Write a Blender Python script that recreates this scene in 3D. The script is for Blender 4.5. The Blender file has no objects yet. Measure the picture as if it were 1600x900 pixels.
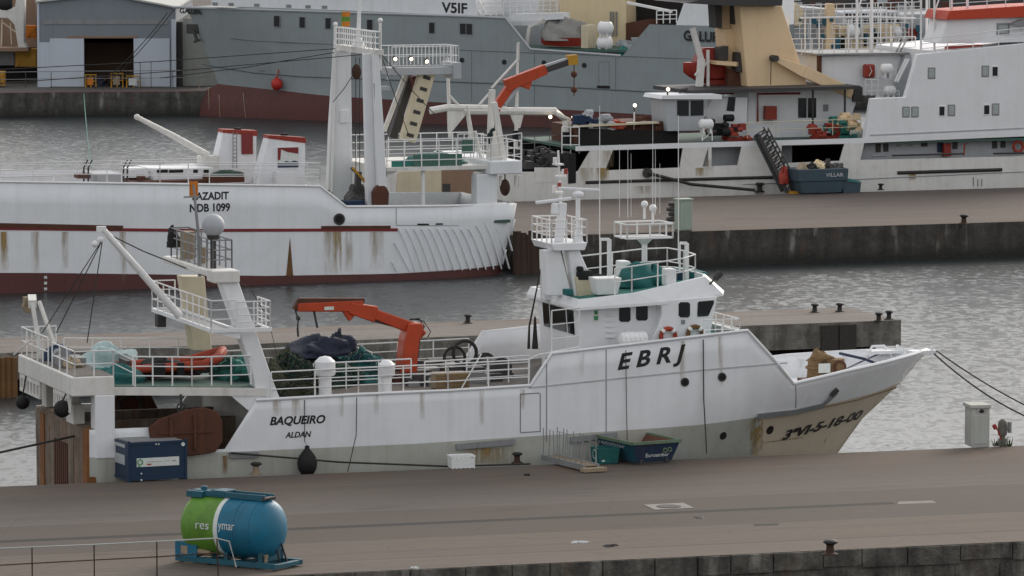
import bpy, bmesh, random
from math import *
from mathutils import Vector, Matrix
R = random.Random(7)
SC = bpy.context.scene
COL = SC.collection

# ---------------------------------------------------------------- camera, sky, sun, exposure
F = 8300.0; YH = -320.0; H = 26.0           # focal length in photo pixels, horizon row, eye height over the water
TH = atan((450 - YH) / F); CT, ST = cos(TH), sin(TH)
cam = bpy.data.cameras.new('camera'); co = bpy.data.objects.new('camera', cam); COL.objects.link(co)
cam.sensor_fit = 'HORIZONTAL'; cam.sensor_width = 36.0; cam.lens = F / 1600 * 36.0
cam.clip_start = 1.0; cam.clip_end = 6000.0
co.location = (0, 0, H); co.rotation_euler = (pi / 2 - TH, 0, 0)
SC.camera = co

SUN_EL, SUN_AZ = radians(24), radians(28)    # azimuth clockwise from +Y (away from the camera)
w = bpy.data.worlds.new('World'); SC.world = w; w.use_nodes = True
nt = w.node_tree; bg = nt.nodes['Background']
sky = nt.nodes.new('ShaderNodeTexSky'); sky.sky_type = 'NISHITA'; sky.sun_disc = False
sky.sun_elevation = SUN_EL; sky.sun_rotation = SUN_AZ
sky.air_density = 1.0; sky.dust_density = 4.0; sky.ozone_density = 1.0
hs = nt.nodes.new('ShaderNodeHueSaturation'); hs.inputs['Saturation'].default_value = 0.22
nt.links.new(sky.outputs[0], hs.inputs['Color']); gm = nt.nodes.new('ShaderNodeGamma'); gm.inputs['Gamma'].default_value = 0.45      # a layer of cloud evens the sky out
nt.links.new(hs.outputs[0], gm.inputs['Color']); nt.links.new(gm.outputs[0], bg.inputs['Color'])
bg.inputs['Strength'].default_value = 0.15
sl = bpy.data.lights.new('sun', 'SUN'); so = bpy.data.objects.new('sun', sl); COL.objects.link(so)
sl.energy = 0.5; sl.angle = radians(24); sl.color = (1.0, 0.86, 0.72)
sd = Vector((sin(SUN_AZ) * cos(SUN_EL), cos(SUN_AZ) * cos(SUN_EL), sin(SUN_EL)))
so.rotation_euler = sd.to_track_quat('Z', 'Y').to_euler(); so.location = (60, 60, 80)
SC.view_settings.view_transform = 'Standard'; SC.view_settings.look = 'None'
SC.view_settings.gamma = 1.0; SC.view_settings.use_curve_mapping = False
SC.view_settings.exposure = 1.80

# ---------------------------------------------------------------- the camera model, to read places off the photograph
def ray(px, py):
    u = (px - 800) / F; v = (450 - py) / F
    return (u, CT + v * ST, -ST + v * CT)
def on_z(px, py, z):
    d = ray(px, py); t = (z - H) / d[2]
    return (d[0] * t, d[1] * t, z)

class Fr:
    """A local frame: x along, y away from the camera, z up."""
    def __init__(s, x, y, yaw, z=0.0):
        s.o = (x, y, z); s.a = radians(yaw); s.c, s.s = cos(s.a), sin(s.a)
    def L(s, px, py, off=0.0):
        d = ray(px, py)
        t = (-s.s * s.o[0] + s.c * s.o[1] + off) / (-s.s * d[0] + s.c * d[1])
        X = d[0] * t - s.o[0]; Y = d[1] * t - s.o[1]
        return (X * s.c + Y * s.s, H + d[2] * t - s.o[2])
    def p(s, px, py, off=0.0):
        x, z = s.L(px, py, off); return (x, off, z)
    def G(s, px, py, z):                         # the local point at height z seen at that pixel
        X, Y, Z = on_z(px, py, z + s.o[2]); X -= s.o[0]; Y -= s.o[1]
        return (X * s.c + Y * s.s, -X * s.s + Y * s.c, z)
    def W(s, x, y, z):
        return Vector((s.o[0] + x * s.c - y * s.s, s.o[1] + x * s.s + y * s.c, s.o[2] + z))

# ---------------------------------------------------------------- mesh builder
def lerp(a, b, t): return a + (b - a) * t
def interp(tab, x):
    if x <= tab[0][0]: return tab[0][1]
    for (x0, y0), (x1, y1) in zip(tab, tab[1:]):
        if x <= x1: return y0 + (y1 - y0) * (x - x0) / max(1e-9, x1 - x0)
    return tab[-1][1]

WHOLE = set('''hull lettering plate_seam door_outline draught_mark draught_line rust_stain rubbing_bars slats slotted_guard bulwark_frames window_slot window_row sticker_text
lightening_hole treads stanchions slot emblem ladder posts rails lattice corner_posts frame_rails wall band transom gunwale rust_patch rust_turns railing lashing stiffener plate_edge safety_sign'''.split())
class MB:
    def __init__(s): s.v = []; s.f = []; s.m = []
    def add(s, vs, fs, mi=0):
        b = len(s.v); s.v += [tuple(p) for p in vs]
        s.f += [tuple(i + b for i in f) for f in fs]; s.m += [mi] * len(fs); return s
    def hexa(s, p, mi=0):      # 0-3 bottom ring, 4-7 top ring
        return s.add(p, [(0, 3, 2, 1), (4, 5, 6, 7), (0, 1, 5, 4), (1, 2, 6, 5), (2, 3, 7, 6), (3, 0, 4, 7)], mi)
    def box(s, x0, x1, y0, y1, z0, z1, mi=0):
        return s.hexa([(x0, y0, z0), (x1, y0, z0), (x1, y1, z0), (x0, y1, z0),
                       (x0, y0, z1), (x1, y0, z1), (x1, y1, z1), (x0, y1, z1)], mi)
    def prism(s, pts, y0, y1, mi=0):             # polygon in x,z swept along y
        n = len(pts)
        vs = [(x, y0, z) for x, z in pts] + [(x, y1, z) for x, z in pts]
        a = sum(pts[i][0] * pts[(i + 1) % n][1] - pts[(i + 1) % n][0] * pts[i][1] for i in range(n))
        fs = [tuple(range(n)), tuple(range(2 * n - 1, n - 1, -1))]
        fs += [(i, i + n, (i + 1) % n + n, (i + 1) % n) for i in range(n)]
        if a < 0: fs = [tuple(reversed(f)) for f in fs]
        return s.add(vs, fs, mi)
    def plan(s, pts, z0, z1, mi=0):              # polygon in x,y swept along z
        n = len(pts)
        a = sum(pts[i][0] * pts[(i + 1) % n][1] - pts[(i + 1) % n][0] * pts[i][1] for i in range(n))
        if a < 0: pts = pts[::-1]
        vs = [(x, y, z0) for x, y in pts] + [(x, y, z1) for x, y in pts]
        fs = [tuple(range(n - 1, -1, -1)), tuple(range(n, 2 * n))]
        fs += [(i, (i + 1) % n, (i + 1) % n + n, i + n) for i in range(n)]
        return s.add(vs, fs, mi)
    def loft(s, rings, mi=0, cap=True):          # closed rings of equal count
        n = len(rings[0]); vs = [p for r in rings for p in r]; fs = []
        for k in range(len(rings) - 1):
            for i in range(n):
                j = (i + 1) % n
                fs.append((k * n + i, k * n + j, (k + 1) * n + j, (k + 1) * n + i))
        if cap: fs += [tuple(range(n - 1, -1, -1)), tuple(range((len(rings) - 1) * n, len(rings) * n))]
        return s.add(vs, fs, mi)
    def tube(s, pts, r, n=6, mi=0, closed=False):
        pts = [Vector(p) for p in pts]; rings = []; m = len(pts)
        up = Vector((0, 0, 1))
        for i, p in enumerate(pts):
            a = pts[i - 1] if (i > 0 or closed) else p
            b = pts[(i + 1) % m] if (i < m - 1 or closed) else p
            t = (b - a).normalized() if (b - a).length > 1e-9 else up
            q = up if abs(t.z) < 0.95 else Vector((0, 1, 0))
            u = t.cross(q).normalized(); v = u.cross(t)
            rr = r[i] if isinstance(r, (list, tuple)) else r
            rings.append([p + (u * cos(2 * pi * k / n) + v * sin(2 * pi * k / n)) * rr for k in range(n)])
        if closed: rings.append(rings[0])
        return s.loft(rings, mi, cap=not closed)
    def cyl(s, a, b, r0, r1=None, n=14, mi=0):
        return s.tube([a, b], [r0, r0 if r1 is None else r1], n, mi)
    def bar(s, a, b, wd, ht=None, mi=0, up=(0, 0, 1), w2=None, h2=None):
        a, b = Vector(a), Vector(b); t = (b - a).normalized(); q = Vector(up)
        if abs(t.dot(q)) > 0.97: q = Vector((1, 0, 0))
        u = t.cross(q).normalized(); v = u.cross(t); ht = wd if ht is None else ht
        w2 = wd if w2 is None else w2; h2 = ht if h2 is None else h2
        c = [(-1, -1), (1, -1), (1, 1), (-1, 1)]
        return s.loft([[a + u * wd / 2 * i + v * ht / 2 * j for i, j in c],
                       [b + u * w2 / 2 * i + v * h2 / 2 * j for i, j in c]], mi)
    def lathe(s, prof, c=(0, 0, 0), n=20, mi=0, axis='z'):
        rings = []
        for r, h in prof:
            ring = []
            for k in range(n):
                x, y = r * cos(2 * pi * k / n), r * sin(2 * pi * k / n)
                q = {'z': (x, y, h), 'x': (h, x, y), 'y': (y, h, x)}[axis]
                ring.append((c[0] + q[0], c[1] + q[1], c[2] + q[2]))
            rings.append(ring)
        return s.loft(rings, mi)
    def sph(s, c, rx, ry=None, rz=None, nu=14, nv=9, mi=0):
        ry = rx if ry is None else ry; rz = rx if rz is None else rz
        rings = []
        for j in range(nv + 1):
            th = -pi / 2 + pi * min(max(j / nv, 0.02), 0.98)
            rings.append([(c[0] + rx * cos(th) * cos(2 * pi * k / nu), c[1] + ry * cos(th) * sin(2 * pi * k / nu),
                           c[2] + rz * sin(th)) for k in range(nu)])
        return s.loft(rings, mi)
    def torus(s, c, Rr, r, axis='y', n=22, m=8, mi=0, seg=None):
        pts = []
        for k in range(n):
            a, b = Rr * cos(2 * pi * k / n), Rr * sin(2 * pi * k / n)
            q = {'y': (a, 0, b), 'z': (a, b, 0), 'x': (0, a, b)}[axis]
            pts.append((c[0] + q[0], c[1] + q[1], c[2] + q[2]))
        return s.tube(pts, r, m, mi, closed=True)
    def sheet(s, pts, mi=0): return s.add(pts, [tuple(range(len(pts)))], mi)
    def lump(s, c, rx, ry, rz, seed=0, amp=0.25, nu=22, nv=12, mi=0, flat=True):
        q = random.Random(seed); ph = [(q.uniform(0, 6), q.uniform(1, 4), q.uniform(1, 4), q.uniform(.3, 1)) for _ in range(7)]
        rings = []
        for j in range(nv + 1):
            th = (0.0 if flat else -pi / 2) + (pi / 2 if flat else pi) * min(max(j / nv, 0.0 if flat else .03), 0.98)
            ring = []
            for k in range(nu):
                al = 2 * pi * k / nu
                d = 1 + amp * sum(g * sin(round(a) * al + p + b * th * 2) for p, a, b, g in ph) / 3 + q.uniform(-.04, .04)
                ring.append((c[0] + rx * d * cos(th) * cos(al), c[1] + ry * d * cos(th) * sin(al), c[2] + rz * d * sin(th)))
            rings.append(ring)
        return s.loft(rings, mi)
    def shift(s, o): s.v = [(x - o[0], y - o[1], z - o[2]) for x, y, z in s.v]; return s
    def pieces(s):
        """Vertex groups that stand apart from one another (touching boxes count as one piece)."""
        par = list(range(len(s.v)))
        def find(i):
            while par[i] != i: par[i] = par[par[i]]; i = par[i]
            return i
        for f in s.f:
            a = find(f[0])
            for i in f[1:]: par[find(i)] = a
        box = {}
        for i, p in enumerate(s.v):
            r = find(i); b = box.setdefault(r, [list(p), list(p)])
            for k in range(3): b[0][k] = min(b[0][k], p[k]); b[1][k] = max(b[1][k], p[k])
        ks = list(box); g = {k: k for k in ks}
        def fg(k):
            while g[k] != k: k = g[k]
            return k
        for i, a in enumerate(ks):
            for b in ks[:i]:
                if fg(a) != fg(b) and all(box[a][0][k] - .04 <= box[b][1][k] and box[b][0][k] - .04 <= box[a][1][k] for k in range(3)): g[fg(a)] = fg(b)
        return [fg(find(i)) for i in range(len(s.v))]
    def build(s, name, mats, parent=None, smooth=None, bevel=0.0, off=None):
        if off: s.shift(off)
        if parent is not None and name not in WHOLE:
            gp_ = s.pieces(); ids = sorted(set(gp_))
            if 1 < len(ids) <= 60:
                out = []
                for q in ids:
                    keep = [i for i, k in enumerate(gp_) if k == q]; mp = {i: n for n, i in enumerate(keep)}; m = MB(); m.v = [s.v[i] for i in keep]
                    for f, mi in zip(s.f, s.m):
                        if f[0] in mp: m.f.append(tuple(mp[i] for i in f)); m.m.append(mi)
                    out.append(m.mesh(name, mats, parent, smooth, bevel))
                return out[0]
        return s.mesh(name, mats, parent, smooth, bevel)
    def mesh(s, name, mats, parent=None, smooth=None, bevel=0.0):
        me = bpy.data.meshes.new(name); me.from_pydata(s.v, [], s.f)
        mats = mats if isinstance(mats, (list, tuple)) else [mats]
        for m in mats: me.materials.append(M[m] if isinstance(m, str) else m)
        me.polygons.foreach_set('material_index', s.m); me.update()
        bm = bmesh.new(); bm.from_mesh(me); bmesh.ops.recalc_face_normals(bm, faces=bm.faces); bm.to_mesh(me); bm.free()
        if smooth:
            me.shade_smooth(); me.set_sharp_from_angle(angle=radians(smooth))
        o = bpy.data.objects.new(name, me); COL.objects.link(o)
        if parent is not None: o.parent = parent
        if bevel:
            b = o.modifiers.new('bevel', 'BEVEL'); b.width = bevel; b.segments = 1; b.limit_method = 'ANGLE'; b.angle_limit = radians(40)
        return o

def tag(o, label=None, cat=None, group=None, kind=None):
    if label: o['label'] = label
    if cat: o['category'] = cat
    if group: o['group'] = group
    if kind: o['kind'] = kind
    return o
def empty(name, loc, yaw, label, cat, group=None):
    o = bpy.data.objects.new(name, None); COL.objects.link(o); o.empty_display_size = 0.5
    o.location = loc; o.rotation_euler = (0, 0, yaw); return tag(o, label, cat, group)
def solo(fr, mb, name, mats, label, cat, group=None, smooth=None, bevel=0.0):
    """A thing that is one mesh, authored in a frame, standing on its own base point."""
    xs = [p[0] for p in mb.v]; ys = [p[1] for p in mb.v]; zs = [p[2] for p in mb.v]
    c = ((min(xs) + max(xs)) / 2, (min(ys) + max(ys)) / 2, min(zs))
    o = mb.build(name, mats, None, smooth, bevel, off=c)
    o.location = fr.W(*c); o.rotation_euler = (0, 0, fr.a); return tag(o, label, cat, group)
class Thing:
    """A thing with parts, authored in a frame about its base point."""
    def __init__(s, fr, base, name, label, cat, group=None):
        s.b = base; s.fr = fr; s.e = empty(name, fr.W(*base), fr.a, label, cat, group)
    def part(s, mb, name, mats, smooth=None, bevel=0.0, parent=None):
        return mb.build(name, mats, parent or s.e, smooth, bevel, off=s.b)
def copy_thing(o, loc, label=None, yaw=None):
    c = o.copy(); COL.objects.link(c); c.location = loc
    if yaw is not None: c.rotation_euler = (0, 0, yaw)
    if label: c['label'] = label
    for ch in o.children:
        d = ch.copy(); COL.objects.link(d); d.parent = c
        for g in ch.children:
            e = g.copy(); COL.objects.link(e); e.parent = d
    return c

def text_mesh(body, size, bold=0.0, shear=0.0, width=None, spacing=1.0, align='CENTER', depth=0.004):
    """(verts, faces) of the words in x,z, centred, facing -y."""
    cu = bpy.data.curves.new('lettering', 'FONT'); cu.body = body; cu.size = size; cu.offset = bold * size
    cu.shear = shear; cu.space_character = spacing; cu.align_x = align; cu.align_y = 'CENTER'; cu.extrude = depth; cu.resolution_u = 4
    o = bpy.data.objects.new('lettering', cu); COL.objects.link(o)
    bpy.context.view_layer.update()
    me = bpy.data.meshes.new_from_object(o.evaluated_get(bpy.context.evaluated_depsgraph_get()))
    vs = [tuple(v.co) for v in me.vertices]; fs = [tuple(p.vertices) for p in me.polygons]
    bpy.data.objects.remove(o); bpy.data.curves.remove(cu); bpy.data.meshes.remove(me)
    xs = [v[0] for v in vs]; ys = [v[1] for v in vs]
    k = width / (max(xs) - min(xs)) if width else 1.0
    cx, cy = (min(xs) + max(xs)) / 2, (min(ys) + max(ys)) / 2
    return [((x - cx) * k, -z, y - cy) for x, y, z in vs], fs
def lettering(parent, mat, body, c, size, yoff, slope=0.0, name='lettering', off=None, **kw):
    """Words on a surface: c = (x, z) centre, yoff = y of the surface or a function of x, z."""
    vs, fs = text_mesh(body, size, **kw); out = []
    for x, y, z in vs:
        X, Z = c[0] + x, c[1] + z + slope * x
        out.append((X, (yoff(X, Z) if callable(yoff) else yoff) + y - 0.006, Z))
    m = MB(); m.add(out, fs); return m.build(name, mat, parent, off=off)

def rail(mb, line, ht=1.0, n=None, bars=3, r=0.028, step=1.3, closed=False):
    """Guard rail along a base polyline."""
    ln = [Vector(p) for p in line] + ([Vector(line[0])] if closed else [])
    up = Vector((0, 0, 1))
    for k in range(1, bars + 1):
        mb.tube([p + up * ht * k / bars for p in ln], r if k == bars else r * .8, 5)
    for a, b in zip(ln, ln[1:]):
        m = max(1, round((b - a).length / step))
        for i in range(m + 1):
            q = a.lerp(b, i / m); mb.tube([q, q + up * ht], r, 5)
    return mb

# ---------------------------------------------------------------- materials
M = {}
def nodes(name):
    m = bpy.data.materials.new(name); m.use_nodes = True; M[name] = m
    return m, m.node_tree.nodes, m.node_tree.links, m.node_tree.nodes['Principled BSDF']
def node(ns, t, **kw):
    n = ns.new(t)
    for k, v in kw.items(): setattr(n, k, v)
    return n
def noise(ns, ls, co_out, scale, detail=4, rough=0.6, vec=None):
    t = ns.new('ShaderNodeTexNoise'); t.inputs['Scale'].default_value = scale
    t.inputs['Detail'].default_value = detail; t.inputs['Roughness'].default_value = rough
    if vec:
        mp = ns.new('ShaderNodeMapping'); mp.inputs['Scale'].default_value = vec
        ls.new(co_out, mp.inputs[0]); ls.new(mp.outputs[0], t.inputs['Vector'])
    else: ls.new(co_out, t.inputs['Vector'])
    return t.outputs['Fac']
def ramp(ns, ls, fac, a, b, lo=0.0, hi=1.0):
    r = ns.new('ShaderNodeMapRange'); r.inputs['From Min'].default_value = a; r.inputs['From Max'].default_value = b
    r.inputs['To Min'].default_value = lo; r.inputs['To Max'].default_value = hi
    ls.new(fac, r.inputs['Value']); return r.outputs[0]
def mix(ns, ls, fac, a, b, blend='MIX'):
    x = ns.new('ShaderNodeMix'); x.data_type = 'RGBA'; x.blend_type = blend
    for sock, v in ((x.inputs[0], fac), (x.inputs[6], a), (x.inputs[7], b)):
        if isinstance(v, (int, float)): sock.default_value = v
        elif isinstance(v, tuple): sock.default_value = (*v, 1) if len(v) == 3 else v
        else: ls.new(v, sock)
    return x.outputs[2]
def coords(ns, kind='Object'): return ns.new('ShaderNodeTexCoord').outputs[kind]

def paint(name, col, rough=0.5, grime=0.25, gcol=(.22, .19, .16), rust=0.0, scale=1.0, metal=0.0, bump=0.15, rcol=(.20, .075, .02), spec=0.4):
    """Weathered ship's paint: cloudy dirt, streaks running down, a little rust, plates not quite flat."""
    m, ns, ls, b = nodes(name); c = coords(ns)
    big = ramp(ns, ls, noise(ns, ls, c, .55 * scale, 5, .62), .38, .72)
    fine = ramp(ns, ls, noise(ns, ls, c, 5.0 * scale, 4, .7), .35, .75)
    st = ramp(ns, ls, noise(ns, ls, c, 1.0, 4, .6, (2.6 * scale, 2.6 * scale, .12 * scale)), .48, .78)
    col2 = mix(ns, ls, ramp(ns, ls, big, 0, 1, 0, grime), col, gcol)
    col2 = mix(ns, ls, ramp(ns, ls, st, 0, 1, 0, grime * .9), col2, gcol)
    col2 = mix(ns, ls, ramp(ns, ls, fine, 0, 1, 0, grime * .35), col2, gcol)
    if rust:
        rs = ramp(ns, ls, noise(ns, ls, c, 1.0, 5, .65, (1.7 * scale, 1.7 * scale, .10 * scale)), .60 - .07 * rust, .80)
        rp = ramp(ns, ls, noise(ns, ls, c, 2.2 * scale, 5, .7), .62 - .1 * rust, .78)
        col2 = mix(ns, ls, ramp(ns, ls, rs, 0, 1, 0, min(.85, rust)), col2, rcol)
        col2 = mix(ns, ls, ramp(ns, ls, rp, 0, 1, 0, min(.9, rust)), col2, rcol)
    ls.new(col2, b.inputs['Base Color'])
    ls.new(ramp(ns, ls, fine, 0, 1, max(.05, rough - .08), min(1, rough + .15)), b.inputs['Roughness'])
    b.inputs['Metallic'].default_value = metal; b.inputs['Specular IOR Level'].default_value = spec
    if bump:
        bp = ns.new('ShaderNodeBump'); bp.inputs['Strength'].default_value = bump; bp.inputs['Distance'].default_value = .05
        ls.new(noise(ns, ls, c, 1.3 * scale, 3, .5), bp.inputs['Height']); ls.new(bp.outputs[0], b.inputs['Normal'])
    return m
def plain(name, col, rough=0.6, var=0.2, scale=6.0, metal=0.0, spec=.4):
    m, ns, ls, b = nodes(name); c = coords(ns)
    n = ramp(ns, ls, noise(ns, ls, c, scale, 4, .65), .3, .75)
    ls.new(mix(ns, ls, n, col, tuple(v * (1 - var * 1.6) for v in col)), b.inputs['Base Color'])
    b.inputs['Roughness'].default_value = rough; b.inputs['Metallic'].default_value = metal
    b.inputs['Specular IOR Level'].default_value = spec
    return m
def lamp_mat(name, col, e):
    m, ns, ls, b = nodes(name); b.inputs['Base Color'].default_value = (*col, 1)
    b.inputs['Emission Color'].default_value = (*col, 1); b.inputs['Emission Strength'].default_value = e

paint('hull_white', (.80, .815, .84), .42, .15, (.38, .37, .35), .12)
paint('deck_white', (.80, .81, .83), .45, .10, (.35, .33, .30), .10)
paint('aged_white', (.76, .75, .72), .5, .22, (.30, .25, .19), .32)
paint('rail_white', (.80, .80, .80), .5, .12, (.35, .30, .25), .12, 3.0, bump=0)
paint('cream', (.66, .58, .42), .55, .22, (.28, .22, .15), .2)
paint('factory_cream', (.74, .60, .38), .55, .15, (.35, .27, .17), .08)
paint('buff', (.80, .595, .37), .5, .12, (.30, .19, .09), .10)
paint('low_hull', (.45, .46, .42), .5, .32, (.27, .23, .16), .28, 1.0)
paint('bow_hull', (.60, .52, .41), .5, .2, (.42, .32, .20), .10, 1.0)
paint('deck_dirty', (.15, .135, .12), .8, .5, (.06, .05, .045), .3, 2)
paint('rust_column', (.27, .105, .03), .8, .5, (.06, .025, .012), .5, 2)
paint('grey_line', (.15, .175, .18), .6, .2, (.1, .1, .1))
paint('net_screen', (.075, .17, .135), .8, .4, (.05, .08, .07), 0, 4, bump=.5)
paint('rusty_stern', (.24, .19, .15), .7, .8, (.07, .04, .025), 1.0, 1.8, rcol=(.20, .08, .026))
paint('boot_red', (.115, .036, .032), .6, .4, (.05, .028, .024), .12)
paint('stripe_red', (.21, .022, .022), .5, .15, (.10, .03, .03))
paint('ship_grey', (.275, .312, .322), .5, .20, (.15, .155, .155), .05)
paint('boat_red', (.33, .035, .02), .5, .3, (.12, .03, .02), .1)
paint('roof_red', (.50, .055, .02), .5, .15, (.25, .04, .02))
paint('crane_orange', (.52, .060, .015), .42, .28, (.12, .03, .015), .12, 2.0, bump=.05)
paint('rib_orange', (.45, .055, .02), .65, .55, (.10, .035, .025), 0, 4)
paint('flag_orange', (.60, .20, .02), .7, .15, (.3, .1, .02), 0, 4)
paint('rust_brown', (.105, .036, .020), .75, .4, (.035, .018, .012), .3, 2.0)
paint('steel_dark', (.045, .045, .048), .6, .3, (.07, .05, .035), .2, 3)
paint('steel_grey', (.26, .27, .28), .55, .3, (.12, .10, .08), .2, 2)
paint('tower_grey', (.43, .45, .48), .55, .2, (.25, .24, .22), .1, 2)
paint('box_navy', (.006, .029, .072), .42, .2, (.03, .03, .03), .08, 3, bump=.04)
paint('skip_blue', (.010, .030, .075), .5, .35, (.03, .03, .03), .2, 3)
paint('skip_teal', (.012, .085, .125), .5, .3, (.03, .04, .04), .15, 3)
paint('skip_rim', (.13, .20, .13), .6, .4, (.10, .08, .05), .25, 3)
paint('skip_inside', (.16, .065, .04), .8, .5, (.05, .03, .02), .5, 3)
paint('tank_green', (.125, .30, .026), .48, .45, (.055, .095, .025), .06, 2, bump=.03)
paint('tank_blue', (.005, .15, .255), .48, .45, (.02, .065, .10), .06, 2, bump=.03)
paint('tank_frame', (.012, .105, .155), .5, .3, (.03, .04, .04), .12, 3)
paint('teal_cover', (.012, .13, .125), .75, .35, (.02, .05, .05), 0, 3, bump=.6)
paint('teal_deck', (.03, .20, .17), .7, .35, (.04, .08, .07), .05, 2)
paint('green_deck', (.05, .13, .11), .75, .5, (.08, .07, .05), .2, 2)
paint('blue_cover', (.010, .016, .040), .65, .35, (.03, .035, .05), 0, 4, bump=.8)
paint('pale_tarp', (.40, .52, .52), .7, .3, (.2, .28, .28), 0, 3, bump=.6)
paint('grey_cover', (.30, .295, .28), .75, .35, (.14, .12, .11), 0, 2, bump=.7)
paint('timber', (.33, .26, .18), .8, .35, (.18, .12, .07), 0, 4)
paint('skip_slate', (.045, .085, .115), .6, .35, (.05, .05, .05), .2, 3)
paint('pile_dark', (.055, .032, .022), .85, .4, (.03, .02, .015), .1, 2)
paint('pile_wood', (.19, .095, .035), .85, .5, (.05, .03, .015), .2, 2)
paint('rope_brown', (.24, .155, .075), .9, .5, (.09, .055, .03), .3, 5, bump=.9)
paint('yellow_paint', (.52, .27, .02), .55, .3, (.2, .1, .02), .1, 3)
paint('raft_white', (.82, .82, .82), .42, .10, (.4, .38, .35), 0, 3, bump=0)
paint('warehouse_grey', (.205, .235, .265), .6, .2, (.13, .14, .15), .05)
paint('warehouse_pale', (.52, .57, .64), .55, .14, (.33, .35, .38), .04)
paint('yard_brown', (.30, .19, .13), .8, .3, (.14, .09, .06))
paint('cabinet_grey', (.46, .48, .45), .6, .25, (.25, .24, .2), .12, 2)
paint('locker_green', (.36, .42, .36), .6, .2, (.22, .24, .2), .05, 2)
paint('concrete_box', (.48, .48, .45), .8, .25, (.25, .23, .2), .1, 2)
plain('black_rubber', (.012, .012, .013), .75)
plain('black_letter', (.02, .02, .022), .55)
plain('white_letter', (.72, .74, .74), .55)
plain('sign_white', (.70, .73, .70), .5, .12)
plain('green_letter', (.05, .30, .12), .55)
plain('red_letter', (.50, .03, .02), .5)
plain('navy_mark', (.03, .045, .09), .5)
plain('dark_void', (.018, .015, .014), .9)  # near-black, stands in for the dark inside openings and beneath the pier
plain('rope_dark', (.045, .042, .038), .85)
plain('rope_white', (.45, .45, .43), .85)
plain('rope_green', (.10, .26, .20), .85)
plain('bollard_iron', (.030, .027, .025), .65, .4)
plain('bollard_rust', (.075, .036, .024), .8, .4)
plain('seam_white', (.52, .53, .55), .5)
plain('seam_grey', (.24, .24, .24), .6)  # mid grey for plate seams, outlines and small marks
plain('slot_black', (.02, .018, .016), .85)
plain('pane_curtain', (.42, .47, .46), .35)
plain('weed', (.055, .085, .025), .9, .4)
plain('net_green', (.030, .075, .050), .9, .5, 14)
plain('net_olive', (.090, .095, .060), .9, .5, 14)
plain('net_dark', (.020, .035, .038), .9, .5, 14)
plain('net_blue', (.02, .045, .10), .9, .4, 14)
plain('buoy_red', (.52, .03, .02), .5, .2)
lamp_mat('lamp_glow', (1.0, .80, .55), 1.1)
m_, ns_, ls_, b_ = nodes('glass')
b_.inputs['Base Color'].default_value = (.012, .014, .016, 1); b_.inputs['Roughness'].default_value = .08
b_.inputs['Specular IOR Level'].default_value = .45

def stain_mat(name, col, dens=.8):
    """A stain with soft edges, densest at its top, running down."""
    m, ns, ls, b = nodes(name); g = coords(ns, 'Generated'); o = coords(ns)
    sp = ns.new('ShaderNodeSeparateXYZ'); ls.new(g, sp.inputs[0])
    def mt(op, a, bb=None):
        q = ns.new('ShaderNodeMath'); q.operation = op
        for i, v in enumerate((a, bb)):
            if v is None: continue
            if isinstance(v, (int, float)): q.inputs[i].default_value = v
            else: ls.new(v, q.inputs[i])
        return q.outputs[0]
    side = mt('MULTIPLY', mt('MULTIPLY', sp.outputs[0], mt('SUBTRACT', 1.0, sp.outputs[0])), 4.0)
    n = ramp(ns, ls, noise(ns, ls, o, 1.0, 4, .6, (4, 4, .5)), .35, .62)
    f = mt('MULTIPLY', mt('MULTIPLY', mt('POWER', side, .7), n), mt('POWER', sp.outputs[2], .45)); f = mt('MULTIPLY', f, dens)
    tr = ns.new('ShaderNodeBsdfTransparent'); mx = ns.new('ShaderNodeMixShader')
    b.inputs['Base Color'].default_value = (*col, 1); b.inputs['Roughness'].default_value = .8
    ls.new(f, mx.inputs[0]); ls.new(tr.outputs[0], mx.inputs[1]); ls.new(b.outputs[0], mx.inputs[2])
    ls.new(mx.outputs[0], ns['Material Output'].inputs['Surface'])
stain_mat('rust_stain', (.23, .11, .03), 1.25)
stain_mat('ochre_stain', (.34, .22, .07), 1.0)
stain_mat('faint_stain', (.36, .27, .17), .6)

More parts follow.
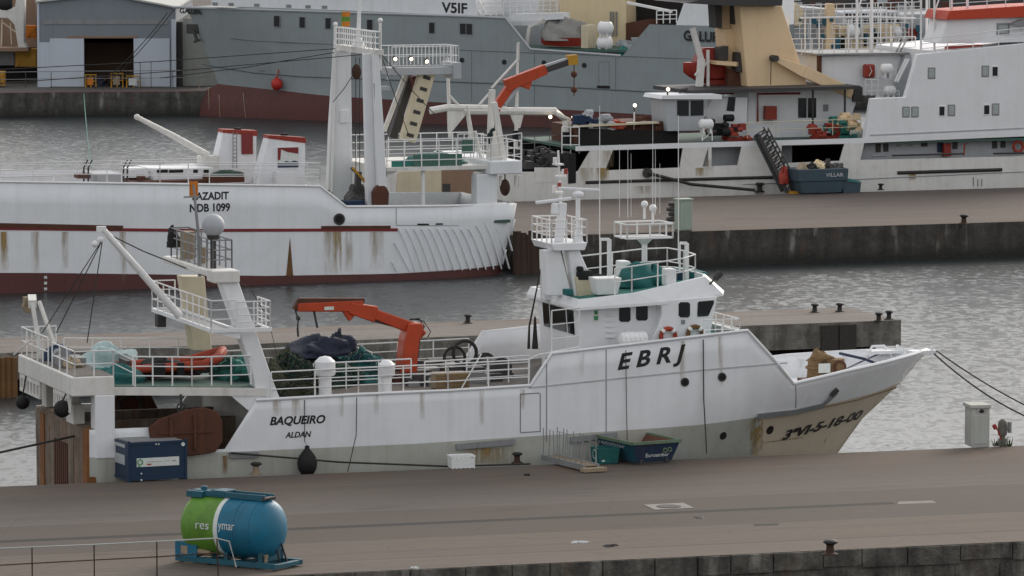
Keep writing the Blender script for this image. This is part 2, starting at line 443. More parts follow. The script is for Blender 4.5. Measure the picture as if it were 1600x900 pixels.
# ================================================================ THE SETTING: water, quays, pier
def water_mat():
    m, ns, ls, b = nodes('harbour_water'); c = coords(ns)
    b.inputs['Base Color'].default_value = (.030, .036, .038, 1); b.inputs['IOR'].default_value = 1.33
    b.inputs['Roughness'].default_value = .28
    def slope(scale, vec, det, amp, off):
        t = ns.new('ShaderNodeTexNoise'); t.inputs['Scale'].default_value = scale; t.inputs['Detail'].default_value = det; t.inputs['Roughness'].default_value = .6
        mp = ns.new('ShaderNodeMapping'); mp.inputs['Scale'].default_value = vec; mp.inputs['Location'].default_value = off
        ls.new(c, mp.inputs[0]); ls.new(mp.outputs[0], t.inputs['Vector'])
        u = ns.new('ShaderNodeVectorMath'); u.operation = 'SUBTRACT'; ls.new(t.outputs['Color'], u.inputs[0]); u.inputs[1].default_value = (.5, .5, .5)
        v = ns.new('ShaderNodeVectorMath'); v.operation = 'MULTIPLY'; ls.new(u.outputs[0], v.inputs[0]); v.inputs[1].default_value = (amp * .7, amp, 0)
        return v.outputs[0]
    def vadd(p, q):
        v = ns.new('ShaderNodeVectorMath'); v.operation = 'ADD'; ls.new(p, v.inputs[0])
        if isinstance(q, tuple): v.inputs[1].default_value = q
        else: ls.new(q, v.inputs[1])
        return v.outputs[0]
    gust = ramp(ns, ls, noise(ns, ls, c, 1.0, 3, .5, (.022, .04, 1)), .38, .62, .42, 1.0)
    w = vadd(slope(1.0, (2.4, 1.5, 1), 3, WAVE, (0, 0, 0)), slope(1.0, (.8, .5, 1), 2, WAVE * .28, (31, 7, 0)))
    sc = ns.new('ShaderNodeVectorMath'); sc.operation = 'SCALE'; ls.new(w, sc.inputs[0]); ls.new(gust, sc.inputs['Scale'])
    nm = ns.new('ShaderNodeVectorMath'); nm.operation = 'NORMALIZE'; ls.new(vadd(sc.outputs[0], (0, 0, 1)), nm.inputs[0])
    ls.new(nm.outputs[0], b.inputs['Normal'])
WAVE = 1.05
water_mat()
wb = MB(); wb.sheet([(-1500, -200, 0), (1500, -200, 0), (1500, 3000, 0), (-1500, 3000, 0)])
tag(wb.build('water', 'harbour_water'), kind='structure')

Q = Fr(*on_z(1045, 871, 2)[:2], 17.7); QW = 23.4; QT = 2.0
def quay_mat(name, stops, width, seams, tint=(.13, .085, .06)):
    """Concrete and asphalt laid in strips along the quay (by distance from its edge), worn and stained."""
    m, ns, ls, b = nodes(name); c = coords(ns)
    sp = ns.new('ShaderNodeSeparateXYZ'); ls.new(c, sp.inputs[0])
    wob = ramp(ns, ls, noise(ns, ls, c, .5, 4, .7), 0, 1, -.35, .35)
    ad = ns.new('ShaderNodeMath'); ad.operation = 'ADD'; ls.new(sp.outputs[1], ad.inputs[0]); ls.new(wob, ad.inputs[1])
    dv = ns.new('ShaderNodeMath'); dv.operation = 'DIVIDE'; ls.new(ad.outputs[0], dv.inputs[0]); dv.inputs[1].default_value = width
    cr = ns.new('ShaderNodeValToRGB'); ls.new(dv.outputs[0], cr.inputs[0]); e = cr.color_ramp.elements
    e[0].position = 0; e[0].color = (*stops[0][1], 1); e[1].position = 1; e[1].color = (*stops[-1][1], 1)
    for y, col in stops[1:-1]:
        q = e.new(y / width); q.color = (*col, 1)
    col = cr.outputs[0]
    big = ramp(ns, ls, noise(ns, ls, c, 1.0, 5, .65, (.16, .35, 1)), .35, .7)
    col = mix(ns, ls, ramp(ns, ls, big, 0, 1, 0, .35), col, (0.104, 0.088, 0.080))
    sm = ramp(ns, ls, noise(ns, ls, c, 1.0, 5, .6, (.05, 1.9, 1)), .48, .70)       # wheel tracks along the quay
    col = mix(ns, ls, ramp(ns, ls, sm, 0, 1, 0, .6), col, (0.090, 0.077, 0.071))
    fine = ramp(ns, ls, noise(ns, ls, c, 9, 4, .75), .3, .75)
    col = mix(ns, ls, ramp(ns, ls, fine, 0, 1, 0, .30), col, (0.078, 0.068, 0.062))
    spot = ramp(ns, ls, noise(ns, ls, c, 1.4, 3, .6), .68, .74)
    col = mix(ns, ls, ramp(ns, ls, spot, 0, 1, 0, .45), col, (.07, .058, .052))
    pale = ramp(ns, ls, noise(ns, ls, c, .8, 4, .7), .66, .78)
    col = mix(ns, ls, ramp(ns, ls, pale, 0, 1, 0, .35), col, (.22, .195, .175))
    vo = ns.new('ShaderNodeTexVoronoi'); vo.feature = 'DISTANCE_TO_EDGE'; vo.inputs['Scale'].default_value = .28; vo.inputs['Randomness'].default_value = .9
    wv = ns.new('ShaderNodeMix'); wv.data_type = 'VECTOR'; wv.inputs[0].default_value = .06; nz = ns.new('ShaderNodeTexNoise'); nz.inputs['Scale'].default_value = 1.5; nz.inputs['Detail'].default_value = 4
    ls.new(c, nz.inputs['Vector']); ls.new(c, wv.inputs[4]); ls.new(nz.outputs['Color'], wv.inputs[5]); ls.new(wv.outputs[1], vo.inputs['Vector'])
    ck = ramp(ns, ls, vo.outputs['Distance'], .004, .014, .32, 0)
    ckm = ns.new('ShaderNodeMath'); ckm.operation = 'MULTIPLY'; ls.new(ck, ckm.inputs[0]); ls.new(ramp(ns, ls, noise(ns, ls, c, .12, 2, .5), .45, .6), ckm.inputs[1])
    col = mix(ns, ls, ckm.outputs[0], col, (.045, .04, .036))
    oil = ramp(ns, ls, noise(ns, ls, c, 1.0, 3, .55, (.22, .6, 1)), .62, .70)
    col = mix(ns, ls, ramp(ns, ls, oil, 0, 1, 0, .45), col, (.06, .052, .048))
    mot = ramp(ns, ls, noise(ns, ls, c, 2.6, 5, .8), .40, .62)
    col = mix(ns, ls, ramp(ns, ls, mot, 0, 1, 0, .30), col, (.085, .072, .064))
    for y0, wd, dark in seams:
        s = ns.new('ShaderNodeMath'); s.operation = 'SUBTRACT'; ls.new(sp.outputs[1], s.inputs[0]); s.inputs[1].default_value = y0
        a = ns.new('ShaderNodeMath'); a.operation = 'ABSOLUTE'; ls.new(s.outputs[0], a.inputs[0])
        k = ramp(ns, ls, a.outputs[0], wd * .4, wd, dark, 0)
        col = mix(ns, ls, k, col, (.055, .048, .044))
    rs = ramp(ns, ls, noise(ns, ls, c, 1.0, 5, .7, (.35, .7, 1)), .44, .66, 0, .8)
    edge = ramp(ns, ls, sp.outputs[1], width * .72, width * .95)
    mu = ns.new('ShaderNodeMath'); mu.operation = 'MULTIPLY'; ls.new(rs, mu.inputs[0]); ls.new(edge, mu.inputs[1])
    col = mix(ns, ls, mu.outputs[0], col, tint)
    ls.new(col, b.inputs['Base Color']); b.inputs['Roughness'].default_value = .85; b.inputs['Specular IOR Level'].default_value = .25
    bp = ns.new('ShaderNodeBump'); bp.inputs['Strength'].default_value = .35; bp.inputs['Distance'].default_value = .03
    ls.new(noise(ns, ls, c, 6, 5, .7), bp.inputs['Height']); ls.new(bp.outputs[0], b.inputs['Normal'])
A1, A2, C1, C2, C3 = (0.096, 0.076, 0.062), (0.084, 0.067, 0.055), (0.141, 0.114, 0.089), (0.156, 0.127, 0.102), (0.114, 0.089, 0.071)
quay_mat('quay_top', [(0, C2), (2.2, C2), (2.5, C1), (6.5, C1), (6.8, A2), (13.0, A1), (13.4, (0.132, 0.115, 0.105)), (19.5, A1), (19.9, C3), (23.4, (0.125, 0.106, 0.090))],
         QW, [(2.4, .10, .5), (6.7, .08, .35), (13.2, .07, .45), (16.4, .06, .25), (19.8, .10, .45)])
quay_mat('dock_top', [(0, C3), (1.6, C2), (2.2, (0.165, 0.132, 0.115)), (14, (0.159, 0.129, 0.112)), (19, (0.150, 0.120, 0.105)), (21, (0.105, 0.084, 0.074)), (28, (0.105, 0.084, 0.074))],
         28.0, [(1.9, .12, .4), (19.5, .2, .35)])
quay_mat('pier_top', [(0, (0.213, 0.188, 0.168)), (2, (0.235, 0.207, 0.185)), (6, (0.224, 0.196, 0.174))], 6.0, [(0.280, 0.034, 0.168)])
quay_mat('wharf_top', [(0, (.16, .05, .04)), (1.0, (.16, .05, .04)), (1.2, (.10, .095, .09)), (40, (.12, .115, .11))], 40.0, [])

def wall_mat(name, col, dark, moss, band=None):
    """Old quay wall: blocks, dark wet foot, weed and rust stains."""
    m, ns, ls, b = nodes(name); c = coords(ns)
    sp = ns.new('ShaderNodeSeparateXYZ'); ls.new(c, sp.inputs[0])
    n = ramp(ns, ls, noise(ns, ls, c, 1.2, 5, .7), .3, .7)
    st = ramp(ns, ls, noise(ns, ls, c, 1.0, 4, .65, (1.6, 1.6, .12)), .42, .66)
    k = mix(ns, ls, n, col, dark); k = mix(ns, ls, ramp(ns, ls, st, 0, 1, 0, .75), k, dark)
    wh = ramp(ns, ls, noise(ns, ls, c, 1.0, 4, .6, (1.1, 1.1, .25)), .60, .72)
    k = mix(ns, ls, ramp(ns, ls, wh, 0, 1, 0, .6), k, (.34, .32, .29))
    ms = ramp(ns, ls, noise(ns, ls, c, 2.3, 4, .7), .58, .72); k = mix(ns, ls, ramp(ns, ls, ms, 0, 1, 0, .6), k, moss)
    rs = ramp(ns, ls, noise(ns, ls, c, 1.0, 4, .7, (.8, .8, .4)), .60, .74); k = mix(ns, ls, ramp(ns, ls, rs, 0, 1, 0, .6), k, (.10, .04, .02))
    if band is not None:
        k = mix(ns, ls, ramp(ns, ls, sp.outputs[2], band[0], band[1], .92, 0), k, (.018, .017, .015))
    ls.new(k, b.inputs['Base Color']); b.inputs['Roughness'].default_value = .85
    bp = ns.new('ShaderNodeBump'); bp.inputs['Strength'].default_value = .9; bp.inputs['Distance'].default_value = .12
    ls.new(noise(ns, ls, c, 3.5, 5, .7), bp.inputs['Height']); ls.new(bp.outputs[0], b.inputs['Normal'])
wall_mat('quay_wall', (.21, .19, .165), (.030, .026, .022), (.06, .055, .03), (0.3, 1.0))
wall_mat('dock_wall', (.105, .095, .083), (.028, .025, .022), (.05, .048, .03), (0.2, .9))
wall_mat('pier_wall', (.30, .285, .25), (.085, .078, .065), (.10, .095, .06))
wall_mat('wharf_wall', (.13, .125, .115), (.035, .033, .03), (.05, .05, .04), (0.1, 1.0))

def quay_body(name, fr, x0, x1, wd, top, mats, zb=-1.0, stones=None, poly=None):
    mb = MB(); pl = poly or [(x0, 0), (x1, 0), (x1, wd), (x0, wd)]; n = len(pl)
    mb.sheet([(x, y, top) for x, y in pl], 0)
    for i in range(n):
        a, b = pl[i], pl[(i + 1) % n]
        mb.sheet([(a[0], a[1], zb), (b[0], b[1], zb), (b[0], b[1], top), (a[0], a[1], top)], 1)
    if stones:                                    # capping stones along the near edge, standing proud of the wall
        q = random.Random(3); x = x0 + .3
        while x < x1 - 2.5:
            L = q.uniform(1.1, 1.9); d = q.uniform(.05, .11); h = q.uniform(.50, .62)
            mb.box(x, x + L - .045, -d, .02, top - h, top - .012 - q.uniform(0, .02), 1)
            x += L
        x = x0 + 1
        while x < x1 - 2.5:
            L = q.uniform(1.0, 2.0); d = q.uniform(.0, .05)
            mb.box(x, x + L - .06, -d, .02, top - 1.25, top - .66, 1); x += L
    o = mb.build(name, mats); o.location = fr.W(0, 0, 0); o.rotation_euler = (0, 0, fr.a)
    return tag(o, kind='structure')
quay_body('quay', Q, -70, 90, QW, QT, ['quay_top', 'quay_wall'], stones=True)
def laid(fr, name, pts, z, mat, thick=None):
    mb = MB()
    if thick: mb.plan(pts, z - .02, z + thick)
    else: mb.sheet([(x, y, z) for x, y in pts])
    o = mb.build(name, mat); o.location = fr.W(0, 0, 0); o.rotation_euler = (0, 0, fr.a); return tag(o, kind='structure')
laid(Q, 'crane_rail_slot', [(-70, 9.66), (11.6, 9.66), (11.6, 10.16), (-70, 10.24)], QT + .004, 'slot_black')
plain('new_concrete', (.30, .285, .265), .8, .25, 3)
plain('pink_concrete', (.24, .20, .185), .8, .2, 3)
laid(Q, 'concrete_patch', [(11.62, 9.6), (13.0, 9.5), (13.1, 10.1), (11.9, 10.2)], QT + .004, 'pink_concrete')
laid(Q, 'concrete_patch', [(5.1, 6.0), (5.9, 5.9), (6.1, 6.35), (5.2, 6.4)], QT + .004, 'slot_black')

PM = Fr(*on_z(1408, 500, 1.9)[:2], 20.0); PW = max(4.0, PM.G(500, 510, 1.9)[1])
quay_body('pier', PM, -75, 0, PW, 1.9, ['pier_top', 'pier_wall'], zb=.72)
pu = MB()
for i in range(24):
    x = -1.2 - i * 3.1
    for y in (1.0, PW - 1.0): pu.cyl((x, y, -1), (x, y, .75), .35, n=10)
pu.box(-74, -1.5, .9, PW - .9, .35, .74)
o_ = pu.build('pier_piles', 'dark_void'); o_.location = PM.W(0, 0, 0); o_.rotation_euler = (0, 0, PM.a); tag(o_, kind='structure')  # piles and slab near-black: the shadow beneath the pier is put into colour
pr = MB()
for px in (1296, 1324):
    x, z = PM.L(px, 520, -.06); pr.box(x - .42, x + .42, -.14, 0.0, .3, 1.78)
plain('recess_shade', (.055, .05, .043), .9); o_ = pr.build('pier_recess_shade', 'recess_shade'); o_.location = PM.W(0, 0, 0); o_.rotation_euler = (0, 0, PM.a); tag(o_, kind='structure')  # boxes stand proud of the wall; the gaps' shade is their dark colour

K = Fr(*on_z(1200, 358, 2)[:2], 20.0); KW = K.G(1200, 304, 2)[1]
kx = K.G(822, 372, 2)[0]
quay_body('dock', K, 0, 0, 0, 2.0, ['dock_top', 'dock_wall'], poly=[(kx, 0), (70, 0), (70, KW), (kx - 12, KW), (kx - 12, 13.5), (kx, 13.5)])
WH = Fr(*on_z(130, 144, 2)[:2], 9.0)
quay_body('wharf', WH, -260, 420, 500, 2.0, ['wharf_top', 'wharf_wall'])

# ================================================================ THE NEAR TRAWLER
c_ = on_z(150, 754, 2)
S = Fr(c_[0] - .3, c_[1] + 1.0, 18.5)
trawler = empty('fishing_trawler', S.W(0, 0, 0), S.a, 'white stern trawler lettered EBRJ, moored along the near quay', 'fishing boat')
HB = 4.0
STEM = [(-1, 28.6), (0, 29.15), (1.33, 30.03), (2.63, 31.07), (3.68, 32.37), (4.98, 33.6), (5.6, 34.1)]
def hb(x, z):
    xs = interp(STEM, z); t = min(max((xs - x) / (lerp(13.0, 9.2, min(max(z / 5, 0), 1))), 0), 1)
    b = HB * (1 - (1 - t) ** lerp(1.7, 2.3, min(max(z / 5, 0), 1)))
    if x < 3: b -= .35 * ((3 - x) / 3) ** 2 * max(0, (2.2 - z) / 3)
    return b
def SH(px, py):                                   # a pixel on the starboard shell
    off = 0.0
    for _ in range(8):
        x, z = S.L(px, py, off); off = HB - hb(x, z)
    return x, z
def sy(x, z): return HB - hb(x, z)
ZT = [(0, 3.74), (2.25, 3.74), (2.5, 2.86), (4.95, 2.86)] + [S.L(400, 626), S.L(560, 617), S.L(700, 611), S.L(829, 603), S.L(862, 553), S.L(1000, 537)] + \
     [SH(1168, 517), SH(1240, 600), SH(1320, 581), SH(1400, 562), (33.2, 5.02), (34.2, 5.2)]
ZP = [(0, 2.74), (6.1, 2.74), (12, 2.76), (18.1, 2.90), SH(1100, 664), SH(1180, 653), SH(1280, 637), SH(1340, 624), SH(1398, 608), (34, 3.95)]
DK = [(5.9, 4.50), (16.4, 4.66), (20, 4.85), (25.2, 5.1)]      # shelter deck
def hull_shell():
    mb = MB(); xs = sorted(set([0, .6, 1.2, 2.25, 2.5, 3.5, 4.95] + [p[0] for p in ZT[4:]] + [7 + i for i in range(19)] + [BOWX] + [26 + i * .55 for i in range(15)]))
    xs = [x for x in xs if x <= 33.2] + [33.6]
    def zs(x):
        t = interp(ZT, x); p = min(interp(ZP, x), t - .1)
        return [-1, -.3, .5, 1.2, lerp(1.2, p, .25), lerp(1.2, p, .5), lerp(1.2, p, .75), p - .02, p + .02] + [lerp(p, t, k) for k in (.2, .4, .6, .8)] + [t]
    cols = []
    for x in xs:
        col = []
        for z in zs(x):
            X = x
            if x > 26: # rake the forward stations with the stem
                X = 26 + (interp(STEM, z) - 26) * (x - 26) / (33.6 - 26)
            h = hb(X, z) if x < 33.55 else 0.03
            col.append((X, h, z))
        cols.append(col)
    n = len(cols[0])
    for sgn in (-1, 1):
        vs = [(X, HB + sgn * h, z) for col in cols for X, h, z in col]; b = len(mb.v); mb.v += vs
        for i in range(len(cols) - 1):
            for j in range(n - 1):
                q = (b + i * n + j, b + (i + 1) * n + j, b + (i + 1) * n + j + 1, b + i * n + j + 1)
                mb.f.append(q if sgn < 0 else q[::-1]); mb.m.append(0 if j >= 8 else (2 if cols[i][0][0] > BOWX - .01 else 1))
    return mb
BOWX = SH(1181, 690)[0]
hull = hull_shell().build('hull', ['hull_white', 'low_hull', 'bow_hull'], trawler, smooth=35)
so_ = hull.modifiers.new('plate', 'SOLIDIFY'); so_.thickness = .09; so_.offset = -1
def sub(mb, name, mat, **k): return mb.build(name, mat, hull, **k)
def tp(mb, name, mat, parent=None, **k): return mb.build(name, mat, parent or trawler, **k)

# transom with its stern ramp
m = MB()
m.prism([(0.02, -1), (0.02, 3.74), (.5, 3.74), (.5, -1)], .1, 2.5); m.prism([(0.02, -1), (0.02, 3.74), (.5, 3.74), (.5, -1)], 5.5, 7.9)
m.prism([(.35, -1), (.35, .3), (6.0, 2.5), (6.0, 2.3), (.8, -1)], 2.5, 5.5)
m.prism([(0.02, -1), (0.02, 3.74), (6, 3.74), (6, 2), (.5, -1)], 2.38, 2.62); m.prism([(0.02, -1), (0.02, 3.74), (6, 3.74), (6, 2), (.5, -1)], 5.38, 5.62)
for y in (.15, 1.2, 2.15, 5.75, 6.8, 7.6): m.box(-.06, .05, y, y + .22, .2, 3.3)
tp(m, 'transom', 'rusty_stern')
m = MB(); m.box(-.10, .24, .02, .62, -.2, 3.75); m.box(-.09, .1, 6.5, 7.1, -.2, 3.6); tp(m, 'corner_fender', 'rust_column')
m = MB(); pl_ = [(.06, 3.72), (.06, -.4), (6.9, -.4), (7.55, 1.2), (7.96, 2.6), (7.96, 3.72)]
m.loft([[(-.05, y, z) for y, z in pl_], [(.02, y, z) for y, z in pl_]]); tp(m, 'transom_plate', 'rusty_stern')
m = MB(); m.box(.1, .34, 2.65, 5.35, .2, 3.0)
for k in range(7): m.box(-.09, .12, 3.0 + k * .30, 3.18 + k * .30, -.2, 2.9)
tp(m, 'ramp_gate', 'rust_brown')

# decks
def deck(name, x0, x1, zf, mat, thick=.12, n=12, inset=.06, zt=4.6):
    mb = MB()
    for i in range(n):
        a, b = lerp(x0, x1, i / n), lerp(x0, x1, (i + 1) / n); za, zb = zf(a), zf(b); ha, hb_ = hb(a, zt) - inset, hb(b, zt) - inset
        mb.hexa([(a, HB - ha, za - thick), (b, HB - hb_, zb - thick), (b, HB + hb_, zb - thick), (a, HB + ha, za - thick),
                 (a, HB - ha, za), (b, HB - hb_, zb), (b, HB + hb_, zb), (a, HB + ha, za)])
    return tp(mb, name, mat)
deck('working_deck', .5, 6.4, lambda x: 2.5, 'green_deck', zt=2)
deck('shelter_deck', 6.2, 24.9, lambda x: interp(DK, x), 'deck_dirty', n=20)
deck('fore_deck', 24.9, 32.6, lambda x: lerp(3.75, 4.15, (x - 24.9) / 8), 'deck_white', n=16, zt=3.5, inset=.18)
m = MB(); m.box(6.2, 6.32, .1, 7.9, 2.5, 4.45); tp(m, 'deck_bulkhead', 'aged_white')
# forward deck in front of the wheelhouse and its sloping front
fx, fz = SH(1168, 517); gx, gz = SH(1240, 600)
m = MB(); h1, h2 = hb(fx, fz), hb(gx, gz); h0 = hb(fx - 2.2, fz)
m.hexa([(fx - 2.2, HB - h0 + .1, fz - .5), (fx - .1, HB - h1 + .1, fz - .5), (fx - .1, HB + h1 - .1, fz - .5), (fx - 2.2, HB + h0 - .1, fz - .5),
        (fx - 2.2, HB - h0 + .1, fz - .3), (fx - .1, HB - h1 + .1, fz - .3), (fx - .1, HB + h1 - .1, fz - .3), (fx - 2.2, HB + h0 - .1, fz - .3)])
tp(m, 'bridge_deck', 'teal_deck')
m = MB(); m.hexa([(fx - .12, HB - h1 + .05, fz - .05), (fx, HB - h1 + .05, fz - .02), (fx, HB + h1 - .05, fz - .02), (fx - .12, HB + h1 - .05, fz - .05),
                  (gx - .12, HB - h2 + .12, 4.2), (gx, HB - h2 + .12, 4.2), (gx, HB + h2 - .12, 4.2), (gx - .12, HB + h2 - .12, 4.2)])
tp(m, 'front_bulkhead', 'deck_white')
m = MB(); rail(m, [(fx - 2.0, 7.2, fz - .3), (fx - .2, 6.7, fz - .3)], .75, bars=2, step=.9); rail(m, [(fx - 1.6, HB - h1 + .25, fz - .3), (fx - .2, HB - h1 + .3, fz - .3), (fx - .2, HB + h1 - .3, fz - .3)], .72, bars=2, step=.8)
tp(m, 'railing', 'rail_white')

# seams, rubbing strakes, openings and lettering on the shell
def shell_strip(pts, wd, th, mb=None, n=8):
    """A strip laid on the starboard shell along pixels."""
    mb = mb or MB(); P = []
    for (a, b) in zip(pts, pts[1:]):
        for i in range(n): P.append(SH(lerp(a[0], b[0], i / n), lerp(a[1], b[1], i / n)))
    P.append(SH(*pts[-1])); rings = []
    for x, z in P:
        rings.append([(x, sy(x, z + s * wd / 2) - o, z + s * wd / 2) for s, o in ((-1, -.02), (-1, th), (1, th), (1, -.02))])
    return mb.loft(rings)
def shell_disc(px, py, r, th, mb, mi=0, n=16):
    x0, z0 = SH(px, py); f, b = [], []
    for k in range(n):
        x, z = x0 + r * cos(2 * pi * k / n), z0 + r * sin(2 * pi * k / n); y = sy(x, z); f.append((x, y - th, z)); b.append((x, y + .03, z))
    mb.loft([b, f], mi)
m = MB(); shell_strip([(826, 606), (950, 593), (1100, 578), (1230, 567)], .05, .02, m); sub(m, 'knuckle_strip', 'seam_white')
for pts in ([(712, 698), (757, 694), (803, 690)], [(890, 687), (925, 683), (963, 679)], [(1184, 650), (1240, 644), (1284, 634), (1308, 612)], [(358, 711), (403, 710)]):
    m = MB(); shell_strip(pts, .20, .13, m); o = sub(m, 'rubbing_strake', 'steel_grey'); o['label'] = 'grey steel rubbing strake'
m = MB(); shell_strip([(1275, 639), (1340, 625), (1400, 606)], .06, .03, m); sub(m, 'knuckle_strip', 'timber')
m = MB(); shell_strip([(1185, 693), (1258, 683)], .05, .02, m); sub(m, 'knuckle_strip', 'ochre_stain')
m = MB()
for px, y0, y1 in ((854, 560, 700), (947, 545, 690), (1245, 600, 640)): shell_strip([(px, y0), (px, y1)], .02, .008, m)
def shell_vline(px, y0, y1, wd, mb, th=.008):
    a, b = SH(px, y0), SH(px, y1); n = 8; rings = []
    for i in range(n + 1):
        x, z = lerp(a[0], b[0], i / n), lerp(a[1], b[1], i / n)
        rings.append([(x - wd / 2, sy(x, z) + .02, z), (x - wd / 2, sy(x, z) - th, z), (x + wd / 2, sy(x, z) - th, z), (x + wd / 2, sy(x, z) + .02, z)])
    mb.loft(rings)
m = MB()
for px, y0, y1 in ((854, 558, 690), (947, 546, 680), (1243, 600, 638), (1180, 652, 700)): shell_vline(px, y0, y1, .035, m)
sub(m, 'plate_seam', 'seam_grey')
m = MB()
for a, b in (((813, 616), (843, 614)), ((813, 676), (845, 674))): shell_strip([a, b], .035, .01, m, 2)
for a, b in ((813, 0), (844, 0)): shell_vline(a, 615, 675, .035, m)
sub(m, 'door_outline', 'seam_grey')
for px, py, r in ((1070, 597, .165), (1128, 589, .165)):
    m = MB(); shell_disc(px, py, r, .03, m); f = sub(m, 'porthole', 'steel_dark')
    m = MB(); shell_disc(px, py, r * .7, .04, m); m.build('pane', 'glass', f)
for px, py, r in ((1130, 681, .15), (1203, 672, .17)):
    m = MB(); shell_disc(px, py, r, .012, m); sub(m, 'hawse_opening', 'dark_void')
m = MB(); x, z = SH(1302, 613); m.cyl((x - .1, sy(x, z) - .02, z - .1), (x + .12, sy(x, z) - .15, z + .12), .09); sub(m, 'fairlead', 'steel_dark')
for px, py in ((368, 640), (450, 640)): pass
def stain(px0, py0, px1, py1, mat, name='rust_stain'):
    n = 5; mb = MB(); g = []
    for i in range(n + 1):
        row = []
        for j in range(n + 1):
            x, z = SH(lerp(px0, px1, i / n), lerp(py0, py1, j / n)); row.append((x, sy(x, z) - .010, z))
        g.append(row)
    for i in range(n):
        for j in range(n): mb.sheet([g[i][j], g[i][j + 1], g[i + 1][j + 1], g[i + 1][j]])
    return sub(mb, name, mat)
stain(722, 700, 806, 724, 'ochre_stain'); stain(1172, 655, 1192, 712, 'ochre_stain'); 
[stain(px_, 608 + (830 - px_) * .02, px_ + 9, 640 + (px_ % 7) * 4, 'faint_stain') for px_ in (528, 583, 655, 748, 812)]; [stain(px_, 556 - (px_ - 870) * .12, px_ + 8, 590 + (px_ % 5) * 7, 'faint_stain') for px_ in (905, 1062, 1122)]; stain(345, 712, 356, 742, 'rust_stain'); stain(425, 622, 440, 650, 'faint_stain'); stain(455, 622, 470, 650, 'faint_stain')
def hull_text(body, px, py, wpx, hpx, slope, lift=0.0, **k):
    x, z = SH(px, py); x1 = SH(px + wpx / 2, py)[0]; x0 = SH(px - wpx / 2, py)[0]
    zt = SH(px, py - hpx / 2)[1]; zb = SH(px, py + hpx / 2)[1]
    return lettering(hull, 'black_letter', body, (x, z), (zt - zb) / .70, lambda X, Z: sy(X, Z) - lift, slope, width=x1 - x0, **k)
hull_text('E B R J', 1018, 562, 106, 24, .105, bold=.030, shear=.25)
hull_text('BAQUEIRO', 465, 657.5, 87, 12.3, .0, bold=.034, shear=.25)
hull_text('ALDAN', 466, 679, 41, 8.6, .0, bold=.03, shear=.25)
hull_text('3ªVI-5-18-00', 1287, 664, 116, 12.8, .11, bold=.03, lift=.045, shear=.3)
m = MB(); shell_strip([(1288, 692), (1291, 685)], .04, .012, m, 2); sub(m, 'draught_mark', 'black_letter')

# gunwale caps
def cap_line(pts, r=.06):
    mb = MB(); P = []
    for a, b in zip(pts, pts[1:]):
        for i in range(6): P.append((lerp(a[0], b[0], i / 6), lerp(a[1], b[1], i / 6)))
    P.append(pts[-1]); mb.tube([(x, sy(x, z), z + .02) for x, z in P], r, 6); mb.tube([(x, 2 * HB - sy(x, z), z + .02) for x, z in P], r, 6); return mb
sub(cap_line([p for p in ZT[4:] if p[0] < 26.9 and p[0] < gx + .01]), 'gunwale', 'deck_white', smooth=50)
sub(cap_line([p for p in ZT if p[0] >= gx - .01 and p[0] < 33.5], .07), 'gunwale', 'deck_white', smooth=50)
m = MB(); m.box(32.9, 33.9, 3.7, 4.3, 4.92, 5.06); m.cyl((33.75, 3.8, 5.0), (33.75, 3.8, 5.22), .07); m.box(31.6, 32.9, 4.5, 5.1, 4.90, 5.02); m.tube([(31.7, 5.0, 5.0), (31.8, 5.0, 5.16), (32.3, 5.0, 5.16), (32.4, 5.0, 5.0)], .05, 6); m.cyl((32.75, 4.8, 5.0), (32.75, 4.8, 5.2), .06)
tp(m, 'bow_fairlead', 'deck_white', smooth=40)
m = MB()                                          # frames inside the bow bulwark
for i in range(9):
    x = 26.4 + i * .75; z1 = interp(ZT, x) - .08; z0 = 3.6; h = hb(x, z1) - .1
    m.prism([(x, z0), (x + .06, z0), (x + .06, z1), (x, z1)], HB + h - .3, HB + h)
tp(m, 'bulwark_frames', 'deck_white')
# inside of the foredeck: breakwater and pipes
m = MB(); m.tube([S.p(1312, 552, 4.8), S.p(1352, 561, 3.8), S.p(1383, 573, 3.3)], .06, 6); m.tube([S.p(1383, 573, 3.3), S.p(1387, 562, 3.3)], .06, 6); m.tube([S.p(1320, 577, 3.0), S.p(1350, 563, 4.0), S.p(1380, 550, 4.9)], .035, 5)
tp(m, 'chain_stopper', 'navy_mark', smooth=40)
m = MB(); m.box(27.2, 29.2, 2.6, 4.2, 3.65, 3.8); m.box(30.2, 31.2, 3.4, 4.6, 3.75, 4.05); m.cyl((29.6, 4, 3.6), (29.6, 4, 4.25), .22); tp(m, 'deck_fitting', 'steel_grey')

# ---- railings on the shelter deck
def px_rail(pts, off, ht_px, bars=3, step=1.35, r=.028):
    m = MB(); L = [S.p(x, y, off) for x, y in pts]; h = ht_px / 44.0
    return rail(m, L, h, bars=bars, step=step, r=r)
tp(px_rail([(424, 622), (560, 615), (700, 609), (826, 602)], .12, 41), 'railing', 'rail_white')
m = MB(); P = [S.p(826, 562, .12), S.p(842, 554, .12), S.p(905, 542, .12)]; m.tube(P, .03, 5); P2 = [S.p(x, y + 12, .12) for x, y in ((862, 549), (905, 543))]
rail(m, [S.p(862, 552, .12), S.p(905, 547, .12)], 1.55, bars=3, step=.8, r=.025); tp(m, 'railing', 'rail_white')
m = MB(); rail(m, [(7.0, 7.8, 4.52), (11, 7.8, 4.58), (16.6, 7.8, 4.68)], 1.0, bars=3, step=1.4); tp(m, 'railing', 'rail_white')
m = MB(); rail(m, [(8.9, 2.3, 4.55), (12.6, 2.3, 4.6)], 1.0, bars=3); rail(m, [(11.9, 4.9, 4.6), (11.9, 7.6, 4.6)], 1.0, bars=2); tp(m, 'railing', 'rail_white')
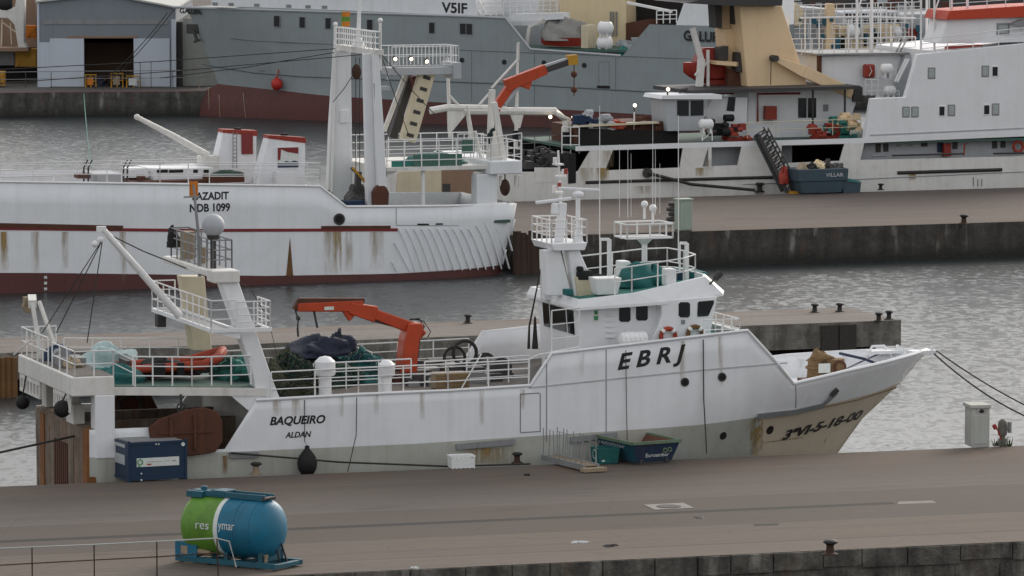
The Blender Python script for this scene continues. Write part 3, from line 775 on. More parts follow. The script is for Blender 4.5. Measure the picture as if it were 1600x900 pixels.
m = MB(); rail(m, [(12.9, 1.6, 4.6), (16.9, 1.6, 4.7)], .95, bars=4, step=.8); m.tube([(13.9, .5, 4.6), (14.7, .5, 5.9)], .03, 5); tp(m, 'railing', 'rail_white')

# ---- vents on the shelter deck
def vent(px, py0, py1, off, r):
    b, t = S.p(px, py0, off), S.p(px, py1, off); m = MB(); h = t[2] - b[2]
    m.lathe([(r * .62, 0), (r * .62, h * .5), (r * .9, h * .52), (r, h * .56), (r, h * .86), (r * .55, h * .97), (.02, h)], b, 18)
    tp(m, 'vent', 'deck_white', smooth=35)
vent(508, 620, 556, .55, .37); vent(604, 615, 562, .55, .30)
m = MB(); x, y, z = S.p(594, 615, .55); m.tube([(x, y, z), (x, y, z + .8), (x + .1, y, z + .95), (x + .25, y, z + .9)], .08, 8); tp(m, 'vent', 'deck_white', smooth=40)

# ---- stern gallows: cross beam, legs, platform
m = MB()
x0, z0 = S.L(118, 607, 0); x0 = -.62
m.box(x0, .92, -.02, 8.25, 4.93, 5.62)
tp(m, 'stern_beam', 'aged_white', bevel=.04)
m = MB(); m.box(x0 + .12, .9, .12, 8.1, 5.622, 5.64); tp(m, 'beam_walkway', 'deck_dirty')
m = MB(); m.prism([(.2, 2.7), (.2, 4.95), (.92, 4.95), (.92, 3.3), (1.25, 2.86), (1.25, 2.7)], -.05, .6); tp(m, 'gallows_leg', 'deck_white', bevel=.03)
m = MB(); m.prism([(.2, 2.7), (.2, 4.95), (.92, 4.95), (.92, 3.3), (1.25, 2.86), (1.25, 2.7)], 7.35, 8.0); tp(m, 'gallows_leg', 'aged_white', bevel=.03)
m = MB(); m.box(.1, .4, 3.0, 3.5, 3.4, 4.95); m.box(.1, .4, 5.0, 5.4, 3.4, 4.95); m.box(-.1, .3, 1.9, 3.0, 3.72, 4.4); tp(m, 'gallows_leg', 'aged_white')
for y0, y1 in ((5.0, 8.1), (.6, 2.9)):            # slotted guards under the beam
    m = MB(); m.box(-.60, -.5, y0, y1, 4.78, 4.93); m.box(-.60, -.5, y0, y1, 4.30, 4.40)
    n = 6
    for k in range(n + 1): yy = lerp(y0, y1 - .16, k / n); m.box(-.595, -.505, yy, yy + .16, 4.38, 4.8)
    tp(m, 'slotted_guard', 'aged_white')
m = MB(); m.hexa([(.9, .05, 4.93), (6.5, .05, 4.70), (6.5, 7.9, 4.70), (.9, 7.9, 4.93), (.9, .05, 5.20), (6.5, .05, 4.98), (6.5, 7.9, 4.98), (.9, 7.9, 5.20)])
tp(m, 'gallows_platform', 'aged_white')
m = MB(); m.hexa([(1.0, .2, 5.204), (6.4, .2, 4.990), (6.4, 7.8, 4.990), (1.0, 7.8, 5.204), (1.0, .2, 5.224), (6.4, .2, 5.01), (6.4, 7.8, 5.01), (1.0, 7.8, 5.224)]); tp(m, 'platform_floor', 'green_deck')
m = MB(); m.prism([(5.2, 4.75), (6.4, 4.75), (6.4, 3.9), (6.2, 3.9)], .1, .25); m.prism([(5.2, 4.75), (6.4, 4.75), (6.4, 3.9), (6.2, 3.9)], 7.7, 7.85); tp(m, 'platform_bracket', 'deck_white')
m = MB()
rail(m, [S.p(208, 602, .12), S.p(300, 603, .12), S.p(392, 600, .12)], 1.02, bars=3, step=.85)
tp(m, 'railing', 'rail_white')
m = MB(); rail(m, [(1.0, 7.8, 5.2), (6.4, 7.8, 5.0)], 1.0, bars=3, step=1.0); tp(m, 'railing', 'rail_white')
m = MB(); rail(m, [(-.5, 4.0, 5.62), (-.5, 8.15, 5.62), (.8, 8.15, 5.62)], 1.0, bars=2, step=.8); rail(m, [(-.5, .05, 5.62), (.9, .05, 5.62), (1.7, .1, 5.2)], .9, bars=2, step=.8); rail(m, [(-.5, .05, 5.62), (-.5, 3.4, 5.62)], .9, bars=2, step=1.1)
tp(m, 'railing', 'rail_white')
# little stern davit with its block
m = MB(); m.bar((-.2, 6.3, 5.6), (-.45, 6.6, 7.6), .14); m.bar((.3, 5.5, 5.6), (-.2, 6.6, 7.7), .11); m.bar((-.45, 6.6, 7.6), (-.3, 7.3, 7.75), .3, .3); m.tube([(-.3, 6.2, 6.6), (-1.0, 7.3, 5.7)], .03); tp(m, 'stern_davit', 'aged_white')
m = MB(); m.cyl((-.4, 7.2, 7.45), (-.4, 7.5, 7.45), .24, n=14); m.box(-.6, -.2, 7.2, 7.5, 7.4, 7.8); tp(m, 'towing_block', 'timber')
m = MB(); m.cyl((.1, 3.9, 5.6), (.1, 3.9, 6.3), .16); m.box(-.2, .7, 3.2, 4.4, 5.62, 5.95); m.cyl((.2, 4.8, 5.8), (.2, 5.4, 5.8), .3, n=14); tp(m, 'net_roller', 'steel_grey', smooth=40)

# ---- aft A-frame mast
def leg(pts, off, wd, name, mat):
    """A tapered box leg: pts = (x left, x right, y) in pixels up the leg."""
    rings = []
    for xl, xr, y in pts:
        a, b = S.p(xl, y, off), S.p(xr, y, off); rings.append([(a[0], off, a[2]), (b[0], off, b[2]), (b[0], off + wd, b[2]), (a[0], off + wd, a[2])])
    m = MB(); m.loft(rings); return tp(m, name, mat, bevel=.03)
leg([(400, 438, 624), (398, 428, 598), (392, 419, 572), (345, 373, 440)], .15, .7, 'mast_leg', 'deck_white')
leg([(302, 332, 548), (296, 327, 510), (284, 320, 432)], 7.0, .75, 'mast_leg', 'cream')
tA, tB = S.p(352, 436, .3), S.p(302, 430, 7.4)
m = MB(); m.box(tA[0] - .50, tA[0] + .46, 0.0, 1.0, tA[2] - .12, tA[2] + .32); m.box(tA[0] - .32, tA[0] + .28, 1.0, 7.8, tA[2] - .02, tA[2] + .22)
tp(m, 'mast_crosshead', 'aged_white', bevel=.04)
TX, TZ = tA[0], tA[2] + .24
m = MB(); m.box(TX - .15, TX + .5, 1.4, 7.2, TZ - .06, TZ); rail(m, [(TX - .15, 1.4, TZ), (TX - .15, 7.2, TZ), (TX + .55, 7.2, TZ), (TX + .55, 1.4, TZ), (TX - .15, 1.4, TZ)], 1.05, bars=3, step=.8, r=.03)
tp(m, 'mast_basket', 'steel_grey')
m = MB(); m.cyl((TX + .2, 6.2, TZ), (TX + .2, 6.2, TZ + 1.0), .27, n=14); m.cyl((TX + .2, 4.2, TZ), (TX + .2, 4.2, TZ + .6), .15); tp(m, 'mast_fitting', 'timber', smooth=40)
m = MB(); m.lump((TX - .1, 7.1, TZ + .35), .26, .3, .7, 4, .2); tp(m, 'tarred_bundle', 'black_rubber')
dB = S.p(333, 352, 1.6)
m = MB(); m.sph(dB, .41, .41, .41, 20, 14); dome = tp(m, 'radar_dome', 'tower_grey', smooth=60)
m = MB(); m.cyl((dB[0], dB[1], TZ - .2), (dB[0], dB[1], dB[2] - .38), .11, .11); m.cyl((dB[0], dB[1], dB[2] - .5), (dB[0], dB[1], dB[2] - .36), .2, .24); m.build('dome_post', 'steel_dark', dome)
pA, pB = S.p(312, 432, 3.2), S.p(302, 288, 3.2)
m = MB(); m.tube([pA, (pA[0] - .05, 3.2, lerp(pA[2], pB[2], .5)), pB], [.075, .06, .045], 7); m.bar((pB[0] - .35, 3.2, pB[2] - .45), (pB[0] + .2, 3.2, pB[2] - .45), .1, .06); tp(m, 'signal_pole', 'steel_grey')
m = MB()
fx0, fz0 = pB[0] - .14, pB[2]
for k in range(6):
    a, b = k / 6, (k + 1) / 6
    m.hexa([(fx0 + a * .32, 3.2 + .04 * sin(a * 9), fz0 - .48), (fx0 + b * .32, 3.2 + .04 * sin(b * 9), fz0 - .48), (fx0 + b * .32, 3.23 + .04 * sin(b * 9), fz0 - .48), (fx0 + a * .32, 3.23 + .04 * sin(a * 9), fz0 - .48),
            (fx0 + a * .32, 3.2 + .04 * sin(a * 9), fz0 + .1), (fx0 + b * .32, 3.2 + .04 * sin(b * 9), fz0 + .1), (fx0 + b * .32, 3.23 + .04 * sin(b * 9), fz0 + .1), (fx0 + a * .32, 3.23 + .04 * sin(a * 9), fz0 + .1)])
solo(S, m, 'flag', 'flag_orange', 'small orange flag on the pole beside the grey radar dome', 'flag')
# catwalk half way up the mast
cw = S.p(372, 519, -.25); CZ = cw[2]
m = MB(); m.box(cw[0] - .9, cw[0] - .15, -.1, 8.0, CZ + .04, CZ + .08); m.box(cw[0] - .05, cw[0] + 1.15, .9, 1.4, CZ + .04, CZ + .08); tp(m, 'catwalk_floor', 'steel_grey')
m = MB(); m.box(cw[0] - 1.0, cw[0] - .9, -.25, 8.1, CZ, CZ + .14); m.box(cw[0] - .15, cw[0] - .05, -.25, 8.1, CZ, CZ + .14); m.box(cw[0] - 1.0, cw[0] + 1.25, -.27, -.15, CZ, CZ + .13); m.box(cw[0] + 1.15, cw[0] + 1.25, -.25, 1.5, CZ, CZ + .12); m.box(cw[0] - 1.0, cw[0] - .05, 8.0, 8.1, CZ, CZ + .13)
m.prism([(cw[0] - .9, CZ), (cw[0] + .1, CZ), (cw[0] + .1, CZ - .25)], -.2, -.12); tp(m, 'mast_catwalk', 'deck_white')
m = MB(); rail(m, [(cw[0] - .05, -.2, CZ + .14), (cw[0] - .97, -.2, CZ + .14), (cw[0] - .97, 8.05, CZ + .14), (cw[0] - .1, 8.05, CZ + .14)], 1.0, bars=3, step=.85)
rail(m, [(cw[0], -.2, CZ + .12), (cw[0] + 1.2, -.2, CZ + .12), (cw[0] + 1.2, 1.45, CZ + .12)], .95, bars=4, step=.6); tp(m, 'railing', 'rail_white')
m = MB(); b0 = (cw[0] - 1.0, 6.9, CZ - .4); m.box(b0[0] - .12, b0[0] + .2, 6.7, 7.1, CZ - .45, CZ); tp(m, 'floodlight', 'steel_dark')
# derrick boom and its wires
r0 = S.p(281, 494, 3.4); r1 = S.p(160, 357, 3.4)
m = MB(); m.tube([r0, r1], [.15, .11], 9); m.box(r1[0] - .2, r1[0] + .12, 3.3, 3.5, r1[2] - .1, r1[2] + .08); m.sph((r1[0] - .08, 3.4, r1[2] - .4), .11); m.sph((r1[0] - .28, 3.4, r1[2] - .55), .12); tp(m, 'derrick_boom', 'rail_white', smooth=40)
m = MB()
for q in (S.p(66, 520, 6), S.p(88, 520, 4.5), S.p(136, 536, 3.4)): m.tube([(r1[0], 3.4, r1[2] - .4), q], .02, 4)
m.tube([(r1[0], 3.4, r1[2] - .1), S.p(225, 393, 3.4), (TX - .6, 3.4, TZ - .1)], .022, 4)
tp(m, 'rigging_wire', 'rope_dark')
m = MB(); m.tube([S.p(375, 440, .5), S.p(392, 452, .5), S.p(420, 500, .5), S.p(440, 590, .5)], .018, 4); tp(m, 'rigging_wire', 'rope_dark')

# ---- orange deck crane
CY = 4.2
def cp(px, py, o=CY): return S.p(px, py, o)
cr = bpy.data.objects.new('deck_crane', None); COL.objects.link(cr); cr.parent = trawler
m = MB(); b0 = cp(631, 597); m.v = []; z0_ = 4.58
ring = []
for xl, xr, y in ((620, 646, 596), (624, 648, 560), (627, 651, 530), (632, 657, 514), (634, 656, 504)):
    a, b = cp(xl, y), cp(xr, y); ring.append([(a[0], CY - .4, a[2]), (b[0], CY - .4, b[2]), (b[0], CY + .4, b[2]), (a[0], CY + .4, a[2])])
m.loft(ring); m.build('crane_column', 'crane_orange', cr, bevel=.04)
m = MB(); m.box(b0[0] - .55, b0[0] + .6, CY - .6, CY + .6, 4.55, 4.95); m.build('crane_base', 'rust_brown', cr)
m = MB(); m.bar(cp(655, 517), cp(576, 487), .36, .46, h2=.36); m.bar(cp(658, 512), cp(640, 530), .34, .5); m.build('lower_boom', 'crane_orange', cr, bevel=.03)
m = MB(); m.bar(cp(586, 491), cp(545, 481), .42, .60, h2=.40); m.bar(cp(566, 478), cp(464, 480), .34, .42, h2=.30); m.prism([S.L(x, y, CY) for x, y in ((533, 484), (560, 486), (545, 502))], CY - .12, CY + .12); m.build('upper_boom', 'crane_orange', cr, bevel=.03)
m = MB(); m.bar(cp(568, 469.5), cp(467, 469.5), .28, .18); m.bar(cp(468, 470), cp(461, 484), .24, .2); m.build('extension_boom', 'rust_brown', cr)
m = MB(); m.bar(cp(615, 507), cp(574, 496), .20); m.build('lift_cylinder', 'steel_dark', cr)
m = MB(); m.bar(cp(574, 496), cp(548, 489), .09); m.build('cylinder_rod', 'steel_grey', cr)
m = MB(); m.tube([cp(461, 483), cp(466, 500), cp(465, 512)], .035, 5); m.sph(cp(466, 497), .09); m.tube([cp(465, 512), cp(466, 526)], .045, 5); m.tube([cp(490, 483), cp(496, 512)], .05, 5); m.build('crane_hook', 'steel_dark', cr)
m = MB(); m.tube([cp(640, 499), cp(655, 498), cp(663, 510), cp(658, 522), cp(652, 530)], .03, 5); m.tube([cp(645, 498), cp(662, 502), cp(673, 518), cp(668, 528)], .02, 5); m.tube([cp(655, 530), cp(652, 560)], .05, 5); m.build('hydraulic_hose', 'black_rubber', cr)
m = MB(); a = cp(512, 481); m.box(a[0] - .18, a[0] + .18, CY - .19, CY - .16, a[2] - .06, a[2] + .06); m.build('maker_plate', 'sign_white', cr)

# ---- wheelhouse
YR, YF, YP = 1.75, 1.2, 6.2
def wq(px, py, off): return S.L(px, py, off)
wa = wq(910, 545, YR)[0]; wf = wq(1110, 520, YF)[0]; wtop = wq(1000, 470, YR)[1]; wz = 4.75
xa_t = wq(903, 482, YR)[0]
house = MB()
xb = wq(1036, 500, YR)[0]                          # where the side plate steps out
frt_t = wq(1121, 466, YF); frt_b = wq(1109, 540, YF)
house.hexa([(wa - .05, YR, wz), (xb + .3, YR, wz), (xb + .3, YP, wz), (wa - .05, YP, wz), (xa_t - .05, YR, 7.40), (xb + .3, YR, 7.50), (xb + .3, YP, 7.50), (xa_t - .05, YP, 7.40)])
house.hexa([(xb, YR + .15, wz), (frt_b[0], YR + .15, wz), (frt_b[0], YP, wz), (xb, YP, wz), (xb, YR + .15, 7.50), (frt_t[0], YR + .15, 7.64), (frt_t[0], YP, 7.64), (xb, YP, 7.50)])
tp(house, 'wheelhouse', 'deck_white', bevel=.03)
wh = bpy.data.objects['wheelhouse']
pl = [wq(*q, YF) for q in ((1028, 470), (1034, 480), (1034, 492), (1028, 512), (1016, 536), (1008, 556), (1108, 548), (1109, 528), (1121, 463))]
m = MB(); m.prism(pl, YF, YR + .14); m.build('side_plate', 'deck_white', wh, bevel=.03)
def win(pts, off, depth=.03, par=None, name='window'):
    P = [wq(*q, off) for q in pts]; cx = sum(p[0] for p in P) / len(P); cz = sum(p[1] for p in P) / len(P)
    m = MB(); m.prism([(cx + (x - cx) * 1.18, cz + (z - cz) * 1.14) for x, z in P], off - .015, off + .05); f = m.build(name, 'rail_white', par or wh, bevel=.01)
    m = MB(); m.prism(P, off - depth, off + .02); m.build('pane', 'glass', f, bevel=.008)
def rrect(x0, y0, x1, y1, k=3): return [(x0 + k, y0), (x1 - k, y0), (x1, y0 + k), (x1, y1 - k), (x1 - k, y1), (x0 + k, y1), (x0, y1 - k), (x0, y0 + k)]
win(rrect(967, 479, 985, 503), YR); win(rrect(993.5, 476.5, 1012, 501), YR)
win(rrect(1060, 472, 1078, 496), YF); win([(1092, 471), (1115, 469), (1115, 474), (1107, 493), (1105, 494), (1090, 495), (1089, 492), (1090, 473)], YF)
# aft windows: on the aft wall, measured across the ship
def aft_win(y0, y1, z0, z1, k):
    def xw(z): return lerp(wa - .05, xa_t - .05, (z - wz) / (7.40 - wz))
    m = MB(); d = .03
    m.hexa([(xw(z0) - d, y0, z0), (xw(z0) + .02, y0, z0), (xw(z0) + .02, y1, z0), (xw(z0) - d, y1, z0), (xw(z1) - d, y0, z1), (xw(z1) + .02, y0, z1), (xw(z1) + .02, y1, z1), (xw(z1) - d, y1, z1)]); m.build('window', 'glass', wh)
for a, b in ((2.15, 2.85), (3.05, 4.75), (4.95, 5.6)): aft_win(a, b, 6.30, 7.18, 0)
m = MB(); x, z = wq(931, 493, YR); m.box(x - .1, x + .1, YR - .02, YR + .01, z - .22, z + .22); m.build('safety_sign', 'sign_white', wh)
m = MB(); m.box(x - .075, x + .075, YR - .028, YR - .018, z - .17, z - .02); m.box(x - .06, x + .06, YR - .028, YR - .018, z + .04, z + .18); m.build('safety_sign', 'green_letter', wh)
m = MB(); x, z = wq(933, 480.5, YR); m.box(x - .12, x + .12, YR - .05, YR + .01, z - .05, z + .05); m.build('name_plate', 'pile_wood', wh)
m = MB()
for k in range(5): x, z = wq(953, 493 + k * 8.5, YR); m.box(x - .16, x + .16, YR - .07, YR + .01, z - .022, z + .022)
m.build('ladder_rung', 'deck_white', wh)
m = MB(); x, z = wq(1067, 503, YF); m.box(x - .07, x + .07, YF - .04, YF, z - .08, z + .08); m.build('junction_box', 'steel_grey', wh)
# roof: a deep coaming that slopes out over the bridge front
lo = [wq(903, 481, 1.15), wq(1034, 472, 1.15), wq(1139, 459, 1.45)]
hi = [wq(905, 468, 1.3), wq(990, 458, 1.3), wq(1106, 432, 1.7)]
m = MB()
yb = 7.55
lo_n = [(lo[0][0] - .05, 1.15, lo[0][1]), (lo[1][0], 1.15, lo[1][1]), (lo[2][0] - .25, 1.45, lo[2][1] + .02), (lo[2][0] + .05, 2.1, lo[2][1] + .05)]
hi_n = [(hi[0][0] - .05, 1.3, hi[0][1]), (hi[1][0], 1.3, hi[1][1]), (hi[2][0] - .1, 1.7, hi[2][1]), (hi[2][0] + .15, 2.4, hi[2][1] + .03)]
lo_r = lo_n + [(x, 8.0 - y, z) for x, y, z in lo_n[::-1]]; hi_r = hi_n + [(x, 8.0 - y, z) for x, y, z in hi_n[::-1]]
low2 = [(x, y, z - .10) for x, y, z in lo_r]
m.loft([low2, lo_r, hi_r], cap=False)
inn = [(lerp(x, sum(p[0] for p in hi_r) / 8, .03), lerp(y, 4, .05), z) for x, y, z in hi_r]
RX0, RX1 = hi_n[0][0], hi_n[2][0]
def dz(x): return lerp(7.60, 8.10, (x - RX0) / (RX1 - RX0))
inl = [(x, y, dz(x) - .02) for x, y, z in inn]
m.loft([hi_r, inn, inl], cap=False); m.sheet(low2[::-1]); tp(m, 'bridge_roof', 'deck_white')
m = MB(); m.sheet([(x, y, dz(x)) for x, y, z in inn]); m.sheet([(x, y, dz(x) - .04) for x, y, z in inn][::-1]); tp(m, 'roof_deck', 'teal_deck')
RZ = 7.72
# roof railing
m = MB(); X0, X1 = hi_n[0][0] + .9, hi_n[2][0] - .1
rl = [(x, y, dz(x)) for x, y in ((X0 + .6, 1.5), (hi_n[1][0], 1.5), (X1 - .7, 1.85), (X1, 2.5), (X1 + .1, 4), (X1, 5.5), (X1 - .7, 6.15), (X0 + 1, 6.45))]
rail(m, rl, 1.0, bars=2, step=1.1, r=.028); tp(m, 'railing', 'rail_white')
# funnel mast on the roof: two raking legs under a platform
def slab(pts, y0, y1, name, mat, **k):
    m = MB(); m.prism([S.L(x, y, y0) for x, y in pts], y0, y1); return tp(m, name, mat, **k)
FY0, FY1 = 3.0, 4.6
slab([(849, 391), (872, 391), (892, 470), (851, 470)], FY1 - .5, FY1, 'funnel_leg', 'deck_white', bevel=.03)
slab([(853, 391), (876, 391), (894, 462), (855, 462)], FY0, FY0 + .5, 'funnel_leg', 'deck_white', bevel=.03)
slab([(888, 392), (905, 390), (938, 466), (900, 470)], FY0 - .1, FY0 + .4, 'funnel_leg', 'deck_white', bevel=.03)
slab([(884, 392), (905, 390), (930, 460), (900, 464)], FY1 - .5, FY1, 'funnel_leg', 'deck_white', bevel=.03)
slab([(900, 433), (925, 432), (927, 465), (905, 467)], FY0 - .3, FY0 + .7, 'exhaust_casing', 'cream', bevel=.02)
m = MB(); a, b = S.p(901, 428, FY0 - .15), S.p(924, 428, FY0 - .15); m.box(a[0], b[0], FY0 - .35, FY0 + .6, a[2] - .22, a[2] + .12); m.box(a[0], a[0] + .22, FY0 - .35, FY0 + .6, a[2] + .1, a[2] + .28); tp(m, 'exhaust_outlet', 'black_rubber', bevel=.05)
slab([(861, 381), (918, 379), (914, 391), (866, 392)], FY0 - .3, FY1 + .4, 'mast_platform', 'deck_white', bevel=.02)
a = S.p(862, 381, FY0 - .25); b = S.p(917, 379, FY0 - .25); PZ = a[2]
m = MB(); rail(m, [(a[0] + .55, a[1], PZ), (a[0], a[1], PZ), (a[0], FY1 + .4, PZ), (b[0], FY1 + .4, PZ), (b[0], a[1], PZ), (b[0] - .5, a[1], PZ)], .85, bars=3, step=.6, r=.03); tp(m, 'railing', 'rail_white')
m = MB(); m.bar((a[0] + .5, 3.4, PZ), (a[0] + .65, 3.4, PZ + 1.45), .3, .3, w2=.2); t = S.p(838, 316, 3.4); t2 = S.p(896, 311, 3.4); zc = PZ + 1.5; xm = (t[0] + t2[0]) / 2; m.bar((xm - .75, 3.4, t[2] - .02), (xm + .62, 3.4, t2[2] + .02), .12, .12); m.cyl((xm, 3.4, t[2] - .45), (xm, 3.4, t[2] - .05), .16, .13); tp(m, 'radar_scanner', 'deck_white', bevel=.03)
m = MB(); c = S.p(903, 379, 3.2); c1 = S.p(903, 306, 3.2); m.tube([c, c1], .09, 8); m.prism([(c[0] - .2, c[2]), (c[0] + .2, c[2]), (c[0] + .07, c[2] + .5), (c[0] - .07, c[2] + .5)], 3.1, 3.3); m.lathe([(.2, 0), (.22, .12), (.1, .2)], (c1[0], 3.2, c1[2] - .02), 14); q0, q1 = S.p(872, 294, 3.2), S.p(936, 297, 3.2); m.bar(q0, q1, .10, .10); tp(m, 'radar_scanner', 'deck_white', bevel=.02)
m = MB(); c0, c1 = S.p(879, 380, 4), S.p(872, 235, 4); m.tube([c0, c1], [.07, .04], 6); m.sph((c0[0] - .05, 4, lerp(c0[2], c1[2], .1)), .14)
for f_, dx in ((.25, .2), (.55, -.15), (.72, .22), (.85, -.12)): zz = lerp(c0[2], c1[2], f_); m.box(c1[0] - .12 + dx * .3, c1[0] + .2 + dx * .3, 3.8, 4.2, zz - .03, zz + .03); m.cyl((c1[0] + dx, 4, zz), (c1[0] + dx, 4, zz + .26), .08)
tp(m, 'signal_mast', 'rail_white', smooth=40)
m = MB()
for f_, dx in ((.27, .16), (.60, -.05), (.75, .2)): zz = lerp(c0[2], c1[2], f_); m.cyl((c1[0] + dx, 3.7, zz), (c1[0] + dx, 3.7, zz + .2), .07)
tp(m, 'navigation_lamp', 'boat_red')
# aerials
m = MB()
for px, y0, y1, o, r in ((937, 375, 165, 3.5, .022), (1060, 410, 180, 3.0, .024), (968, 340, 225, 4.2, .012), (981, 340, 230, 4.6, .012), (1020, 330, 190, 3.6, .014), (1024, 335, 230, 4.4, .012), (986, 338, 240, 4, .01), (1031, 335, 255, 4.8, .01)):
    m.tube([S.p(px, y0, o), S.p(px, y1, o)], [r, r * .5], 5)
tp(m, 'whip_aerial', 'rail_white')
m = MB(); g = S.p(952, 435, 3.5); g1 = S.p(952, 374, 3.5); h = S.p(938, 374, 3.5); m.bar(g, g1, .13); m.bar(g1, h, .1); m.tube([h, S.p(938, 428, 3.5)], .04, 5); g = S.p(1073, 440, 3.0); g1 = S.p(1073, 380, 3.0); h = S.p(1062, 380, 3.0); m.bar(g, g1, .13); m.bar(g1, h, .1); m.tube([h, S.p(1062, 425, 3.0)], .04, 5); tp(m, 'aerial_bracket', 'rail_white')
m = MB(); g = S.p(1007, 440, 4); g1 = S.p(1007, 372, 4); m.tube([g, g1], .11, 10); m.lathe([(.34, 0), (.1, .7)], (g[0], 4, g[2] - .1), 8); m.lathe([(.1, -.25), (.35, 0)], g1, 8); e0, e1 = S.p(970, 367, 4)[0], S.p(1041, 367, 4)[0]; ez = g1[2] + .05
rail(m, [(e0, 3.3, ez), (e1, 3.3, ez), (e1, 4.7, ez), (e0, 4.7, ez), (e0, 3.3, ez)], .52, bars=1, step=.75, r=.035); m.tube([(e0, 3.3, ez), (e1, 3.3, ez), (e1, 4.7, ez), (e0, 4.7, ez)], .035, 5, closed=True); m.box(e0, e1, 3.9, 4.1, ez - .05, ez + .03); tp(m, 'aerial_platform', 'rail_white')
for px, py, r in ((1007, 319, .13), (1020, 325, .14)):
    m = MB(); c = S.p(px, py, 4); m.sph(c, r, r, r, 14, 10); m.cyl((c[0], 4, c[2] - .55), (c[0], 4, c[2] - r * .8), .05); tp(m, 'satellite_dome', 'raft_white', smooth=50)
# roof clutter: lockers and covers
def block(px0, px1, py0, py1, off, dp, name, mat, taper=0.0, bevel=.03):
    a = S.L(px0, py1, off); b = S.L(px1, py0, off); m = MB(); t = taper
    m.hexa([(a[0] + t, off + t, a[1]), (b[0] - t, off + t, a[1]), (b[0] - t, off + dp - t, a[1]), (a[0] + t, off + dp - t, a[1]), (a[0], off, b[1]), (b[0], off, b[1]), (b[0], off + dp, b[1]), (a[0], off + dp, b[1])])
    return tp(m, name, mat, bevel=bevel)
block(931, 972, 434, 462, 1.7, .9, 'roof_locker', 'raft_white', .12); block(1041, 1057, 420, 447, 1.7, .5, 'roof_locker', 'raft_white'); block(970, 985, 408, 432, 5.5, .6, 'roof_locker', 'raft_white')
for px, py, rx, ry, rz, sd_ in ((998, 443, .75, .9, .85, 1), (1025, 442, .7, .7, .7, 2)):
    m = MB(); c = S.p(px, py, 3.2); m.lump((c[0], 3.4, dz(c[0])), rx, ry, rz, sd_, .22); tp(m, 'covered_gear', 'teal_cover', smooth=60)
block(1060, 1073, 424, 446, 3.4, 1.3, 'roof_locker', 'box_navy'); block(1083, 1106, 425, 440, 3.2, 2.4, 'roof_locker', 'teal_cover'); block(884, 896, 452, 462, 2.0, .4, 'roof_locker', 'teal_cover')
m = MB(); c = S.p(1118, 432, 1.5); m.cyl((c[0] - .05, 1.5, c[2] - .1), (c[0] + .2, 1.5, c[2] + .12), .12, .14); m.tube([(c[0] - .05, 1.5, c[2] - .1), (c[0] - .2, 1.6, c[2] - .3)], .04, 5); tp(m, 'searchlight', 'steel_dark')

# ---- port shell brace, winch and ropes before the wheelhouse
m = MB(); c = (16.3, 5.0, 4.7); m.cyl((16.4, 3.4, 5.0), (16.4, 5.2, 5.0), .28, n=18); m.cyl((16.4, 3.3, 5.0), (16.4, 3.4, 5.0), .42, n=20); m.cyl((16.4, 5.2, 5.0), (16.4, 5.3, 5.0), .42, n=20); m.box(16.0, 16.8, 3.1, 5.5, 4.66, 4.85); tp(m, 'trawl_winch', 'steel_dark', smooth=40)
m = MB(); m.torus((15.4, 4.6, 5.5), .45, .07, 'y'); m.torus((15.1, 4.9, 5.3), .4, .06, 'y'); m.tube([S.p(836, 545, 4.5), S.p(836, 515, 4.5), S.p(836, 495, 4.5)], [.13, .07, .04], 6); m.tube([S.p(826, 545, 4.5), S.p(827, 510, 4.5), S.p(845, 420, 4.5)], [.06, .04, .025], 6); tp(m, 'wire_coil', 'rope_dark', smooth=50)
m = MB()
for k in range(34):
    x = R.uniform(12.2, 16.2); y = R.uniform(1.9, 6.8); s_ = R.uniform(.15, .42); m.box(x, x + s_ * 1.6, y, y + s_ * 1.6, 4.6, 4.66 + s_)
tp(m, 'deck_machinery', 'steel_dark')
m = MB()
for k in range(14):
    x = R.uniform(12.2, 16.0); y = R.uniform(1.9, 6.8); s_ = R.uniform(.15, .4); m.box(x, x + s_ * 2.2, y, y + s_, 4.6, 4.64 + s_ * .9)
tp(m, 'deck_machinery', 'steel_grey')

# ================================================================ THINGS ON THE TRAWLER
def net_heap(fr, c, rx, ry, rz, seed, mats, name, label, cat, group=None, n=170, r=.022):
    q = random.Random(seed); m = MB(); m.lump(c, rx, ry, rz, seed, .3, 26, 12)
    for k in range(n):                            # strands lying over the heap
        al = q.uniform(0, 2 * pi); th = q.uniform(.05, 1.35); P = []; d1, d2 = q.uniform(-.28, .28), q.uniform(-.22, .22)
        for i in range(6):
            a2, t2 = al + d1 * i, min(1.5, max(0, th + d2 * i)); d = 1.0 + q.uniform(-.03, .12)
            P.append((c[0] + rx * d * cos(t2) * cos(a2), c[1] + ry * d * cos(t2) * sin(a2), c[2] + rz * d * sin(t2)))
        m.tube(P, r, 3, q.choice([0, 1, 2][:len(mats)]))
    return solo(fr, m, name, mats, label, cat, group)
c = S.p(452, 612, 2.0); net_heap(S, (c[0], 1.9, 4.55), 1.0, 1.1, 1.35, 5, ['net_olive', 'net_green', 'net_dark'], 'net_heap', 'big olive and green net heap beside the white mast leg', 'fishing net', 'nets heaped on the trawler deck', 260)
c = S.p(495, 575, 4.5); net_heap(S, (c[0], 4.4, 4.55), 1.7, 1.5, .95, 6, ['net_green', 'teal_cover', 'net_dark'], 'net_heap', 'dark green net heap lying under the blue tarpaulin', 'fishing net', 'nets heaped on the trawler deck', 220)
c = S.p(560, 578, 5.2); net_heap(S, (c[0], 5.2, 4.6), 1.3, 1.2, .9, 8, ['teal_cover', 'net_blue', 'net_green'], 'net_heap', 'teal and blue net heap between blue tarpaulin and orange crane', 'fishing net', 'nets heaped on the trawler deck', 160)
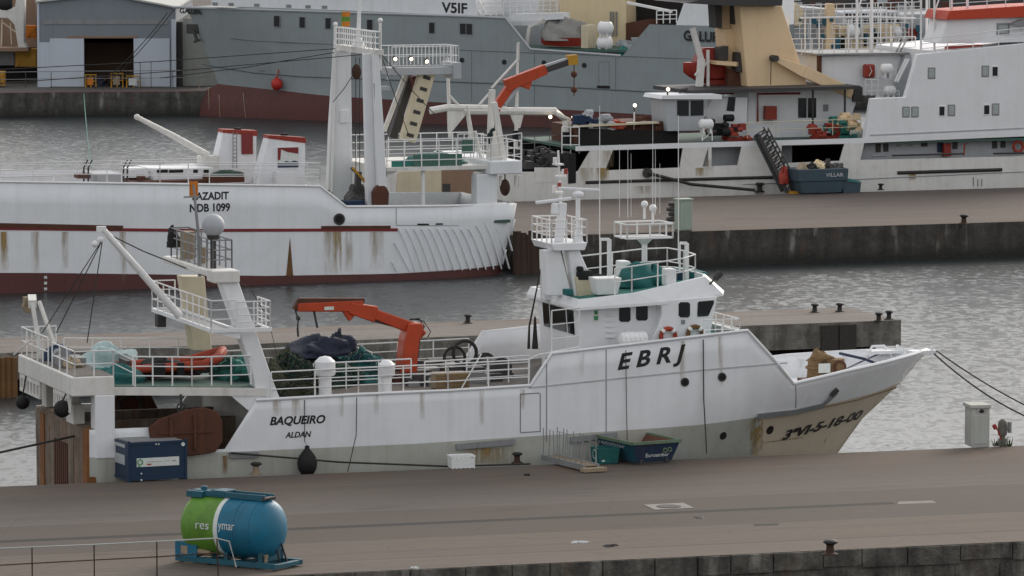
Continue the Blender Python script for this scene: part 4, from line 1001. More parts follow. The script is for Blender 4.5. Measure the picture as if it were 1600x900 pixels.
c = S.p(372, 588, 3.0); net_heap(S, (c[0], 3.2, 5.0), .9, 1.2, .8, 9, ['teal_deck', 'net_green', 'net_dark'], 'net_heap', 'small teal net heap on the stern platform aft of the mast leg', 'fishing net', 'nets heaped on the trawler deck', 120)
m = MB(); c = S.p(500, 552, 4.2); m.lump((c[0], 4.3, c[2] - .1), 1.05, .9, .55, 12, .45, 26, 14); b = S.p(535, 540, 4.2); m.lump((b[0], 4.4, b[2] - .25), .55, .6, .55, 13, .5); solo(S, m, 'tarpaulin_bundle', 'blue_cover', 'crumpled dark blue tarpaulin bundle under the orange crane hook', 'tarpaulin', smooth=60)
# rescue boat and life rafts
t = Thing(S, S.p(270, 590, 3.0), 'inflatable_boat', 'orange inflatable boat lashed on the stern platform', 'inflatable boat')
bx, by, bz = t.b; m = MB(); P = [(bx - 1.9, 2.2, bz + .42), (bx + .9, 2.15, bz + .50), (bx + 1.55, 2.5, bz + .72), (bx + 1.85, 3.0, bz + .9), (bx + 1.55, 3.5, bz + .72), (bx + .9, 3.85, bz + .50), (bx - 1.9, 3.8, bz + .42)]
m.tube(P, [.15, .18, .19, .19, .2, .19, .15], 12); t.part(m, 'buoyancy_tube', 'rib_orange', smooth=60)
m = MB(); m.hexa([(bx - 1.7, 2.5, bz + .05), (bx + .9, 2.6, bz + .1), (bx + .9, 3.4, bz + .1), (bx - 1.7, 3.5, bz + .05), (bx - 1.7, 2.25, bz + .35), (bx + 1.3, 2.4, bz + .5), (bx + 1.3, 3.6, bz + .5), (bx - 1.7, 3.75, bz + .35)]); t.part(m, 'boat_hull', 'rust_brown')
m = MB(); m.box(bx - 1.85, bx - 1.7, 2.4, 3.6, bz + .2, bz + .72); m.box(bx - .5, bx - .2, 2.4, 3.6, bz + .5, bz + .56); t.part(m, 'boat_fittings', 'steel_dark')
m = MB(); m.box(bx + .6, bx + 1.2, 2.08, 2.3, bz + .22, bz + .62); m.box(bx - 1.0, bx - .55, 1.95, 2.25, bz + .2, bz + .62); m.box(bx - .1, bx + .15, 1.95, 2.25, bz + .2, bz + .64); m.lump((bx - .4, 3.0, bz + .45), .8, .6, .25, 3, .3); t.part(m, 'lashing', 'black_rubber')
def raft(fr, c, r, L, name_label, group, rings=5, axis='x', cradle=True):
    t = Thing(fr, (c[0], c[1], c[2] - r - .25), 'life_raft', name_label, 'life raft', group)
    m = MB(); h = L / 2; m.lathe([(.02, -h - r * .30), (r * .6, -h - r * .22), (r * .95, -h), (r, -h + .05), (r, h - .05), (r * .95, h), (r * .6, h + r * .22), (.02, h + r * .30)], c, 18, axis=axis); can = t.part(m, 'canister', 'raft_white', smooth=40)
    m = MB()
    for k in range(rings):
        d = lerp(-h + .1, h - .1, k / max(1, rings - 1)); q = (c[0] + d, c[1], c[2]) if axis == 'x' else (c[0], c[1] + d, c[2]); m.torus(q, r, r * .09, axis, 18, 6)
    m.build('band', 'raft_white', can, off=t.b)
    if cradle:
        m = MB()
        for d in (-h * .6, h * .6): x, y = (c[0] + d, c[1]) if axis == 'x' else (c[0], c[1] + d); m.box(x - .05, x + .05, y - r * .8 if axis == 'x' else y - .05, y + r * .8 if axis == 'x' else y + .05, c[2] - r - .25, c[2] - r * .8)
        t.part(m, 'cradle', 'rail_white')
    return t
c = S.p(989, 531, .85); raft(S, (c[0], .85, c[2]), .30, .95, 'ribbed white life raft canister under the wheelhouse windows', None)
def lifebuoy(fr, c, Rr, label, mats, group='lifebuoys on the wheelhouse side'):
    t = Thing(fr, (c[0], c[1], c[2] - Rr), 'lifebuoy', label, 'lifebuoy', group); m = MB(); m.torus(c, Rr * .76, Rr * .24, 'y', 28, 10); t.part(m, 'ring', mats[0], smooth=60)
    m = MB()
    for k in range(4): a = pi / 4 + k * pi / 2; q = (c[0] + Rr * .76 * cos(a), c[1], c[2] + Rr * .76 * sin(a)); tx = (-sin(a), 0, cos(a)); m.cyl((q[0] - tx[0] * .06, q[1], q[2] - tx[2] * .06), (q[0] + tx[0] * .06, q[1], q[2] + tx[2] * .06), Rr * .262, n=12)
    t.part(m, 'band', mats[1], smooth=40)
c = S.p(1044, 525, YF - .12); lifebuoy(S, c, .36, 'bright orange lifebuoy, the aft one on the wheelhouse side', ('rib_orange', 'raft_white'))
c = S.p(1086, 522, YF - .12); lifebuoy(S, c, .36, 'faded brown and white lifebuoy, the forward one beside the wheelhouse corner', ('pile_wood', 'raft_white'))
# pale tarps and teal covers at the stern
def lump_thing(px, py, off, rx, ry, rz, seed, mat, name, label, cat, amp=.3, zbase=None, fr=S, smooth=60, group=None):
    c = fr.p(px, py, off); m = MB(); m.lump((c[0], off, c[2] if zbase is None else zbase), rx, ry, rz, seed, amp, 24, 12); return solo(fr, m, name, mat, label, cat, group, smooth)
lump_thing(172, 566, 5.4, 1.3, 1.6, .85, 21, 'pale_tarp', 'tarpaulin', 'pale blue tarpaulin over gear at the stern rail', 'tarpaulin', zbase=5.2)
lump_thing(178, 590, 1.9, 1.2, .9, .55, 22, 'teal_cover', 'tarpaulin', 'dark teal tarpaulin draped beside the orange inflatable boat', 'tarpaulin', zbase=5.15)
lump_thing(90, 574, 5.6, .5, .6, .6, 23, 'net_blue', 'rope_heap', 'dark blue rope heap behind the stern rail', 'rope', zbase=5.6)
lump_thing(112, 582, 3.2, .4, .5, .35, 24, 'timber', 'rope_heap', 'tan rope heap on the stern beam', 'rope', zbase=5.6)
# trawl doors
def trawl_door(fr, pts, off, th, label, group, hole=None):
    t = Thing(fr, (sum(p[0] for p in pts) / len(pts), off, min(p[1] for p in pts)), 'trawl_door', label, 'trawl door', group)
    m = MB(); m.prism(pts, off - th / 2, off + th / 2); pl_ = t.part(m, 'door_plate', 'rust_brown', bevel=.03)
    xs = [p[0] for p in pts]; zs = [p[1] for p in pts]; xm, zm = (min(xs) + max(xs)) / 2, (min(zs) + max(zs)) / 2; hx, hz = (max(xs) - min(xs)) / 2, (max(zs) - min(zs)) / 2
    m = MB()
    for k in (-.45, .2): m.box(xm + k * hx, xm + k * hx + .10, off - th / 2 - .08, off - th / 2, zm - hz * .72, zm + hz * .72)
    m.box(xm - hx * .75, xm + hx * .75, off - th / 2 - .05, off - th / 2, zm - .05, zm + .05); t.part(m, 'stiffener', 'rust_brown')
    m = MB(); m.tube([(xm - hx * .1, off, zm + hz * .9), (xm - hx * .12, off, 4.9)], .05, 5); m.torus((xm - hx * .1, off, zm + hz), .16, .04, 'y', 12, 6)
    if hole: m.torus((xm + hole, off - th / 2 - .03, zm + .1), .42, .09, 'y', 20, 7)
    t.part(m, 'towing_bracket', 'steel_dark')
door_px = [(232, 668), (248, 655), (290, 640), (318, 636), (340, 643), (347, 658), (347, 690), (336, 706), (300, 712), (262, 708), (236, 694)]
trawl_door(S, [S.L(x, y, -.15) for x, y in door_px], -.15, .16, 'big rust brown trawl door hanging on the near side of the stern', 'trawl doors of the near trawler')
trawl_door(S, [S.L(x + 66, y - 3, 7.2) for x, y in [(100, 640), (118, 618), (150, 610), (168, 616), (180, 640), (180, 664), (150, 672), (110, 668)]], 7.2, .16, 'rust brown trawl door with a dark ring, hanging on the far side of the stern', 'trawl doors of the near trawler', hole=-.1)
# black floats hanging under the stern beam
flo = []
for px, py, o, r, lb in ((55, 628, 7.0, .26, 'round black float hanging under the outer end of the stern beam'), (117, 638, .9, .31, 'larger round black float hanging beside the white gallows leg')):
    t = Thing(S, S.p(px, py + 12, o), 'net_float', lb, 'float', 'floats under the stern beam'); c = S.p(px, py, o); m = MB(); m.sph((-.75, o, c[2]), r, r, r, 16, 10); t.part(m, 'ball', 'black_rubber', smooth=60); m = MB(); m.tube([(-.75, o, c[2] + r * .9), (-.62, o, 4.95)], .03, 5); t.part(m, 'lanyard', 'rope_dark')
# crates by the crane, brown windlass cover on the foredeck
t = Thing(S, (S.p(703, 608, .9)[0], .9, 4.6), 'wooden_crate', 'tan wooden crate on the deck behind the side rail', 'crate'); x, y, z = t.b
m = MB(); m.box(x - .62, x + .62, y - .3, y + .4, z + .05, z + .62); t.part(m, 'box', 'timber', bevel=.03); m = MB()
for k in range(4): m.box(x - .64, x + .64, y - .325, y - .30, z + .08 + k * .135, z + .18 + k * .135)
t.part(m, 'slats', 'rope_brown'); m = MB(); m.box(x - .5, x - .38, y - .3, y + .4, z - .02, z + .06); m.box(x + .38, x + .5, y - .3, y + .4, z - .02, z + .06); t.part(m, 'runner', 'steel_dark')
wx, wz_ = SH(1290, 590); wq0 = S.p(1290, 592, 2.9); wx = wq0[0]; t = Thing(S, (wx, 2.9, wq0[2] - .1), 'windlass', 'brown rope wrapped windlass on the open foredeck', 'windlass'); x, y, z = t.b
m = MB(); m.cyl((x - .38, y, z + .1), (x - .38, y, z + .82), .36, .31, 18); m.cyl((x + .26, y - .25, z + .1), (x + .26, y - .25, z + .88), .35, .37, 18); t.part(m, 'drum', 'rope_brown', smooth=40)
m = MB(); m.lump((x - .25, y, z + .78), .46, .42, .40, 31, .3, 20, 10); m.torus((x - .38, y, z + .55), .36, .06, 'z', 18, 6); t.part(m, 'rope_turns', 'rope_brown')
m = MB(); m.box(x - .52, x - .06, y - .62, y - .58, z + .40, z + .75); t.part(m, 'cover_plate', 'sign_white')
m = MB(); m.torus((x + .30, y - .67, z + .6), .22, .05, 'y', 16, 6); m.box(x - .9, x + .8, y - .5, y + .6, z - .1, z + .12); t.part(m, 'bed', 'rust_brown')

# fenders, hanging ropes and moorings
t = Thing(S, (S.L(480, 738, -.45)[0], -.45, S.L(480, 738, -.45)[1]), 'fender', 'black teardrop fender hanging on the hull under the name', 'fender'); c = S.p(480, 722, -.45); cx = S.p(480, 712, -.45)
m = MB(); m.lathe([(.02, -.5), (.22, -.42), (.33, -.22), (.36, .02), (.30, .22), (.16, .42), (.09, .50), (.08, .60), (.02, .62)], (c[0], -.45, c[2] - .02), 20); t.part(m, 'bag', 'black_rubber', smooth=60)
m = MB(); m.tube([(c[0], -.45, c[2] + .58), S.p(476, 690, -.15), S.p(476, 625, -.03)], .016, 5); t.part(m, 'lanyard', 'rope_dark')
def rope(fr_pts, r, label, mat='rope_dark', group=None, sag=0.0, n=14, cat='rope', name='mooring_rope'):
    P = []
    if sag:
        a, b = Vector(fr_pts[0]), Vector(fr_pts[-1])
        for i in range(n + 1): t = i / n; q = a.lerp(b, t); q.z -= sag * 4 * t * (1 - t); P.append(q)
    else: P = [Vector(p) for p in fr_pts]
    m = MB(); o = P[0].copy(); m.tube([p - o for p in P], r, 5); ob = m.build(name, mat); ob.location = o; return tag(ob, label, cat, group)
MO = 'mooring ropes of the near trawler'
bo = S.W(33.75, 3.6, 4.95)
e1 = Vector(on_z(1665, 668, QT + .3)); e2 = Vector(on_z(1655, 659, QT + .3)); e1.z = e2.z = 2.3
e1 = Q.W(24.5, 22.6, 2.35); e2 = Q.W(24.9, 22.9, 2.35)
rope([bo, e1], .032, 'lower of two bow ropes running over the water to the right', group=MO, sag=.55); rope([bo + Vector((.1, .1, .1)), e2], .028, 'upper of two bow ropes running over the water to the right', group=MO, sag=.30)
rope([S.W(.0, 2.0, 3.3), Vector((-20.6, 184.6, 2.5)), Vector((-26, 183, 2.2))], .045, 'stern rope running down across the transom to the left', group=MO)
rope([S.W(9.8, -.12, 4.55), S.W(9.75, -.2, 3.2), S.W(9.4, -.3, 1.9)], .018, 'thin rope hanging slanted down the white side right of the name', group='ropes hanging down the hull')
q1 = S.L(978, 545, -.1); rope([S.W(q1[0], -.08, 5.9), S.W(q1[0] + .02, -.1, 4), S.W(q1[0] + .04, -.14, 2.6)], .016, 'thin dark rope hanging over the letters on the side', group='ropes hanging down the hull')
q2 = S.L(1099, 530, -.1); rope([S.W(q2[0], -.08, 6.2), S.W(q2[0] + .02, -.1, 4), S.W(q2[0] + .12, -.16, 2.0)], .024, 'dark rope hanging from under the lifebuoys between the portholes', group='ropes hanging down the hull')
rope([S.W(5.1, -.2, 2.75), S.W(9, -.5, 2.3), S.W(13, -.9, 2.03), S.W(16, -1.2, 2.04)], .035, 'slack dark rope lying from the stern along the quay edge', group=MO)
q3 = S.L(370, 640, -.1)

# ================================================================ THINGS ON THE NEAR QUAY
def on_quay(px, py): return Q.G(px, py, QT)
# navy waste container
g = on_quay(200, 754); Y0 = radians(-2); bf = Fr(*Q.W(g[0], g[1], QT)[:2], 24.0, QT)
t = Thing(bf, (0, 0, 0), 'waste_container', 'navy blue steel waste container with a white sticker, standing at the quay edge', 'container')
L_ = bf.L(293, 752, 0)[0]; Hh = bf.L(200, 690, 0)[1]; D_ = 1.75
m = MB(); m.box(0.03, L_ - .03, .03, D_ - .03, .08, Hh - .12); t.part(m, 'box', 'box_navy', bevel=.02)
m = MB()
for x in (0, L_ - .1):
    for y in (0, D_ - .1): m.box(x, x + .1, y, y + .1, 0, Hh)
t.part(m, 'corner_posts', 'box_navy', bevel=.01)
m = MB(); m.box(.1, L_ - .1, 0, .07, Hh - .13, Hh - .05); m.box(.1, L_ - .1, D_ - .07, D_, Hh - .13, Hh - .05); m.box(0, .07, .1, D_ - .1, Hh - .13, Hh - .05); m.box(.1, L_ - .1, 0, .07, .05, .13); m.box(0, .07, .1, D_ - .1, .05, .13); t.part(m, 'frame_rails', 'box_navy')
m = MB(); m.box(.12, L_ - .12, .12, D_ - .12, Hh - .14, Hh - .06); m.box(.1, L_ * .52, .1, D_ * .9, Hh - .065, Hh - .02); t.part(m, 'lid', 'steel_grey')
a, b = bf.L(214, 731, 0), bf.L(280, 713, 0); m = MB(); m.box(a[0], b[0], .005, .028, a[1] + .02, b[1]); stk = t.part(m, 'sticker', 'sign_white')
m = MB(); xx = a[0] + .12; zz = (a[1] + b[1]) / 2; m.torus((xx, 0.0, zz + .03), .09, .022, 'y', 16, 5); m.bar((xx - .08, 0, zz - .1), (xx + .02, 0, zz - .14), .03); m.build('logo', 'green_letter', stk)
for k, (u0, u1, v) in enumerate(((.24, .34, -.09),)):
    m = MB(); m.box(a[0] + (b[0] - a[0]) * u0, a[0] + (b[0] - a[0]) * u1, -.002, .006, zz + v, zz + v + .05); m.build('sticker_text', 'red_letter', stk)
m = MB()
for u0, u1, v, h in ((.24, .62, .02, .025), (.68, .78, .03, .02), (.84, .93, .0, .07)): m.box(a[0] + (b[0] - a[0]) * u0, a[0] + (b[0] - a[0]) * u1, .0, .006, zz + v, zz + v + h * .5)
m.build('sticker_text', 'seam_grey', stk)
m = MB(); m.box(-.0, .025, .35, D_ - .12, Hh * .40, Hh * .64); m.box(-.002, .02, .3, D_ - .3, Hh - .26, Hh - .14); t.part(m, 'sticker', 'tower_grey')
m = MB()
for px, py, r in ((286, 694, .07), (244, 694, .028), (248, 694, .028), (221, 740, .03), (221, 750, .035)): x, z = bf.L(px, py, 0); m.cyl((x, .035, z), (x, -.01, z), r, n=12)
t.part(m, 'round_mark', 'sign_white')
m = MB()
for x in (.1, L_ - .25):
    for y in (.1, D_ - .25): m.box(x, x + .15, y, y + .15, 0.0, .09)
t.part(m, 'foot', 'steel_dark')

# green and blue tank on its skid
g = on_quay(374, 886); tf = Fr(*Q.W(g[0], g[1], QT)[:2], -30.0, QT)
TYAW = -33.0
ctr = on_z(354, 886, QT)
tf = Fr(ctr[0], ctr[1], TYAW, QT)
t = Thing(tf, (0, 0, 0), 'waste_tank', 'horizontal green and blue liquid waste tank on a blue skid frame', 'tank')
rad = .93; zc = .26 + rad; yc = .70; xl, xr = -1.46, 1.02
def dome(x, sg): return [(rad * sqrt(max(0.0004, 1 - k * k)), x + sg * .48 * k) for k in (0, .2, .4, .58, .74, .87, .96, 1.0)]
xw = -.36
m = MB(); m.lathe(dome(xl, -1)[::-1] + [(rad, xw)], (0, yc, zc), 40, axis='x'); body = t.part(m, 'tank_shell', 'tank_green', smooth=45); body['label'] = 'green end of the tank'
m = MB(); m.lathe([(rad, xw + .16)] + dome(xr, 1), (0, yc, zc), 40, axis='x'); body2 = t.part(m, 'tank_shell', 'tank_blue', smooth=45); body2['label'] = 'blue end of the tank'
m = MB(); m.lathe([(rad + .006, xw), (rad + .006, xw + .16)], (0, yc, zc), 40, axis='x'); t.part(m, 'white_band', 'sign_white', smooth=45)
for xx in (.35, .95): m = MB(); m.lathe([(rad + .012, xx), (rad + .012, xx + .05)], (0, yc, zc), 40, axis='x'); t.part(m, 'weld_band', 'tank_blue', smooth=45)
def tank_text(s, xc, mat, par, wd):
    vs, fs = text_mesh(s, .40, bold=-.004, width=wd, depth=.01); o = []
    for x, y, z in vs:
        an = pi + radians(4) + z / rad
        rr = rad + .012 - y; o.append((xc + x, yc + rr * cos(an), zc - rr * sin(an)))
    m = MB(); m.add(o, fs); m.build('lettering', mat, par)
tank_text('res', xw - .40, 'white_letter', body, .50); tank_text('ymar', xw + .16 + .36, 'white_letter', body2, .62)
m = MB(); zt_ = zc + rad
m.box(xl - .25, xr + .15, yc - .28, yc - .22, zt_ - .02, zt_ + .16); m.box(xl - .25, xr + .15, yc + .22, yc + .28, zt_ - .02, zt_ + .16); m.box(xl - .25, xr + .15, yc - .24, yc + .24, zt_ + .02, zt_ + .06); m.box(xl - .3, xl + .3, yc - .42, yc + .42, zt_ - .06, zt_ + .14); m.box(xl + .6, xl + 1.1, yc - .3, yc + .3, zt_ + .04, zt_ + .2)
m.cyl((xl + .1, yc, zt_ + .1), (xl + .1, yc, zt_ + .26), .1); t.part(m, 'walkway', 'tank_frame', bevel=.01)
m = MB(); m.cyl((xr + .12, yc - .3, zt_ + .05), (xr + .12, yc + .3, zt_ + .05), .06); m.tube([(xl - .2, yc - .25, zt_), (xl - .2, yc - .25, zt_ - .4)], .02, 5); m.tube([(xr + .05, yc - .2, zt_), (xr + .22, yc - .42, zt_ - .5), (xr + .3, yc - .52, zt_ - .9)], .015, 5); t.part(m, 'hose_rail', 'steel_dark')
m = MB(); m.box(-2.0, 1.85, .0, .17, .05, .22); m.box(-2.0, 1.85, 1.35, 1.52, .05, .22)
for x in (-2.0, -.9, .2, .95, 1.68): m.box(x, x + .17, .1, 1.45, .06, .2)
t.part(m, 'skid', 'tank_frame', bevel=.01)
m = MB()
for x in (-1.5, -.2, 1.1): m.prism([(x, .2), (x + .12, .2), (x + .12, .9), (x, .9)], .15, .3); m.prism([(x, .2), (x + .12, .2), (x + .12, .9), (x, .9)], 1.2, 1.35); m.box(x, x + .12, .2, 1.3, .2, .52)
t.part(m, 'saddle', 'tank_frame')
m = MB(); m.box(-1.98, -1.15, -.02, .03, .2, .68); t.part(m, 'side_panel', 'tank_blue'); m = MB(); m.cyl((-1.3, .1, .42), (-.7, .1, .36), .10, .08); m.box(-1.75, -1.5, -.03, .03, .3, .55); t.part(m, 'outlet_pipe', 'timber', smooth=40)
m = MB(); m.cyl((1.25, .35, .2), (1.25, .35, .38), .06); m.box(1.19, 1.31, .28, .42, .38, .44); t.part(m, 'valve', 'timber'); m = MB(); m.bar((1.6, 1.0, .2), (1.42, .95, .75), .05); m.bar((1.62, .6, .2), (1.48, .62, .6), .04); t.part(m, 'strut', 'black_rubber')

# skip by the trawler's side
sk = on_z(994, 727, QT); kf = Fr(sk[0], sk[1], 28.0, QT)
t = Thing(kf, (0, 0, 0), 'skip', 'open navy blue skip with a green rim, standing beside the trawler', 'skip')
fw = kf.L(1049, 727, 0)[0]; ht = kf.L(1000, 692, 0)[1]; dp = 2.75; ov = .33
bot = [(0, 0), (fw, 0), (fw, dp), (0, dp)]; top = [(-.10, -.22), (fw + ov, -.22), (fw + ov, dp + .55), (-.10, dp + .55)]
top = [(-.22, -.12), (fw + .30, -.12), (fw + .30, dp + .5), (-.22, dp + .5)]
m = MB(); m.sheet([(*top[0], ht), (*bot[0], .1), (*bot[1], .1), (*top[1], ht)]); m.sheet([(*bot[1], .1), (*bot[2], .1), (*top[2], ht), (*top[1], ht)]); m.sheet([(*bot[2], .1), (*bot[3], .1), (*top[3], ht), (*top[2], ht)]); t.part(m, 'shell', 'skip_blue')
m = MB(); m.sheet([(*top[0], ht), (*top[3], ht), (*bot[3], .1), (*bot[0], .1)]); sp_ = t.part(m, 'shell', 'skip_teal'); sp_['label'] = 'paler teal end of the skip'
m = MB(); q_ = .06; ti = [(x + (q_ if x < fw / 2 else -q_), y + (q_ if y < dp / 2 else -q_)) for x, y in top]; bi = [(x + (q_ if x < fw / 2 else -q_), y + (q_ if y < dp / 2 else -q_)) for x, y in bot]
for i in range(4): j = (i + 1) % 4; m.sheet([(*ti[i], ht), (*ti[j], ht), (*bi[j], .35), (*bi[i], .35)])
m.sheet([(*p, .36) for p in bi]); t.part(m, 'inside', 'skip_inside')
m = MB()
for i in range(4): j = (i + 1) % 4; m.bar((*top[i], ht), (*top[j], ht), .13, .10)
t.part(m, 'rim', 'skip_rim')
m = MB(); m.box(.05, fw - .05, .02, dp - .05, 0, .11)
for x in (.15, fw - .25): m.box(x, x + .1, -.03, .02, .05, .2)
t.part(m, 'base', 'steel_dark')
def skip_y(x, z): return lerp(0, -.12, (z - .1) / (ht - .1)) - .004
zz = ht * .42; x1 = kf.L(1008, 713, 0)[0]; x2 = kf.L(1044, 711, 0)[0]
lettering(t.e, 'white_letter', 'Euroambar', ((x1 + x2) / 2, zz), .20, skip_y, 0, width=(x2 - x1), bold=.004)
m = MB(); lx, lz = kf.L(1041, 703, 0); m.torus((lx - .1, skip_y(0, lz) - .02, lz), .075, .03, 'y', 12, 5); m.torus((lx + .09, skip_y(0, lz) - .02, lz + .02), .075, .03, 'y', 12, 5); t.part(m, 'emblem', 'skip_rim')
# marks on the end panel
def end_panel(u, v, d=.012):                      # u along the end, v up
    P0 = Vector((*bot[0], .1)); P1 = Vector((*bot[3], .1)); P2 = Vector((*top[0], ht)); P3 = Vector((*top[3], ht)); q = P0.lerp(P1, u).lerp(P2.lerp(P3, u), v); return q + Vector((-d, 0, 0))
m = MB(); vs, fs = text_mesh('resymar', .5, bold=.01, width=1.0); hs_ = [v[2] for v in vs]
m.add([end_panel(.5 - x * .62, .68 + z * .65, .012 - y * .5) for x, y, z in vs], fs); m.build('lettering', 'tower_grey', t.e)

# small teal bin against the skip
b_ = on_z(936, 726, QT); nf = Fr(b_[0], b_[1], 20, QT); t = Thing(nf, (0, 0, 0), 'fish_box', 'teal plastic bin leaning against the end of the navy skip', 'bin')
m = MB(); m.loft([[(0, 0, .02), (.72, 0, .02), (.72, .7, .02), (0, .7, .02)], [(-.06, -.06, .58), (.78, -.06, .58), (.78, .76, .58), (-.06, .76, .58)], [(-.02, -.02, .58), (.74, -.02, .58), (.74, .72, .58), (-.02, .72, .58)], [(.04, .04, .1), (.68, .04, .1), (.68, .66, .1), (.04, .66, .1)]]); t.part(m, 'tub', 'teal_cover')
m = MB(); m.torus((-.06, .3, .35), .16, .02, 'x', 14, 5); m.tube([(-.1, 0, .04), (-.12, 0, .55)], .02, 5); t.part(m, 'handle', 'pale_tarp')
m = MB(); m.box(.1, .22, -.02, .0, .1, .16); t.part(m, 'label_plate', 'sign_white')

# gangway lying on the quay
a, b = on_z(858, 721, QT), on_z(924, 737, QT); gl = (Vector(b) - Vector(a)).length; gf = Fr(a[0], a[1], degrees(atan2(b[1] - a[1], b[0] - a[0])), QT)
t = Thing(gf, (0, 0, 0), 'gangway', 'grey gangway with upright posts lying on the quay before the skip', 'gangway')
m = MB(); m.bar((0, -.28, .16), (gl, -.28, .16), .09, .2); m.bar((0, .28, .16), (gl, .28, .16), .09, .2); t.part(m, 'side_beam', 'steel_grey')
m = MB()
for k in range(16): x = lerp(.1, gl - .15, k / 15); m.box(x, x + .12, -.26, .26, .20, .235)
m.box(gl, gl + .35, -.45, .45, .03, .16); t.part(m, 'treads', 'timber')
m = MB()
for k in range(8):
    x = lerp(.1, gl * .93, k / 7); h = lerp(1.05, 1.0, k / 7)
    for y in (-.28, .28): m.tube([(x, y, .2), (x + .1 * sin(k * 2.1), y, .2 + h)], .018, 5)
m.tube([(0.1, .28, 1.1), (gl * .93, .28, 1.0)], .010, 4); t.part(m, 'stanchions', 'steel_grey')

# white crate
c0 = on_z(706, 733, QT); cf = Fr(c0[0], c0[1], 16, QT); wd = cf.L(742, 732, 0)[0]; hh = cf.L(707, 712, 0)[1]
t = Thing(cf, (0, 0, 0), 'plastic_crate', 'small white slatted plastic crate at the quay edge below the hull', 'crate'); D_ = .6
m = MB(); m.box(.02, wd - .02, .02, D_ - .02, .02, hh - .16); t.part(m, 'crate_body', 'raft_white')
m = MB()
for k in range(3): z = .02 + k * (hh - .1) / 3; m.box(0, wd, 0, .02, z, z + (hh - .1) / 3 - .035); m.box(0, .02, .02, D_, z, z + (hh - .1) / 3 - .035)
for k in range(6): x = k * (wd - .05) / 5; m.box(x, x + .05, -.008, .0, 0, hh - .06)
t.part(m, 'slats', 'raft_white'); m = MB(); m.bar((-.02, 0, hh - .05), (wd + .02, 0, hh - .05), .06); m.bar((-.02, D_, hh - .05), (wd + .02, D_, hh - .05), .06); m.bar((0, 0, hh - .05), (0, D_, hh - .05), .06); m.bar((wd, 0, hh - .05), (wd, D_, hh - .05), .06); t.part(m, 'rim', 'raft_white')

# cabinet and hydrant on the right, bollards
c0 = on_z(1518, 699, QT); cf = Fr(c0[0], c0[1], 10, QT); wd = cf.L(1546, 699, 0)[0]; hh = cf.L(1530, 634, 0)[1]
t = Thing(cf, (0, 0, 0), 'utility_cabinet', 'tall pale concrete utility cabinet on the quay by the bow ropes', 'cabinet'); D_ = 1.0
m = MB(); m.box(0, wd, 0, D_, 0, hh - .1); t.part(m, 'cabinet_body', 'concrete_box', bevel=.02)
m = MB(); m.box(-.06, wd + .04, -.06, D_ + .05, hh - .1, hh + .03); t.part(m, 'cap', 'concrete_box', bevel=.015)
m = MB(); m.box(.08, wd - .06, -.03, .0, .12, hh * .77); t.part(m, 'door', 'cabinet_grey', bevel=.01)
m = MB(); m.cyl((wd * .55, -.03, hh * .87), (wd * .55, .0, hh * .87), .075); m.box(wd * .55 - .1, wd * .55 + .1, -.02, .0, hh * .84, hh * .87); t.part(m, 'socket', 'black_letter')
m = MB(); m.box(wd * .25, wd * .26, -.012, .0, hh * .8, hh - .12); m.box(wd * .78, wd * .79, -.012, .0, hh * .8, hh - .12); t.part(m, 'seam', 'seam_grey')
c0 = on_z(1566, 697, QT); hf = Fr(c0[0], c0[1], 10, QT); t = Thing(hf, (0, 0, 0), 'hydrant', 'mossy grey water hydrant post beside the pale cabinet', 'hydrant')
m = MB(); m.cyl((0, 0, 0), (0, 0, .28), .16, .14); m.cyl((0, 0, .28), (0, 0, .40), .10); m.lathe([(.15, .40), (.17, .44), (.17, .86), (.15, .92), (.06, 1.0), (.02, 1.02)], (0, 0, 0), 16); t.part(m, 'post', 'pier_wall', smooth=40)
m = MB(); m.cyl((.1, 0, .68), (.30, 0, .66), .09); m.box(.22, .32, -.12, .12, .5, .9); t.part(m, 'outlet', 'steel_grey'); m = MB(); m.tube([(-.06, -.1, .25), (-.2, -.1, .6), (-.28, -.1, .72)], .03, 6); m.cyl((-.28, -.1, .66), (-.36, -.1, .82), .08); t.part(m, 'lever', 'boat_red')
q = random.Random(4); m = MB()
for k in range(60): a = q.uniform(0, 2 * pi); r = q.uniform(.1, .38); x, y = r * cos(a), r * sin(a) * .8; h = q.uniform(.1, .4); m.add([(x - .02, y, 0), (x + .02, y, 0), (x + q.uniform(-.1, .1), y + q.uniform(-.05, .05), h)], [(0, 1, 2)])
tag(solo(hf, m, 'weeds', 'weed', 'green weeds growing round the foot of the hydrant', 'weeds'), kind='stuff')
def bollard(loc, s, mats, label, group, yaw=0.3):
    f_ = Fr(loc[0], loc[1], degrees(yaw), loc[2]); t = Thing(f_, (0, 0, 0), 'mooring_bollard', label, 'bollard', group); m = MB()
    m.lathe([(.30 * s, 0), (.30 * s, .05 * s), (.17 * s, .10 * s), (.14 * s, .30 * s), (.16 * s, .42 * s)], (0, 0, 0), 18); t.part(m, 'stem', mats[0], smooth=40)
    m = MB(); m.lathe([(.16 * s, .40 * s), (.27 * s, .46 * s), (.27 * s, .52 * s), (.2 * s, .57 * s), (.02, .58 * s)], (0, -.04 * s, 0), 18); t.part(m, 'head', mats[1], smooth=40); return t.e
c0 = on_z(1297, 867, QT); bollard(c0, .85, ('bollard_rust', 'bollard_iron'), 'rusty iron bollard on the nearest quay edge', 'bollards along the quay edges')
c0 = on_z(808, 724, QT); bollard(c0, .7, ('bollard_rust', 'bollard_iron'), 'low rusty bollard between the white crate and the gangway', 'bollards along the quay edges')
c0 = on_z(400, 741, QT); bollard(c0, .75, ('timber', 'bollard_iron'), 'small pale topped bollard at the quay edge right of the navy container', 'bollards along the quay edges')
